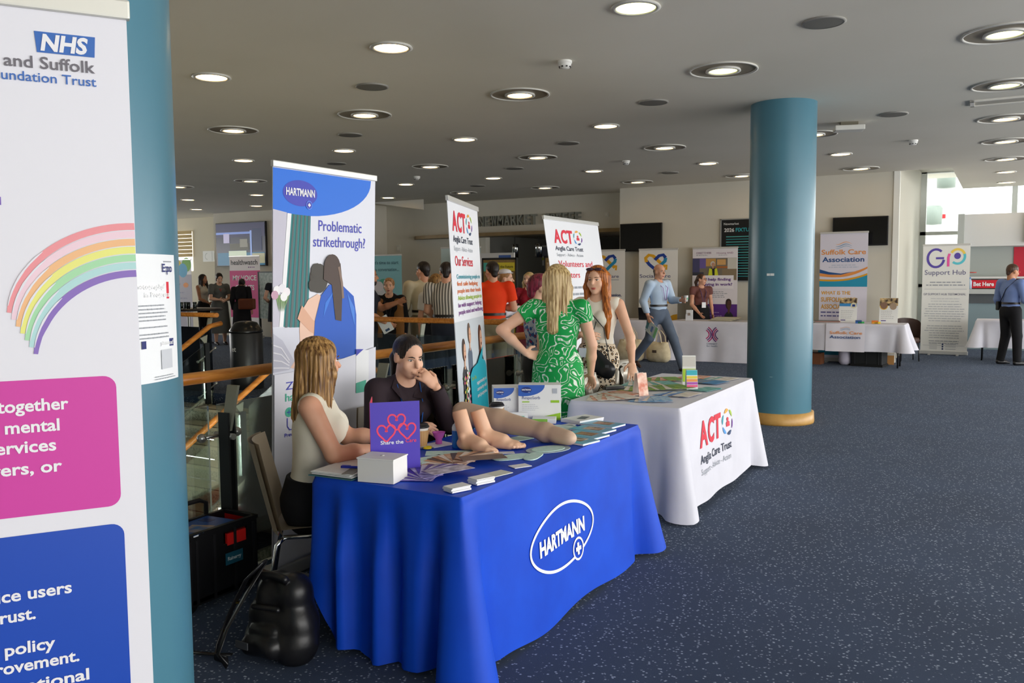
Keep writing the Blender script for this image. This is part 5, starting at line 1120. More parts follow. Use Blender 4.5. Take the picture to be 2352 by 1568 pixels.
[MB().tube([(.2*sx, .2*sy, .36), (.22*sx, .22*sy, 0)], .014, 8).build('leg', BLKPL, t) for sx in (-1, 1) for sy in (-1, 1)]
# folding crate
t = thing('folding_crate', 'black folding crate with red panels holding brochures by the column', 'crate', (-3.44, 2.81, 0))
X0, X1, Y0, Y1, HC = -.125, .115, -.215, .235, .385
MB().bb(X0, X1, Y0, Y1, .05, .07).build('bottom', BLKPL, t)
fr = MB().bb(X1-.014, X1, Y0, Y1, .04, HC-.09).bb(X1-.014, X1, Y0, .02, HC-.09, HC).bb(X1-.014, X1, .17, Y1, HC-.09, HC).bb(X1-.014, X1, .02, .17, HC-.03, HC)
fr.build('front_panel', BLKPL, t); MB().bb(X0, X0+.014, Y0, Y1, .04, HC).build('rear_panel', BLKPL, t)
for y in (Y0, Y1-.012): MB().bb(X0+.014, X1-.014, y, y+.012, .04, HC).build('side_panel', M('#d61f1c', .45), t)
for y in (Y0+.02, Y0+.06, -.05, .08, .20): MB().bb(X1, X1+.008, y, y+.014, .05, HC-.02).build('rib', M('#1d1d20', .4), t)
MB().bb(X0, X1+.004, Y0-.006, Y0+.02, HC-.006, HC+.012).bb(X0, X1+.004, Y1-.02, Y1+.006, HC-.006, HC+.012).bb(X1-.018, X1+.006, Y0, Y1, HC-.006, HC+.012).bb(X0, X0+.02, Y0, Y1, HC-.006, HC+.012).build('rim', BLKPL, t)
MB().bb(X1-.012, X1+.002, .04, .16, HC-.10, HC-.04).build('red_window', M('#d61f1c', .45), t)
lp = MB().bb(X1+.008, X1+.010, .02, .13, .19, .25).build('maker_label', M('#14546a', .5), t)
p = Panel((X1+.0105, .02, .19), (0, 1, 0), (0, 0, 1), lp, step=.0006); p.text('Rainergy', .012, .022, .018, M('#c8d8dc', .5), w=.085, bold=.02).done()
for y in (Y0+.04, Y1-.04): MB().lathe([(0, -.012), (.045, -.012), (.05, -.006), (.05, .006), (.045, .012), (0, .012)], n=20).build('wheel', M('#0e0e10', .5), t)
for o, y in zip([c for c in t.children if c.name.startswith('wheel')], (Y0+.04, Y1+.01)): o.rotation_euler = (0, math.pi/2, 0); o.location = (X1-.03 if y < 0 else X0+.03, y, .05)
MB().tube([(X0-.005, -.12, HC-.05), (X0-.005, -.12, HC+.07), (X0-.005, -.08, HC+.09), (X0-.005, .08, HC+.09), (X0-.005, .12, HC+.07), (X0-.005, .12, HC-.05)], .012, 8).build('pull_handle', BLKPL, t)
for k, (c, r) in enumerate((('#e6e8ea', .06), ('#3fa9bc', -.05), ('#1d4f9c', .10))):
    b = thing('brochure', ('white brochure lying lowest in the black crate', 'teal brochure lying in the black crate', 'blue photo brochure on top in the black crate')[k], 'brochure', (-3.44+.005*k, 2.74+.02*k, .365+k*.009), r)
    MB().box((0, 0, .004), (.20, .29, .007)).build('pages', M('#dfe2e4', .5), b); MB().box((0, 0, .0082), (.202, .292, .0012)).build('cover', M(c, .4), b)
    if k == 2: MB().box((.03, -.05, .0094), (.12, .12, .0008), .3).build('cover_photo', noisy('cover_pic', '#c89a4a', '#2f6aa8', 12, .4), b); MB().box((-.04, .08, .0094), (.07, .05, .0008)).build('cover_panel', M('#16306f', .4), b)
# black backpack
t = thing('backpack', 'black leather backpack slumped against the blue table', 'backpack', (-2.68, 2.50, 0), -.1); LEA = noisy('black_leather', '#0d0d0f', '#17171a', 9, .38, bump=.3)
put('bag_body', sdf_mesh([('c', (-.04, .03, .08), .095, (0, .05, .29), .07), ('c', (.13, .04, .08), .095, (.11, .06, .30), .07), ('c', (-.04, .03, .08), .09, (.13, .04, .08), .09), ('c', (0, .05, .27), .08, (.11, .06, .28), .08), ('c', (-.03, .03, .18), .085, (.13, .05, .18), .085), ('c', (-.03, -.06, .075), .05, (.10, -.05, .085), .05, {'k': .008}), ('c', (-.02, -.045, .13), .035, (.09, -.035, .14), .035, {'k': .008}), ('c', (-.01, -.01, .36), .018, (.12, .0, .365), .018, {'k': .006}), ('c', (-.02, -.055, .24), .012, (.12, -.045, .245), .012, {'k': .006})], .007, .02, cuts=[((0, 0, 0), (0, 0, -1))], name='bag_body', ripple=lambda P: P+np.stack([.006*np.sin(P[:, 2]*31+P[:, 0]*17), .006*np.sin(P[:, 0]*27+P[:, 2]*19), .003*np.sin(P[:, 0]*23)], 1)*np.clip(P[:, 2:3]*12, 0, 1)), LEA, t)
MB().tube([(.02, -.02, .43), (-.07, -.05, .34), (-.13, -.09, .20), (-.17, -.13, .06), (-.15, -.16, .02), (-.08, -.15, .02)], .022, 8, flat=.25).build('strap', LEA, t); MB().tube([(.0, .0, .42), (-.03, -.08, .30), (-.09, -.14, .15), (-.10, -.18, .05), (-.04, -.18, .015)], .016, 8, flat=.3).build('strap', LEA, t)
MB().tube([(-.12, -.10, .015), (-.20, -.14, .012), (-.33, -.20, .010)], .013, 6, flat=.3).build('loose_strap', LEA, t); MB().box((-.105, -.075, .24), (.02, .012, .008), .4).box((-.15, -.115, .12), (.02, .012, .008), .4).build('buckle', M('#c8a94a', .25, 1), t)
MB().box((0, -.135, .10), (.07, .006, .03), .1).build('magnet_tab', M('#3a3c40', .35), t)
# wall screens
def screen(name, label, x0, x1, z0, z1, y, face=None, d=.06):
    t = thing(name, label, 'screen', ((x0+x1)/2, y, (z0+z1)/2)); w, h = (x1-x0)/2, (z1-z0)/2
    MB().bb(-w, w, 0, d, -h, h).build('casing', M('#101114', .35), t, bevel=.006); MB().bb(-w+.02, w-.02, -.004, .001, -h+.03, h-.02).build('display', face or M('#08090b', .12), t); return t
screen('wall_television', 'black switched-off television on the wall above the care banners', -7.08, -6.16, 2.12, 2.70, BW-.08); screen('wall_television', 'black switched-off television behind the association banner', -2.82, -1.87, 2.13, 2.66, BW-.08)
t = screen('wall_television', 'large lit television showing a concourse at the far left', -19.36, -17.40, 1.95, 3.16, LW-.09, M('#3a4258', .3, 0, .12))
p = Panel((-.96, -.006, -.58), (1, 0, 0), (0, 0, 1), t, step=.002)
for a, b, c, d, col, e in ((0, .78, 1.92, 1.15, '#3c3f5e', .3), (0, .86, 1.4, .92, '#6f86c0', .5), (.05, .0, 1.9, .35, '#3a6f8c', .4), (.5, .22, 1.2, .40, '#b8c4b0', .5), (.3, .62, .54, .88, '#a4a0bc', .5), (1.35, .05, 1.42, .95, '#7f96c8', .5), (1.42, .05, 1.9, .32, '#a8a88c', .4), (.55, .42, 1.3, .60, '#57584e', .3), (.95, .5, 1.25, .72, '#8a8a80', .3), (1.45, .4, 1.8, 1.0, '#2f3a5a', .3)): p.rect(a, b, c, d, M(col, .4, 0, e), 1+int(e*4), 'picture')
p.done()
t = thing('fixtures_poster', 'black fixtures poster in a silver frame beside the teal column', 'poster', (-4.47, BW-.03, 2.1)); MB().bb(-.46, .46, -.0, .03, -.60, .60).build('board', M('#101418', .4), t)
MB().bb(-.48, -.455, -.01, .03, -.62, .62).bb(.455, .48, -.01, .03, -.62, .62).bb(-.48, .48, -.01, .03, .60, .62).bb(-.48, .48, -.01, .03, -.62, -.60).build('frame', M('#b4b8ba', .3, .6), t)
p = Panel((-.46, -.002, -.60), (1, 0, 0), (0, 0, 1), t); p.text('Newmarket', .05, 1.10, .045, M('#d8dcdc', .5), w=.30, bold=.01).text('2026', .06, .965, .07, M('#e4e6e6', .5), w=.20, bold=.02).text('FIXTURES', .29, .965, .07, M('#2fa8b4', .5), w=.42, bold=.02)
for k in range(16): p.rect(.10, .86-k*.052, .80, .875-k*.052, M('#2a8f94' if k % 2 else '#57b8b4', .5), 1, 'fixture_line')
p.done()
t = thing('wall_notice', 'small cream notice on the wall by the teal column', 'notice', (-3.24, BW-.012, 1.75)); MB().bb(-.13, .13, 0, .01, -.15, .15).build('sheet', M('#d8d4bc', .7), t); MB().bb(-.09, .05, -.002, 0, -.02, 0).build('print', M('#8a8878', .7), t)
t = thing('light_switch', 'small white box on the wall left of the teal column screens', 'switch', (-7.75, RW-.02, 2.98)); MB().bb(-.05, .05, 0, .02, -.05, .05).build('plate', M('#d8d6cc', .5), t); MB().bb(-.018, .018, -.008, 0, -.025, .025).build('rocker', M('#e6e4da', .5), t)
t = thing('light_switch', 'small pale box on the wall above the teal banner', 'switch', (-13.6, RW-.02, 2.35)); MB().bb(-.06, .06, 0, .03, -.09, .09).build('plate', M('#cfcdc2', .5), t); MB().bb(-.03, .03, -.006, 0, -.04, .04).build('rocker', M('#dcdacf', .5), t)
t = thing('exit_sign', 'pale wall sign left of the lit television', 'sign', (-20.6, RW-.03, 2.28)); MB().bb(-.42, .42, 0, .03, -.16, .16).build('board', M('#dfe2dc', .5), t)
p = Panel((-.42, -.002, -.16), (1, 0, 0), (0, 0, 1), t); p.rect(.50, .06, .78, .26, M('#a8b4a8', .6), 1, 'pictogram').rect(.40, .02, .41, .30, M('#8f9a90', .6), 1, 'rule').arc(.2, .16, .1, .09, 90, 270, .02, M('#b8c0b8', .6), 1, 'pictogram').done()
t = thing('wall_dispenser', 'grey dispenser on the wall beside the long-haired woman', 'dispenser', (-20.25, RW-.12, 1.62)); MB().bb(-.15, .15, 0, .12, -.2, .2).build('body', M('#9aa0a0', .4), t, bevel=.02); MB().bb(-.05, .05, -.02, 0, -.12, -.06).build('nozzle', M('#5a5f60', .4), t)
# hanging pale panel near the coffee bar (sloping bulkhead)
t = thing('ceiling_projector_panel', 'pale triangular panel under the ceiling left of the coffee sign', 'panel', (-12.6, 16.2, CEIL-.02)); MB().add([(-.9, 0, 0), (.75, 0, .0), (.75, 0, -.24), (-.9, .02, 0), (.75, .02, 0), (.75, .02, -.24)], [(0, 2, 1), (3, 4, 5), (0, 1, 4, 3), (1, 2, 5, 4), (2, 0, 3, 5)]).build('board', M('#d0cec4', .6), t)
# coffee bar sign
t = thing('shop_sign', 'raised metal NEWMARKET COFFEE letters above the bar', 'sign', (-11.1, RW-.09, 2.83)); LT = M('#8f928a', .35, .25)
def sign_letters(word, x0, x1, h):
    x = x0; n = len(word); st = (x1-x0)/n
    for k, ch in enumerate(word):
        vs, fs = text_geo(ch, .02); a = min(v[0] for v in vs); b = max(v[0] for v in vs); kx = st*.86/(b-a); kz = h/.70; m = MB()
        F = [((v[0]-a)*kx+x0+k*st, 0, v[1]*kz) for v in vs]; Bk = [(q[0], .07, q[2]) for q in F]; m.add(F, fs); m.add(Bk, [f[::-1] for f in fs])
        ed = {}
        for f in fs:
            for i in range(len(f)):
                e = (f[i], f[(i+1) % len(f)]); ed[e] = 1
        for (i, j) in ed:
            if (j, i) not in ed: m.add([F[i], F[j], Bk[j], Bk[i]], [(0, 1, 2, 3)])
        m.build('letter', LT, t)
sign_letters('NEWMARKET', 0, 1.63, .23); sign_letters('COFFEE', 1.80, 2.76, .23)
for k, x in enumerate((-11.05, -10.42, -9.76)):
    t = thing('pendant_lamp', 'chrome cylinder pendant lamp over the bar, %s of three' % ('left', 'middle', 'right')[k], 'lamp', (x, 18.0, 2.62), 0, 'pendant lamps'); MB().tube([(0, 0, 0), (0, 0, -.22)], .006, 6).build('cable', DARKST, t); MB().lathe([(0, -.22), (.085, -.22), (.088, -.225), (.088, -.55), (.08, -.55), (.08, -.24)], n=24).build('shade', CHROME, t)
t = thing('bar_counter', 'dark bar counter in the coffee opening', 'counter', (-9.1, 18.2, 0)); MB().bb(-1.7, 2.0, -.3, .3, 0, 1.05).build('front', M('#2a2826', .5), t); MB().bb(-1.75, 2.05, -.36, .34, 1.05, 1.10).build('worktop', M('#3f3c38', .3), t)
t = thing('menu_board', 'pale menu board on the back wall of the bar', 'board', (-11.55, 20.4, 2.0)); MB().bb(-.5, .9, 0, .03, -.1, .45).build('board', M('#c8cac6', .5), t); MB().bb(-.1, .7, -.004, 0, .05, .12).build('lime_line', M('#a8b83a', .5), t); MB().bb(.5, .85, -.006, -.002, .15, .40).build('grey_box', M('#7a7f90', .5), t)
t = thing('display_board', 'white board with small blue logo behind the notice board', 'board', (-9.55, 15.6, 0)); MB().bb(-.55, .50, 0, .04, 0, 2.12).build('board', M('#cfd0d0', .6), t); MB().bb(.12, .42, -.004, 0, 1.98, 2.07).build('logo_box', M('#3a5fa8', .5), t)
# free-standing notice boards
def notice_board(label, x0, x1, y, zt, seed, header):
    t = thing('notice_board', label, 'notice board', ((x0+x1)/2, y, 0)); w = (x1-x0)/2
    MB().bb(-w, w, 0, .03, .25, zt).build('cork_panel', noisy('cork', '#8a6f44', '#98804f', 20, .9), t); MB().bb(-w-.02, w+.02, -.008, .038, zt, zt+.035).bb(-w-.025, -w, -.008, .038, .2, zt+.03).bb(w, w+.025, -.008, .038, .2, zt+.03).build('frame', M('#1c1d1f', .4), t)
    for s in (-1, 1): MB().tube([(s*w*.95, .015, .25), (s*w*.95, -.25, .0)], .012, 6).build('leg', BLKPL, t); MB().tube([(s*w*.95, .015, .25), (s*w*.95, .28, .0)], .012, 6).build('leg', BLKPL, t)
    rn = random.Random(seed)
    for k in range(7): MB().box((w*(.25+.55*(k % 2))*(1 if k % 3 else -.3), -.006, zt-.45-.16*k), (.10, .003, .10), mat=Matrix.Rotation(rn.uniform(-.1, .1), 3, 'Y')).build('sticky_note', M('#d8c828', .7), t)
    if header:
        MB().bb(-w*.35, w*.96, -.006, -.002, zt-.20, zt-.05).build('header_strip', M('#d8c838', .7), t); MB().bb(-w*.98, -w*.38, -.006, -.002, zt-.20, zt-.05).build('header_strip', M('#4fb4a8', .7), t)
        p = Panel((-w, -.008, 0), (1, 0, 0), (0, 0, 1), t); p.text('Will the Future', w*.72, zt-.145, .05, M('#4a4a20', .7), w=w*1.15).done()
    else: MB().bb(-w*.9, w*.9, -.006, -.002, zt-.9, zt-.08).build('paper_sheet', noisy('posted_sheets', '#a88a68', '#d8c4a4', 9, .8), t)
notice_board('brown notice board with yellow header behind the orange shirt', -8.06, -7.40, 12.8, 1.91, 4, True); notice_board('brown notice board with pinned sheets behind the purple-haired woman', -6.86, -6.30, 12.9, 1.93, 9, False)
# betting kiosk at the far right
t = thing('betting_counter', 'grey and red betting counter with Bet Here lettering', 'counter', (.8, 20.5, 0)); G1 = M('#c4c8c6', .5)
MB().bb(-1.7, 2.4, 0, .5, 2.18, 2.86).build('fascia', M('#d6d8d8', .5), t); MB().bb(-1.72, -1.6, -.25, .5, 0, 2.86).build('end_panel', M('#b4bab8', .5), t); MB().bb(-1.6, 2.4, .3, .5, 1.2, 2.18).build('rear_panel', M('#a9b0ac', .35), t)
MB().bb(-.68, 2.4, .28, .30, 1.42, 2.16).build('red_panel', M('#c01f38', .4), t); MB().bb(-1.6, 2.4, -.06, .02, 1.30, 1.47).build('red_band', M('#d0182c', .4), t); MB().bb(-1.6, 2.4, -.02, .3, 1.50, 1.54).build('shelf', M('#d8dcda', .4), t)
MB().bb(-1.6, 2.4, -.15, .3, 1.18, 1.28).build('counter_edge', M('#b8bcba', .4), t); MB().bb(-1.6, 2.4, -.05, .3, .98, 1.18).build('counter_front', M('#4f5458', .5), t); MB().bb(-1.6, 2.4, 0, .3, 0, .98).build('lower_panel', M('#7f9298', .5), t)
p = Panel((-1.6, -.062, 1.30), (1, 0, 0), (0, 0, 1), t); p.text('Bet Here', .20, .045, .085, WHITE, w=.38, bold=.03).done()
for k, x in enumerate((-1.42, -.62)): MB().lathe([(0, 0), (.07, 0), (.07, .02), (0, .02)], (x, .0, 1.62), 16).build('red_button', M('#c84a40', .4), t)
screen('wall_television', 'black television on the betting counter at the right edge', .31, 2.6, 2.24, 2.83, 20.40)
t = thing('water_bottle', 'small water bottle on the betting counter beside the support banner', 'bottle', (-.66, 20.38, 1.282)); MB().lathe([(0, 0), (.035, 0), (.035, .16), (.015, .20), (.014, .22)], n=14).build('bottle', M('#b8d0e4', .15), t); MB().lathe([(.016, .22), (.016, .245), (0, .246)], n=12).build('cap', M('#2f6fc8', .4), t)
# bin, poseur table and glasses at the left
t = thing('waste_bin', 'tall black cylindrical waste bin beyond the stair rail', 'bin', (-9.62, 8.72, 0)); MB().lathe([(.23, 0), (.235, .02), (.235, .80), (.225, .82)], n=32).build('drum', M('#26282b', .35), t); MB().lathe([(.225, .82), (.24, .83), (.235, .86), (.16, .97), (.09, .99), (0, .99)], n=32).build('lid', M('#141517', .25), t)
p = Panel((0, 0, 0), (1, 0, 0), (0, 0, 1), t, surf=lambda u, v, d: Vector(((.236+d)*math.sin(u/.236), -(.236+d)*math.cos(u/.236), v))); p.text('et', -.04, .56, .07, M('#d8d8d8', .5), w=.08, bold=.02).done()
t = thing('poseur_table', 'dark round poseur table with glasses at the far left', 'table', (-13.7, 11.0, 0)); MB().lathe([(0, 1.0), (.62, 1.0), (.63, 1.02), (.62, 1.04), (0, 1.04)], n=36).build('tabletop', M('#2a2220', .3), t); MB().lathe([(.03, .05), (.03, 1.0)], n=14).build('stem', STEEL, t); MB().lathe([(0, 0), (.26, 0), (.26, .02), (.05, .05), (0, .05)], n=28).build('base', STEEL, t)
GLS = glass_mat('drinking_glass', (.86, .9, .88, 1))
for k, (dx, dy) in enumerate([(-.15, -.30), (.02, -.34), (.18, -.30), (.25, -.20), (.33, -.12), (.15, -.18)]):
    g = thing('drinking_glass', 'clear drinking glass, %s from the left on the dark poseur table' % ORD[(0, 1, 3, 4, 5, 2)[k]], 'glass', (-13.7+dx, 11.0+dy, 1.041), 0, 'glasses on the poseur table'); MB().lathe([(0, .004), (.032, 0), (.038, .13), (.036, .13), (.030, .008), (0, .006)], n=16).build('tumbler', GLS, g)
t = thing('picture_display', 'silver framed display with pale picture behind the navy dress', 'display', (-15.9, 15.2, 0)); MB().bb(-.35, .35, 0, .04, .6, 1.75).build('panel', noisy('silver_print', '#8fa8a4', '#c4d4d0', 14, .4), t); MB().bb(-.38, -.35, -.01, .05, 0, 1.78).bb(.35, .38, -.01, .05, 0, 1.78).bb(-.38, .38, -.01, .05, 1.75, 1.78).build('frame', DARKST, t)
# ================================================================ people
SK1, SK2, SK3, SK4 = [noisy('skin_%d' % i, a, b, 6, .5, spec=.35) for i, (a, b) in enumerate((('#dba98c', '#e6b89c'), ('#d49a7c', '#e0ab8e'), ('#b9805f', '#c58f6d'), ('#8a5a40', '#9a6a4c')))]
def hairmat(name, a, b, sc=1.0):
    m, t, bs = nodes('hair_'+name, .42, 0, .4); n = N(t, 'ShaderNodeTexNoise', Scale=2.2, Detail=4.0); t.links.new(coord(t, (38*sc, 38*sc, 3)), n.inputs['Vector'])
    t.links.new(ramp(t, n.outputs['Fac'], [(.36, a), (.62, b)]), bs.inputs['Base Color']); bp = N(t, 'ShaderNodeBump', Strength=.5, Distance=.006); t.links.new(n.outputs['Fac'], bp.inputs['Height']); t.links.new(bp.outputs[0], bs.inputs['Normal']); return m
HA = dict(blond=hairmat('blond', '#5a3a1c', '#b98f56'), light=hairmat('light', '#8f6f40', '#d9c08c'), dark=hairmat('dark', '#120d0c', '#2c221e'), brown=hairmat('brown', '#33221a', '#5a3e2c'), ginger=hairmat('ginger', '#7a3f14', '#c4732c'), burg=hairmat('burg', '#4a1424', '#8c2c44'), grey=hairmat('grey', '#6a625a', '#8f867c'), sandy=hairmat('sandy', '#8a6038', '#b4895a'))
def eul(yaw, pitch):
    y, p = math.radians(yaw), math.radians(pitch); f = V3(-math.sin(y)*math.cos(p), math.cos(y)*math.cos(p), math.sin(p)); s = V3(math.cos(y), math.sin(y), 0); return s, f, np.cross(s, f)
def hand_prims(W, d, n, side, curl, s, spread=.004):
    """W wrist, d finger direction, n palm normal (fingers curl towards it), side = thumb side vector"""
    d = unit(d); n = unit(np.asarray(n)-d*np.dot(n, d)); sd = unit(side-d*np.dot(side, d)-n*np.dot(side, n)); o = {'flat': .5, 'f': n, 'k': .008}
    pr = [('c', W, .024*s, W+d*.045*s, .034*s, o), ('c', W+d*.04*s, .036*s, W+d*.082*s, .036*s, o)]
    for k, L in enumerate((.068, .078, .072, .056)):
        off = sd*(.030-.020*k)*s; a = W+d*.084*s+off; c1 = math.radians(curl*.7); c2 = math.radians(curl*1.7)
        d1 = d*math.cos(c1)+n*math.sin(c1)+sd*(.10-.07*k); d2 = d*math.cos(c2)+n*math.sin(c2)+sd*(.06-.04*k); b = a+unit(d1)*L*.52*s; c = b+unit(d2)*L*.52*s
        pr += [('c', a, .0098*s, b, .0090*s, {'k': .004}), ('c', b, .0090*s, c, .0074*s, {'k': .004})]
    a = W+d*.020*s+sd*.024*s; b = a+unit(sd*.75+d*.6+n*.35)*.040*s; c = b+unit(sd*.25+d*.85+n*.45)*.034*s
    return pr+[('c', a, .0135*s, b, .0115*s, {'k': .006}), ('c', b, .0115*s, c, .0085*s, {'k': .005})]
def figure(label, xy, face, H, sex='f', skin=SK1, pose={}, head=(0, 0), hair=('bob', 'brown'), top=None, bottom=None, shoes='#1a1a1c', vox=.011, hands={}, face_detail=True, z0=0, bulk=1.0, extra=None, lip='#b5605c', group=None):
    s = H/1.70; m = sex == 'm'; fx, fy = face; rz = math.atan2(-fx, fy)
    sw = .205 if m else .178
    J = dict(pel=(0, 0, .94), wst=(0, 0, 1.09), chs=(0, 0, 1.27), nck=(0, -.012, 1.425), hc=(0, .022, 1.588), shR=(sw, -.01, 1.385), shL=(-sw, -.01, 1.385), elR=(sw+.045, -.03, 1.105), elL=(-sw-.045, -.03, 1.105), wrR=(sw+.05, .05, .87), wrL=(-sw-.05, .05, .87),
             hiR=(.09, 0, .92), hiL=(-.09, 0, .92), knR=(.095, .015, .50), knL=(-.095, .015, .50), anR=(.10, -.02, .085), anL=(-.10, -.02, .085))
    J.update(pose); J = {k: V3(*v)*s for k, v in J.items()}
    t = thing('person', label, 'person', (xy[0], xy[1], z0), rz, group)
    lift = J['anR'][2] < 5  # silence
    b = bulk; tf = {'flat': .68}
    tr = (lambda e, w=1.0: [('c', J['pel'], (.158 if not m else .152)*s*b*w+e, J['wst'], (.118 if not m else .14)*s*b*w+e, tf), ('c', J['wst'], (.118 if not m else .14)*s*b*w+e, J['chs'], (.148 if not m else .172)*s*b*w+e, tf), ('c', J['chs'], (.146 if not m else .17)*s*b+e, J['chs']*.35+J['nck']*.65, .105*s*b+e, tf), ('c', J['shR']*.92+J['shL']*.08, .052*s+e, J['shL']*.92+J['shR']*.08, .052*s+e)]
          + ([('e', J['chs']+V3(q*.062, .072, .0)*s, (.062*s*b+e, .058*s*b+e, .062*s*b+e)) for q in (-1, 1)] if not m else []))
    pr = tr(0)
    am = 1.18 if m else 1.0
    for S_ in 'RL':
        pr += [('c', J['sh'+S_], .048*s*am*b, J['el'+S_], .037*s*am*b), ('c', J['el'+S_], .037*s*am*b, J['el'+S_]*.6+J['wr'+S_]*.4, .036*s*am*b), ('c', J['el'+S_]*.6+J['wr'+S_]*.4, .036*s*am*b, J['wr'+S_], .024*s*am)]
        hd = hands.get(S_, {}); d = hd.get('d', J['wr'+S_]-J['el'+S_]); sg = 1 if S_ == 'R' else -1
        pr += hand_prims(J['wr'+S_], d, hd.get('n', (-sg, .2, 0)), V3(*hd.get('t', (0, 1, .3))), hd.get('curl', 22), s*(1.06 if m else .96))
        pr += [('c', J['hi'+S_], .082*s*b, J['kn'+S_], .054*s*b), ('c', J['kn'+S_], .053*s*b, J['kn'+S_]*.55+J['an'+S_]*.45, .052*s*b), ('c', J['kn'+S_]*.55+J['an'+S_]*.45, .052*s*b, J['an'+S_], .033*s)]
        ft = pose.get('foot'+S_, (0, 1, -.28)); ft = unit(ft); an = J['an'+S_]; pr += [('c', an-V3(0, .03, .045)*s, .030*s, an+ft*.10*s-V3(0, 0, .03)*s, .030*s), ('c', an+ft*.10*s-V3(0, 0, .03)*s, .032*s, an+ft*.16*s-V3(0, 0, .022)*s, .024*s, {'flat': .7, 'f': (0, 0, 1)})]
    hs = s*.98*(1.05 if m else 1.0); S3, F3, U3 = eul(*head); R = [S3, F3, U3]
    def hp(a, c, e): return J['hc']+(S3*a+F3*c+U3*e)*hs
    def sc(*r): return tuple(q*hs for q in r)
    pr += [('c', J['nck'], .054*s*am, hp(0, -.02, -.075), .048*s*am), ('e', hp(0, -.012, .025), sc(.074, .094, .088), R), ('e', hp(0, .022, -.045), sc(.059, .068, .074), R), ('e', hp(0, .055, -.100), sc(.026, .026, .020), R)]
    pr += [('c', hp(0, .083, .008), .008*hs, hp(0, .107, -.028), .0125*hs, {'k': .012})]+[('e', hp(q*.074, -.008, -.012), sc(.011, .02, .030), R) for q in (-1, 1)]
    pr += [('e', hp(q*.040, .056, -.035), sc(.024, .022, .026), R) for q in (-1, 1)]
    subs = [('e', hp(q*.031, .092, .0), sc(.018, .016, .010), R) for q in (-1, 1)] if vox < .009 else []
    put('body', sdf_mesh(pr, vox, .018, subs=subs, name='body'), skin, t)
    # face
    if face_detail:
        for q in (-1, 1):
            e = MB().ball(hp(q*.031, .0695, .001), sc(.0135, .0115, .0066), 12, 8, R=Matrix(R).transposed()).build('eye', M('#e8e2dc', .3), t); MB().ball(hp(q*.031, .0785, .0), sc(.0058, .0035, .0052), 10, 6, R=Matrix(R).transposed()).build('iris', M('#2a1f1a', .2), e)
            MB().tube([hp(q*.014, .089, .018), hp(q*.030, .087, .024), hp(q*.048, .074, .019)], [.0022*hs, .0034*hs, .0014*hs], 6).build('eyebrow', HA[hair[1]] if hair[1] in ('dark', 'brown', 'burg') else M('#7a5a40', .7), t)
            MB().tube([hp(q*.017, .081, .004), hp(q*.031, .0835, .0095), hp(q*.045, .074, .004)], .0016*hs, 5).build('eyelashes', M('#1a1412', .6), t)
        MB().ball(hp(0, .083, -.066), sc(.023, .010, .0055), 12, 6, R=Matrix(R).transposed()).ball(hp(0, .082, -.074), sc(.019, .010, .006), 12, 6, R=Matrix(R).transposed()).build('lips', M(lip, .4), t)
    # hair
    st, hm = hair; L = {'bob': .20, 'long': .36, 'xlong': .44, 'short': 0, 'pony': 0, 'bun': 0, 'crop': 0, 'bald': 0, 'mid': .27}[st]; hv = min(vox, .009)
    cap = [('e', hp(0, -.022, .032), sc(.084, .102, .090), R)]
    cut = [('e', hp(0, .112, -.012), sc(.068, .085, .094), R)] if L else [('e', hp(0, .112, .0), sc(.078, .084, .098), R)]
    def rip(P):
        q = P-J['hc']; a = np.arctan2(q@S3, -(q@F3)); am_ = .0035 if L else .0012
        dn = np.stack([np.sin(a), -np.cos(a), 0*a], 1); w_ = np.sin(a*31+q[:, 2]*9)+.6*np.sin(a*57+q[:, 2]*5); o = np.outer(np.sin(a), S3)-np.outer(np.cos(a), F3); return P+o*(am_*w_)[:, None]
    if st in ('bob', 'long', 'xlong', 'mid'):
        w0 = .036
        for q in (-1, 1):
            cap += [('c', hp(q*.062, .005, .05), .026*hs, hp(q*.082, .018, -.06), .024*hs), ('c', hp(q*.082, .018, -.06), .026*hs, hp(q*.088, .0, -L*.9), .020*hs), ('c', hp(q*.066, -.04, .02), .042*hs, hp(q*.072, -.05, -L), .038*hs)]
        cap += [('c', hp(0, -.06, .02), .064*hs, hp(0, -.085, -L), .052*hs)]
        if st == 'xlong': cap += [('c', hp(-.085, .02, -.10), .030*hs, hp(-.115, .075, -.30), .034*hs), ('c', hp(-.115, .075, -.30), .034*hs, hp(-.12, .085, -.48), .014*hs)]
    elif st == 'pony': cap = [('e', hp(0, -.018, .030), sc(.080, .098, .088), R), ('c', hp(0, -.10, .03), .028*hs, hp(0, -.135, -.06), .032*hs), ('c', hp(0, -.135, -.06), .032*hs, hp(.0, -.12, -.22), .014*hs)]
    elif st == 'bun': cap += [('e', hp(0, -.10, .06), sc(.05, .045, .045), R), ('e', hp(0, -.02, .10), sc(.05, .05, .03), R), ('c', hp(.06, .0, .0), .018*hs, hp(.065, .0, -.07), .01*hs)]
    elif st == 'crop': cap = [('e', hp(0, -.02, .038), sc(.084, .100, .088), R), ('e', hp(0, .01, .085), sc(.06, .08, .035), R), ('c', hp(0, -.08, .0), .05*hs, hp(0, -.075, -.06), .04*hs)]
    elif st == 'short': cap = [('e', hp(0, -.018, .034), sc(.079, .097, .088), R), ('c', hp(0, -.07, .0), .045*hs, hp(0, -.065, -.05), .038*hs)]
    elif st == 'bald': cap = [('e', hp(0, -.022, .006), sc(.0775, .090, .055), R), ('c', hp(0, -.07, .0), .045*hs, hp(0, -.065, -.05), .038*hs)]; cut = [('e', hp(0, .085, -.02), sc(.09, .085, .09), R), ('e', hp(0, .0, .13), sc(.09, .11, .085), R)]
    put('hair', sdf_mesh(cap, hv, .02, subs=cut, name='hair', ripple=rip), HA[hm], t)
    # clothes
    e = .010*s
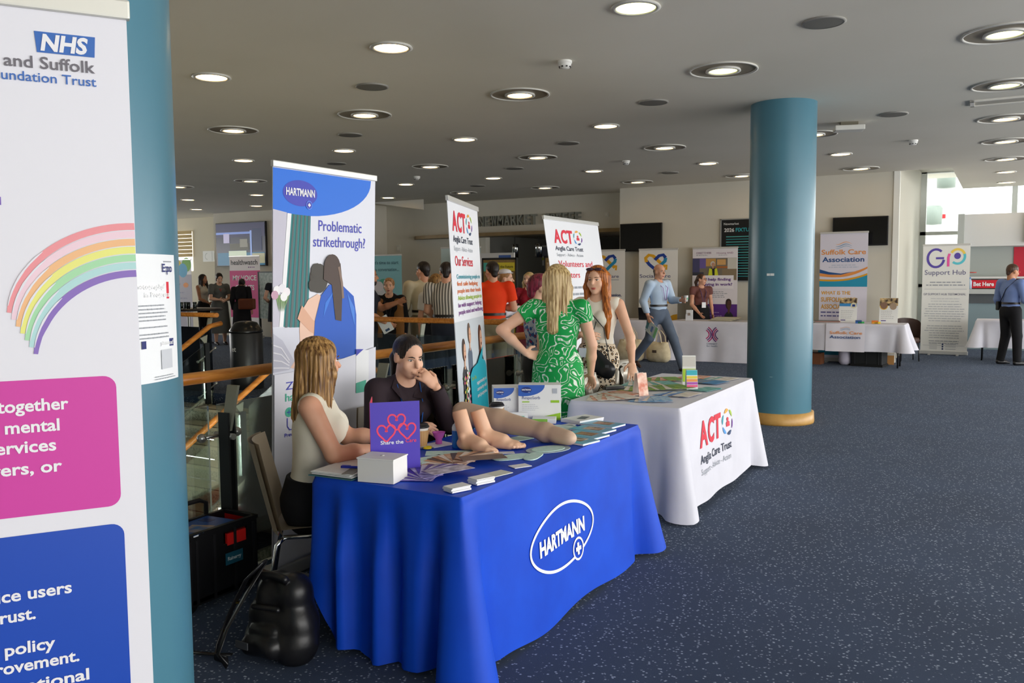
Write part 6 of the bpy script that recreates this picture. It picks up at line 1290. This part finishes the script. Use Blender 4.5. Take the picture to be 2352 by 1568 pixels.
    if bottom:
        kind, mat = bottom[0], bottom[1]
        if kind == 'trousers':
            g = [('c', J['pel']+V3(0, 0, -.02)*s, .158*s*b+e, J['pel']*.25+J['wst']*.75, .132*s*b+e, {'flat': .7, 'cap1': 1})]
            for S_ in 'RL': g += [('c', J['hi'+S_], .092*s*b+e, J['kn'+S_], .064*s*b+e), ('c', J['kn'+S_], .064*s*b+e, J['an'+S_]-V3(0, 0, .03)*s, .050*s*b+e, {'cap1': 1})]
            put('trousers', sdf_mesh(g, vox, .02, name='trousers'), mat, t)
            if m: put('belt', MB().grid(lambda u, v: Vector(J['pel']*.27+J['wst']*.73)+Vector(((.142*s*b+e+.012)*math.cos(2*math.pi*u), .74*(.142*s*b+e+.012)*math.sin(2*math.pi*u), (v-.5)*.035)), 28, 1, True, True).mesh('belt'), M('#1c1410', .4), t)
        elif kind == 'skirt':
            hem = bottom[2]; r = bottom[3] if len(bottom) > 3 else .22; put('skirt', sdf_mesh([('c', J['pel']*.3+J['wst']*.7, .128*s*b+e, J['pel'], .165*s*b+e, {'flat': .72, 'cap0': 1}), ('c', J['pel'], .170*s*b+e, V3(J['pel'][0], J['pel'][1], hem*s), r*s, {'flat': .78, 'cap1': 1})], vox, .03, name='skirt'), mat, t)
        elif kind == 'seated':
            g = [('c', J['pel']+V3(0, 0, 0), .165*s*b+e, J['pel']*.3+J['wst']*.7, .135*s*b+e, {'flat': .78, 'cap1': 1})]
            for S_ in 'RL': g += [('c', J['hi'+S_], .095*s*b+e, J['kn'+S_], .068*s*b+e), ('c', J['kn'+S_], .066*s*b+e, J['an'+S_], .048*s*b+e, {'cap1': 1})]
            put('trousers', sdf_mesh(g, vox, .03, name='trousers'), mat, t)
    if top:
        mat, slv = top[0], top[1]; hem = top[2] if len(top) > 2 else None; nm = top[3] if len(top) > 3 else 'shirt'
        g = tr(e); ee = .012*s
        for S_ in 'RL':
            if slv in ('long', 'rolled', 'short', 'cap'):
                f = {'cap': .38, 'short': .66, 'rolled': 1, 'long': 1}[slv]; el = J['sh'+S_]*(1-f)+J['el'+S_]*f; g += [('c', J['sh'+S_], .054*s*am*b+ee, el, (.050 if slv in ('cap', 'short') else .042)*s*am*b+ee, {'cap1': 1} if f < 1 else {})]
                if slv in ('long', 'rolled'): q = .96 if slv == 'long' else .35; g += [('c', J['el'+S_], .044*s*am*b+ee, J['el'+S_]*(1-q)+J['wr'+S_]*q, (.031 if slv == 'long' else .042)*s*am+ee*.8, {'cap1': 1})]
        if nm == 'dress': hz = hem; g += [('c', J['pel'], .172*s*b+e, V3(J['pel'][0], J['pel'][1], hz*s), (top[4] if len(top) > 4 else .23)*s, {'flat': .8, 'cap1': 1})]
        cuts = [] if nm == 'dress' else ([((0, 0, hem*s), (0, 0, -1))] if hem else [((0, 0, J['pel'][2]-.02*s), (0, 0, -1))])
        nk = [('e', J['nck']+V3(0, .045, .035)*s, (.062*s, .07*s, .060*s))]
        if slv == 'none': nk += [('e', J['sh'+q]+V3(.075 if q == 'R' else -.075, 0, -.03)*s, (.055*s, .09*s, .085*s)) for q in 'RL']
        put(nm, sdf_mesh(g, vox, .018, cuts=cuts, subs=nk, name=nm), mat, t)
    if shoes:
        for S_ in 'RL':
            ft = unit(pose.get('foot'+S_, (0, 1, -.28))); an = J['an'+S_]; put('shoe', sdf_mesh([('c', an-V3(0, .035, .042)*s, .040*s, an+ft*.10*s-V3(0, 0, .026)*s, .040*s), ('c', an+ft*.10*s-V3(0, 0, .026)*s, .040*s, an+ft*.185*s-V3(0, 0, .02)*s, .028*s, {'flat': .75, 'f': (0, 0, 1)})], vox, .02, cuts=[] if s < 0 else [((0, 0, min(0, an[2]-.085*s)), (0, 0, -1)), (an+V3(0, 0, .01)*s, (0, 0, 1))], name='shoe'), M(shoes, .4), t)
    if extra: extra(t, J, s, hp)
    return t
def lanyard(col, badge=True):
    def f(t, J, s, hp):
        c = M(col, .6); y = .16*s; MB().tube([J['nck']+V3(-.06, .0, .02)*s, J['chs']+V3(-.055, .145, .06)*s, J['chs']+V3(-.012, .15, -.14)*s], .006*s, 6, flat=.4).tube([J['nck']+V3(.06, 0, .02)*s, J['chs']+V3(.055, .145, .06)*s, J['chs']+V3(.012, .15, -.14)*s], .006*s, 6, flat=.4).build('lanyard', c, t)
        if badge: MB().box(J['chs']+V3(0, .155, -.20)*s, (.085*s, .006, .11*s)).build('badge', M('#e8ecf0', .4), t)
    return f
# ---- the two women seated behind the blue table
CREAMT = fabric('cream_knit', '#e6e0cc', '#efe9d8', .8, .3, 4, 0); POLO = fabric('dark_polo', '#2c2228', '#382c32', .85, .2, 6, 0); BLKC = fabric('black_cloth', '#0e0e12', '#18181c', .85, .2, 5, 0)
seat = dict(pel=(0, 0, .575), wst=(0, .01, .73), chs=(0, .035, .92), nck=(0, .03, 1.07), hiR=(.09, .03, .555), hiL=(-.09, .03, .555), knR=(.10, .42, .545), knL=(-.10, .42, .545), anR=(.10, .36, .10), anL=(-.10, .36, .10))
figure('blonde woman in cream top seated at the blue table, seen from behind', (-2.86, 2.97), (.79, .61), 1.67, 'f', SK2, dict(seat, hc=(0, .055, 1.248), shR=(.172, .02, 1.045), shL=(-.172, .03, 1.045), elR=(.215, .13, .825), elL=(-.215, .16, .83), wrR=(.06, .34, .815), wrL=(-.17, .37, .835)),
       head=(34, -4), hair=('mid', 'blond'), top=(CREAMT, 'none', .60, 'top'), bottom=('seated', BLKC), vox=.0062, bulk=1.12, shoes='#141416',
       hands={'R': dict(d=(-.75, .65, -.05), n=(-.3, -.2, -1), t=(.3, .8, .2), curl=25), 'L': dict(d=(-.25, .95, .0), n=(.9, .2, 0), t=(.2, 0, 1), curl=42)})
def polo_bits(t, J, s, hp):
    for q in (-1, 1):
        MB().add([J['nck']+V3(q*.012, .085, -.075)*s, J['nck']+V3(q*.075, .03, .028)*s, J['nck']+V3(q*.105, .055, -.015)*s, J['nck']+V3(q*.065, .115, -.085)*s], [(0, 1, 2, 3)] if q < 0 else [(3, 2, 1, 0)]).build('collar', POLO, t)
        MB().tube([J['nck']+V3(q*.07, .05, 0)*s, J['chs']+V3(q*.06, .13, .02)*s, J['chs']+V3(q*.02, .155, -.16)*s], .006, 6, flat=.4).build('lanyard', M('#1c6fd0', .6), t)
    w = J['wrL']; d = unit(V3(.09, -.075, .085))
    for k in range(4): MB().ball(w+d*.165*s+V3(.008, -.002, .026-.017*k)*s, (.006, .005, .005), 8, 6).build('nail', M('#d02030', .25), t)
figure('dark-haired woman in brown polo with hand over her mouth', (-2.985, 3.80), (.90, -.43), 1.70, 'f', SK1, dict(seat, pel=(0, .0, .555), wst=(0, .03, .70), chs=(0, .075, .88), nck=(0, .095, 1.03), hc=(0, .155, 1.185), shR=(.165, .08, 1.0), shL=(-.165, .08, 1.0), elR=(.23, .18, .78), elL=(-.21, .235, .79), wrR=(.10, .36, .82), wrL=(-.105, .275, 1.015)),
       head=(4, -16), hair=('pony', 'dark'), top=(POLO, 'long', .58, 'polo_shirt'), bottom=('seated', BLKC), vox=.0062, extra=polo_bits, lip='#a8564e',
       hands={'L': dict(d=(.62, -.10, .62), n=(.25, -1, -.1), t=(.3, .1, .9), curl=30), 'R': dict(d=(-.6, .7, .1), n=(-.5, -.3, -.8), t=(.2, .7, .6), curl=30)})
# ---- the group behind the white table
def green_print():
    m, t, b = nodes('green_leaf_print', .7, 0, .3); co = coord(t)
    n = N(t, 'ShaderNodeTexNoise', Scale=6.0, Detail=1.0); t.links.new(co, n.inputs['Vector'])
    v = N(t, 'ShaderNodeTexVoronoi', Scale=9.5, feature='DISTANCE_TO_EDGE'); v2 = N(t, 'ShaderNodeTexVoronoi', Scale=9.5)
    mx = N(t, 'ShaderNodeMix', data_type='RGBA', blend_type='LINEAR_LIGHT'); mx.inputs[0].default_value = .16; t.links.new(co, mx.inputs[6]); t.links.new(n.outputs['Color'], mx.inputs[7])
    t.links.new(mx.outputs[2], v.inputs['Vector']); t.links.new(mx.outputs[2], v2.inputs['Vector'])
    a = ramp(t, v.outputs['Distance'], [(.0, '#000000'), (.095, '#000000'), (.105, '#ffffff'), (.15, '#ffffff'), (.16, '#000000'), (.33, '#000000'), (.34, '#ffffff')])
    w = N(t, 'ShaderNodeTexWave', Scale=14.0, Distortion=4.0); t.links.new(mx.outputs[2], w.inputs['Vector']); wr = ramp(t, w.outputs['Fac'], [(.62, '#ffffff'), (.70, '#000000')])
    g = ramp(t, v2.outputs['Color'], [(.45, '#000000'), (.5, '#ffffff')]); mu = N(t, 'ShaderNodeMix', data_type='RGBA', blend_type='MULTIPLY'); mu.inputs[0].default_value = .55; t.links.new(a, mu.inputs[6]); t.links.new(wr, mu.inputs[7])
    f = N(t, 'ShaderNodeMix', data_type='RGBA'); t.links.new(mu.outputs[2], f.inputs[0]); f.inputs[6].default_value = lin('#0f9a48'); f.inputs[7].default_value = lin('#e6efe2'); t.links.new(f.outputs[2], b.inputs['Base Color']); return m
def spots(name, base, dark, mid, sc):
    m, t, b = nodes(name, .75, 0, .3); co = coord(t); v = N(t, 'ShaderNodeTexVoronoi', Scale=sc); t.links.new(co, v.inputs['Vector'])
    t.links.new(ramp(t, v.outputs['Distance'], [(0, mid), (.22, mid), (.26, dark), (.44, dark), (.50, base)]), b.inputs['Base Color']); return m
def stripes(name, a, b_, sc):
    m, t, b = nodes(name, .8, 0, .3); w = N(t, 'ShaderNodeTexWave', Scale=sc, bands_direction='X'); t.links.new(coord(t), w.inputs['Vector']); t.links.new(ramp(t, w.outputs['Fac'], [(.42, a), (.55, b_)]), b.inputs['Base Color']); return m
GREEND, LEO = green_print(), spots('leopard_print', '#e0d0b8', '#161214', '#b89468', 38); PATT = spots('mixed_print', '#b8c0d0', '#2f5fa0', '#b02a44', 26); STRIPE = stripes('striped_shirt', '#d8d2c8', '#6a6660', 8)
figure('blonde woman in green leaf-print dress seen from behind, hand on hip', (-2.84, 5.53), (-.30, .95), 1.70, 'f', SK1, dict(elL=(-.405, -.09, 1.225), wrL=(-.215, -.13, 1.06), elR=(.25, .01, 1.115), wrR=(.225, .14, .885)), head=(-10, -4), hair=('long', 'light'), top=(GREEND, 'cap', .50, 'dress', .22), vox=.0075, face_detail=False, shoes='#c8a888', bulk=1.04,
       hands={'L': dict(d=(.55, .75, -.25), n=(.7, -.3, .2), t=(0, -.3, 1), curl=25), 'R': dict(d=(.05, .6, -.65), n=(-.4, -.2, -.9), t=(-.8, .3, 0), curl=45)})
figure('woman with short burgundy hair and blue patterned top', (-3.30, 6.08), (.72, .69), 1.63, 'f', SK1, dict(elL=(-.22, .02, 1.1)), head=(0, -6), hair=('crop', 'burg'), top=(PATT, 'short', .78, 'tunic'), bottom=('trousers', BLKC), vox=.009, face_detail=False, bulk=1.15)
def red_bits(t, J, s, hp):
    put('shoulder_bag', sdf_mesh([('c', (-.05, .20, .97), .058, (-.14, .20, .86), .066, {'flat': .5}), ('e', (-.10, .205, .88), (.10, .035, .062))], .007, .03, name='shoulder_bag'), M('#15171b', .3), t); MB().box((-.15, .240, .90), (.03, .006, .02)).build('bag_clasp', M('#4a4d54', .3), t)
    MB().tube([(-.15, .17, .94), (-.10, .16, 1.2), (.10, .10, 1.40), (.14, -.02, 1.43)], .009, 6, flat=.4).build('bag_strap', M('#15171b', .4), t)
    for q in (-1, 1):
        MB().ball(hp(q*.036, .062, .088), (.034, .020, .014), 12, 8).build('sunglasses_lens', M('#3a2434', .12), t); MB().tube([hp(q*.07, .05, .085), hp(q*.085, -.03, .04)], .003, 5).build('sunglasses_arm', M('#2a1c28', .3), t)
    MB().tube([J['nck']+V3(-.05, .05, 0)*s, (-.02, .15, 1.20), (.03, .165, 1.05)], .004, 6).tube([J['nck']+V3(.05, .05, 0)*s, (.06, .15, 1.20), (.03, .165, 1.05)], .004, 6).build('lanyard', BLACK, t); MB().box((.05, .19, 1.0), (.10, .005, .075)).build('badge', M('#d4dce8', .4), t)
figure('red-haired woman in white top and leopard skirt leaning on the table', (-2.90, 6.36), (.14, -.99), 1.70, 'f', SK1, dict(elL=(-.285, .03, 1.12), wrL=(-.335, .17, .93), elR=(.225, .03, 1.11), wrR=(.07, .20, 1.15)), head=(-4, -3), hair=('xlong', 'ginger'), top=(fabric('cream_top', '#e9e2d2', '#f2ecdf', .75, .2, 5, 0), 'none', .98, 'top'), bottom=('skirt', LEO, .45, .19), vox=.0075, extra=red_bits, lip='#b85a52',
       hands={'L': dict(d=(-.2, .55, -.75), n=(.3, -.4, -.8), t=(.9, .3, 0), curl=28), 'R': dict(d=(-.85, .15, -.1), n=(0, -.8, -.4), t=(0, .3, .9), curl=18)})
# ---- walking man
SHIRT = fabric('pale_blue_shirt', '#b4cbe4', '#c4d8ee', .75, .25, 5, 0); GREYTR = fabric('grey_trousers', '#566274', '#626e80', .8, .25, 5, 0)
def walker_bits(t, J, s, hp):
    lanyard('#8a3f9c', False)(t, J, s, hp); w = J['wrL']+V3(.02, .10, .03)*s
    c = bpy.data.objects.new('paper_cup', None); 
    MB().lathe([(0, 0), (.026, 0), (.037, .10), (.0375, .102), (0, .100)], tuple(w+V3(.0, .02, -.05)), 20).build('held_cup', M('#eef0f0', .5), t, label='white paper cup with green mark'); MB().box(w+V3(.0, .052, .0), (.03, .004, .03)).build('cup_mark', M('#5fae84', .5), t)
    bpy.data.objects.remove(c)
figure('balding man in pale blue shirt walking with cup and leaflet', (-5.08, 13.62), (.93, -.36), 1.80, 'm', SK2, dict(wst=(0, .01, 1.09), elR=(.245, -.10, 1.12), wrR=(.235, -.01, .895), elL=(-.23, .09, 1.13), wrL=(-.17, .32, 1.13), knR=(.095, -.10, .52), anR=(.10, -.44, .185), knL=(-.095, .24, .51), anL=(-.10, .43, .09), hiR=(.09, -.01, .92), hiL=(-.09, .01, .92), footR=(0, .75, -.65), footL=(0, 1, -.02), pel=(0, 0, .93)), head=(-2, -3), hair=('bald', 'grey'), top=(SHIRT, 'long', .93), bottom=('trousers', GREYTR), vox=.0105, extra=walker_bits, shoes='#3a241c')
lf = thing('leaflet', 'pale green and blue leaflet held by the walking man', 'leaflet', (-5.10, 13.36, .72), -.55); MB().box((0, 0, 0), (.30, .004, .21), mat=Matrix.Rotation(.5, 3, 'Y')).build('sheet', noisy('leaflet_print', '#a9c8dc', '#dfeae0', 9, .5), lf); MB().box((.10, -.003, -.055), (.06, .002, .19), mat=Matrix.Rotation(.5, 3, 'Y')).build('green_band', M('#7fd08a', .5), lf); MB().box((-.11, -.003, .06), (.06, .002, .12), mat=Matrix.Rotation(.5, 3, 'Y')).build('teal_block', M('#2f7f88', .5), lf); MB().box((.01, -.003, .0), (.05, .002, .10), mat=Matrix.Rotation(.5, 3, 'Y')).build('blue_block', M('#5f86c8', .5), lf)
def specs(t, J, s, hp):
    for q in (-1, 1): MB().tube([hp(q*.031+.017*math.cos(a), .094, .0+.014*math.sin(a)) for a in [k*math.pi/5 for k in range(10)]], .002, 5, closed=True).build('spectacle_rim', M('#1c1a1a', .4), t); MB().tube([hp(q*.048, .09, .003), hp(q*.076, .0, .0)], .002, 5).build('spectacle_arm', M('#1c1a1a', .4), t)
    lanyard('#4a3a6c')(t, J, s, hp)
figure('dark-haired woman with glasses in brown top behind the white far table', (-5.18, 16.26), (.62, -.78), 1.64, 'f', SK2, dict(elR=(.22, .06, 1.08), wrR=(.13, .27, .90)), head=(40, 0), hair=('pony', 'brown'), top=(fabric('brown_top', '#6d4540', '#7c504a', .8, .2, 5, 0), 'cap', 1.0), bottom=('skirt', BLKC, .5, .2), vox=.0115, extra=specs)
def strap_bits(t, J, s, hp):
    MB().tube([J['shR']+V3(-.05, .09, .03)*s, J['shR']+V3(-.06, -.02, .075)*s, J['chs']+V3(.03, -.135, .02)*s, J['wst']+V3(-.10, -.115, -.02)*s, J['pel']+V3(-.17, -.03, .03)*s], .013*s, 8, flat=.35).build('bag_strap', BLACK, t); MB().box(J['pel']+V3(-.205, .02, .06)*s, (.07, .22, .16)).build('shoulder_bag', M('#141518', .5), t, bevel=.02)
figure('man in blue shirt with black strap bag at the right edge', (.08, 17.25), (.72, .69), 1.76, 'm', SK3, dict(elR=(.25, .05, 1.11), wrR=(.20, .28, .98), elL=(-.25, -.03, 1.11), wrL=(-.24, .06, .88), anR=(.16, .02, .085), knR=(.13, .03, .50), anL=(-.13, -.05, .085)), head=(-8, -12), hair=('short', 'brown'), top=(fabric('blue_shirt', '#6f86bc', '#8096c8', .75, .2, 5, 0), 'long', .92), bottom=('trousers', BLKC), vox=.0115, extra=strap_bits, face_detail=False, bulk=1.05)
# ---- people beyond the stairwell
FV = .0125
figure('man in orange T-shirt seen from behind', (-5.92, 9.62), (-.62, .78), 1.81, 'm', SK2, dict(elR=(.27, .0, 1.12), wrR=(.13, .16, 1.13), elL=(-.27, .0, 1.12), wrL=(-.13, .16, 1.13)), head=(20, -4), hair=('short', 'dark'), top=(fabric('orange_tee', '#e8380c', '#f24612', .8, .15, 5, 0), 'short', .93), bottom=('trousers', fabric('khaki', '#6f6650', '#7a715a', .85, .2, 5, 0)), vox=FV, face_detail=False, bulk=1.06)
def cap_bits(t, J, s, hp): MB().ball(hp(0, -.03, .085), (.085, .10, .05), 14, 8).build('cap', M('#d8d8dc', .7), t); MB().ball(hp(.0, .0, .075), (.07, .10, .012), 12, 6).build('cap_peak', M('#c8c8cc', .7), t)
figure('man in white shirt and pale cap with crossed arms', (-6.16, 10.35), (.85, .25), 1.70, 'm', SK1, dict(elR=(.26, .06, 1.12), wrR=(-.02, .22, 1.16), elL=(-.26, .06, 1.12), wrL=(.02, .25, 1.12)), head=(0, -4), hair=('short', 'sandy'), top=(fabric('white_shirt', '#d8d2d8', '#e4dee4', .8, .2, 5, 0), 'long', .92), bottom=('trousers', M('#6a6350', .85)), vox=FV, extra=cap_bits, bulk=1.1)
figure('blonde woman in dark red dress with folded arms', (-6.60, 11.85), (.30, -.95), 1.68, 'f', SK1, dict(elR=(.25, .05, 1.12), wrR=(-.02, .20, 1.14), elL=(-.25, .05, 1.12), wrL=(.02, .23, 1.10)), head=(-15, 0), hair=('mid', 'light'), top=(spots('red_dress', '#8c1428', '#8c1428', '#a83040', 30), 'short', .45, 'dress', .24), vox=FV, bulk=1.1)
figure('dark-haired woman half hidden behind the leaning care trust banner', (-5.95, 12.2), (.1, -1), 1.62, 'f', SK2, hair=('mid', 'brown'), top=(M('#3a2c30', .8), 'long', .9), bottom=('trousers', BLKC), vox=.014)
figure('man in striped shirt seen from behind', (-6.32, 9.12), (-.35, .94), 1.80, 'm', SK2, dict(elL=(-.25, .04, 1.11), wrL=(-.17, .22, 1.0)), head=(10, -8), hair=('short', 'dark'), top=(STRIPE, 'short', .90), bottom=('trousers', M('#1a2030', .85)), vox=FV, face_detail=False, bulk=1.08)
def sling(t, J, s, hp): MB().tube([J['shR']+V3(-.02, -.05, .04)*s, J['chs']+V3(.04, -.13, -.05)*s, J['wst']+V3(-.10, -.11, -.08)*s], .014, 6, flat=.4).build('sling_strap', M('#b0623a', .6), t)
figure('woman with blonde bob in white T-shirt and tan sling', (-6.72, 9.45), (-.55, .83), 1.66, 'f', SK2, dict(elL=(-.22, .02, 1.1)), hair=('bob', 'blond'), top=(fabric('white_tee', '#d8d8d6', '#e6e6e4', .8, .2, 5, 0), 'short', .92), bottom=('trousers', M('#161a26', .85)), vox=FV, extra=sling, face_detail=False)
figure('tall man in beige shirt looking left', (-7.22, 9.85), (-.80, .60), 1.83, 'm', SK2, dict(elR=(.25, -.05, 1.11), wrR=(.25, .0, .88), elL=(-.24, .05, 1.11), wrL=(-.20, .22, 1.0)), head=(25, -4), hair=('short', 'dark'), top=(fabric('beige_shirt', '#c8bea0', '#d6ccb0', .8, .2, 5, 0), 'rolled', .93), bottom=('trousers', M('#6e624c', .85)), vox=FV)
figure('reddish-haired person glimpsed between the white and striped shirts', (-7.15, 10.6), (-.2, -.97), 1.60, 'f', SK2, hair=('bob', 'burg'), top=(M('#5a2430', .8), 'long', .9), bottom=('trousers', BLKC), vox=.014)
def cardi(t, J, s, hp):
    cm = fabric('tan_cardigan', '#8a5f34', '#9a6c3e', .85, .2, 5, 0)
    for q in (-1, 1): put('cardigan_panel', sdf_mesh([('c', J['chs']+V3(q*.13, .045, .06)*s, .075*s, J['pel']+V3(q*.15, .05, -.12)*s, .085*s, {'flat': .9, 'cap1': 1})], .012, .02, name='cardigan_panel'), cm, t)
    lanyard('#2a2a30')(t, J, s, hp)
figure('older woman with short fair hair in tan cardigan smiling', (-7.50, 9.42), (.52, -.85), 1.60, 'f', SK1, dict(elR=(.23, .02, 1.1)), hair=('crop', 'sandy'), top=(BLKC, 'long', .70, 'tunic'), bottom=('trousers', BLKC), vox=FV, extra=cardi, bulk=1.12)
figure('bearded man in navy T-shirt pointing with a leaflet', (-7.32, 8.75), (.82, .57), 1.75, 'm', SK3, dict(elR=(.24, .02, 1.11), wrR=(.18, .22, 1.0), elL=(-.24, .14, 1.16), wrL=(-.14, .36, 1.24)), head=(0, -2), hair=('short', 'dark'), top=(M('#141b2c', .85), 'short', .92), bottom=('trousers', M('#10141e', .85)), vox=FV, extra=lambda t, J, s, hp: put('beard', sdf_mesh([('e', hp(0, .045, -.075), (.05*s, .045*s, .045*s)), ('c', hp(.06, .01, -.05), .02*s, hp(.02, .06, -.1), .02*s), ('c', hp(-.06, .01, -.05), .02*s, hp(-.02, .06, -.1), .02*s)], .010, .02, name='beard'), HA['dark'], t))
lf = thing('leaflet', 'white leaflet held low by the bearded man', 'leaflet', (-7.02, 8.72, 1.00), .5); MB().box((0, 0, 0), (.15, .004, .22), mat=Matrix.Rotation(-.5, 3, 'Y')).build('sheet', M('#dfe6ea', .5), lf); MB().box((0, -.003, .05), (.11, .002, .03), mat=Matrix.Rotation(-.5, 3, 'Y')).build('print', M('#8fb4c8', .5), lf); MB().box((.03, -.003, -.07), (.06, .002, .03), mat=Matrix.Rotation(-.5, 3, 'Y')).build('dark_mark', M('#2f4a70', .5), lf)
# ---- far left group
figure('long-haired woman in white sleeveless top at the far left', (-17.25, 14.30), (.97, .2), 1.72, 'f', SK3, dict(elR=(.2, .06, 1.1), wrR=(.1, .24, 1.0), elL=(-.2, .06, 1.1), wrL=(-.08, .26, 1.12)), hair=('xlong', 'dark'), top=(M('#d4d2c8', .8), 'none', .92, 'top'), bottom=('trousers', BLKC), vox=.014)
figure('woman in long grey dress with dark pinned-up hair', (-16.55, 14.20), (.85, -.4), 1.74, 'f', SK1, dict(elR=(.22, .08, 1.1), wrR=(.08, .28, 1.08), elL=(-.22, .08, 1.1), wrL=(-.06, .28, 1.06), hc=(0, .05, 1.58)), head=(0, -22), hair=('bun', 'dark'), top=(fabric('grey_dress', '#5a5c58', '#666864', .85, .2, 5, 0), 'short', .28, 'dress', .25), vox=.014, bulk=1.1, extra=lambda t, J, s, hp: MB().tube([J['nck']+V3(-.06, .03, .02), J['chs']+V3(0, .16, .0), J['nck']+V3(.06, .03, .02)], .008, 6).build('lanyard', M('#d83a30', .6), t))
figure('person in black dress turned away with a brown bag', (-15.95, 14.35), (-.5, .86), 1.66, 'f', SK2, dict(hc=(0, .08, 1.52)), hair=('bun', 'dark'), top=(BLKC, 'long', .12, 'dress', .27), vox=.014, face_detail=False, bulk=1.1, extra=lambda t, J, s, hp: MB().box((.18, -.16, 1.0), (.40, .14, .26)).build('brown_bag', M('#6a3218', .5), t, bevel=.04))
figure('woman in navy dress half hidden by the blue and white banner', (-15.15, 14.72), (-.6, .8), 1.76, 'f', SK1, dict(elL=(-.26, -.03, 1.10), wrL=(-.16, .12, .96)), hair=('bun', 'blond'), top=(M('#131826', .85), 'cap', .55, 'dress', .22), vox=.014, face_detail=False, shoes='#c0a890', bulk=1.05)
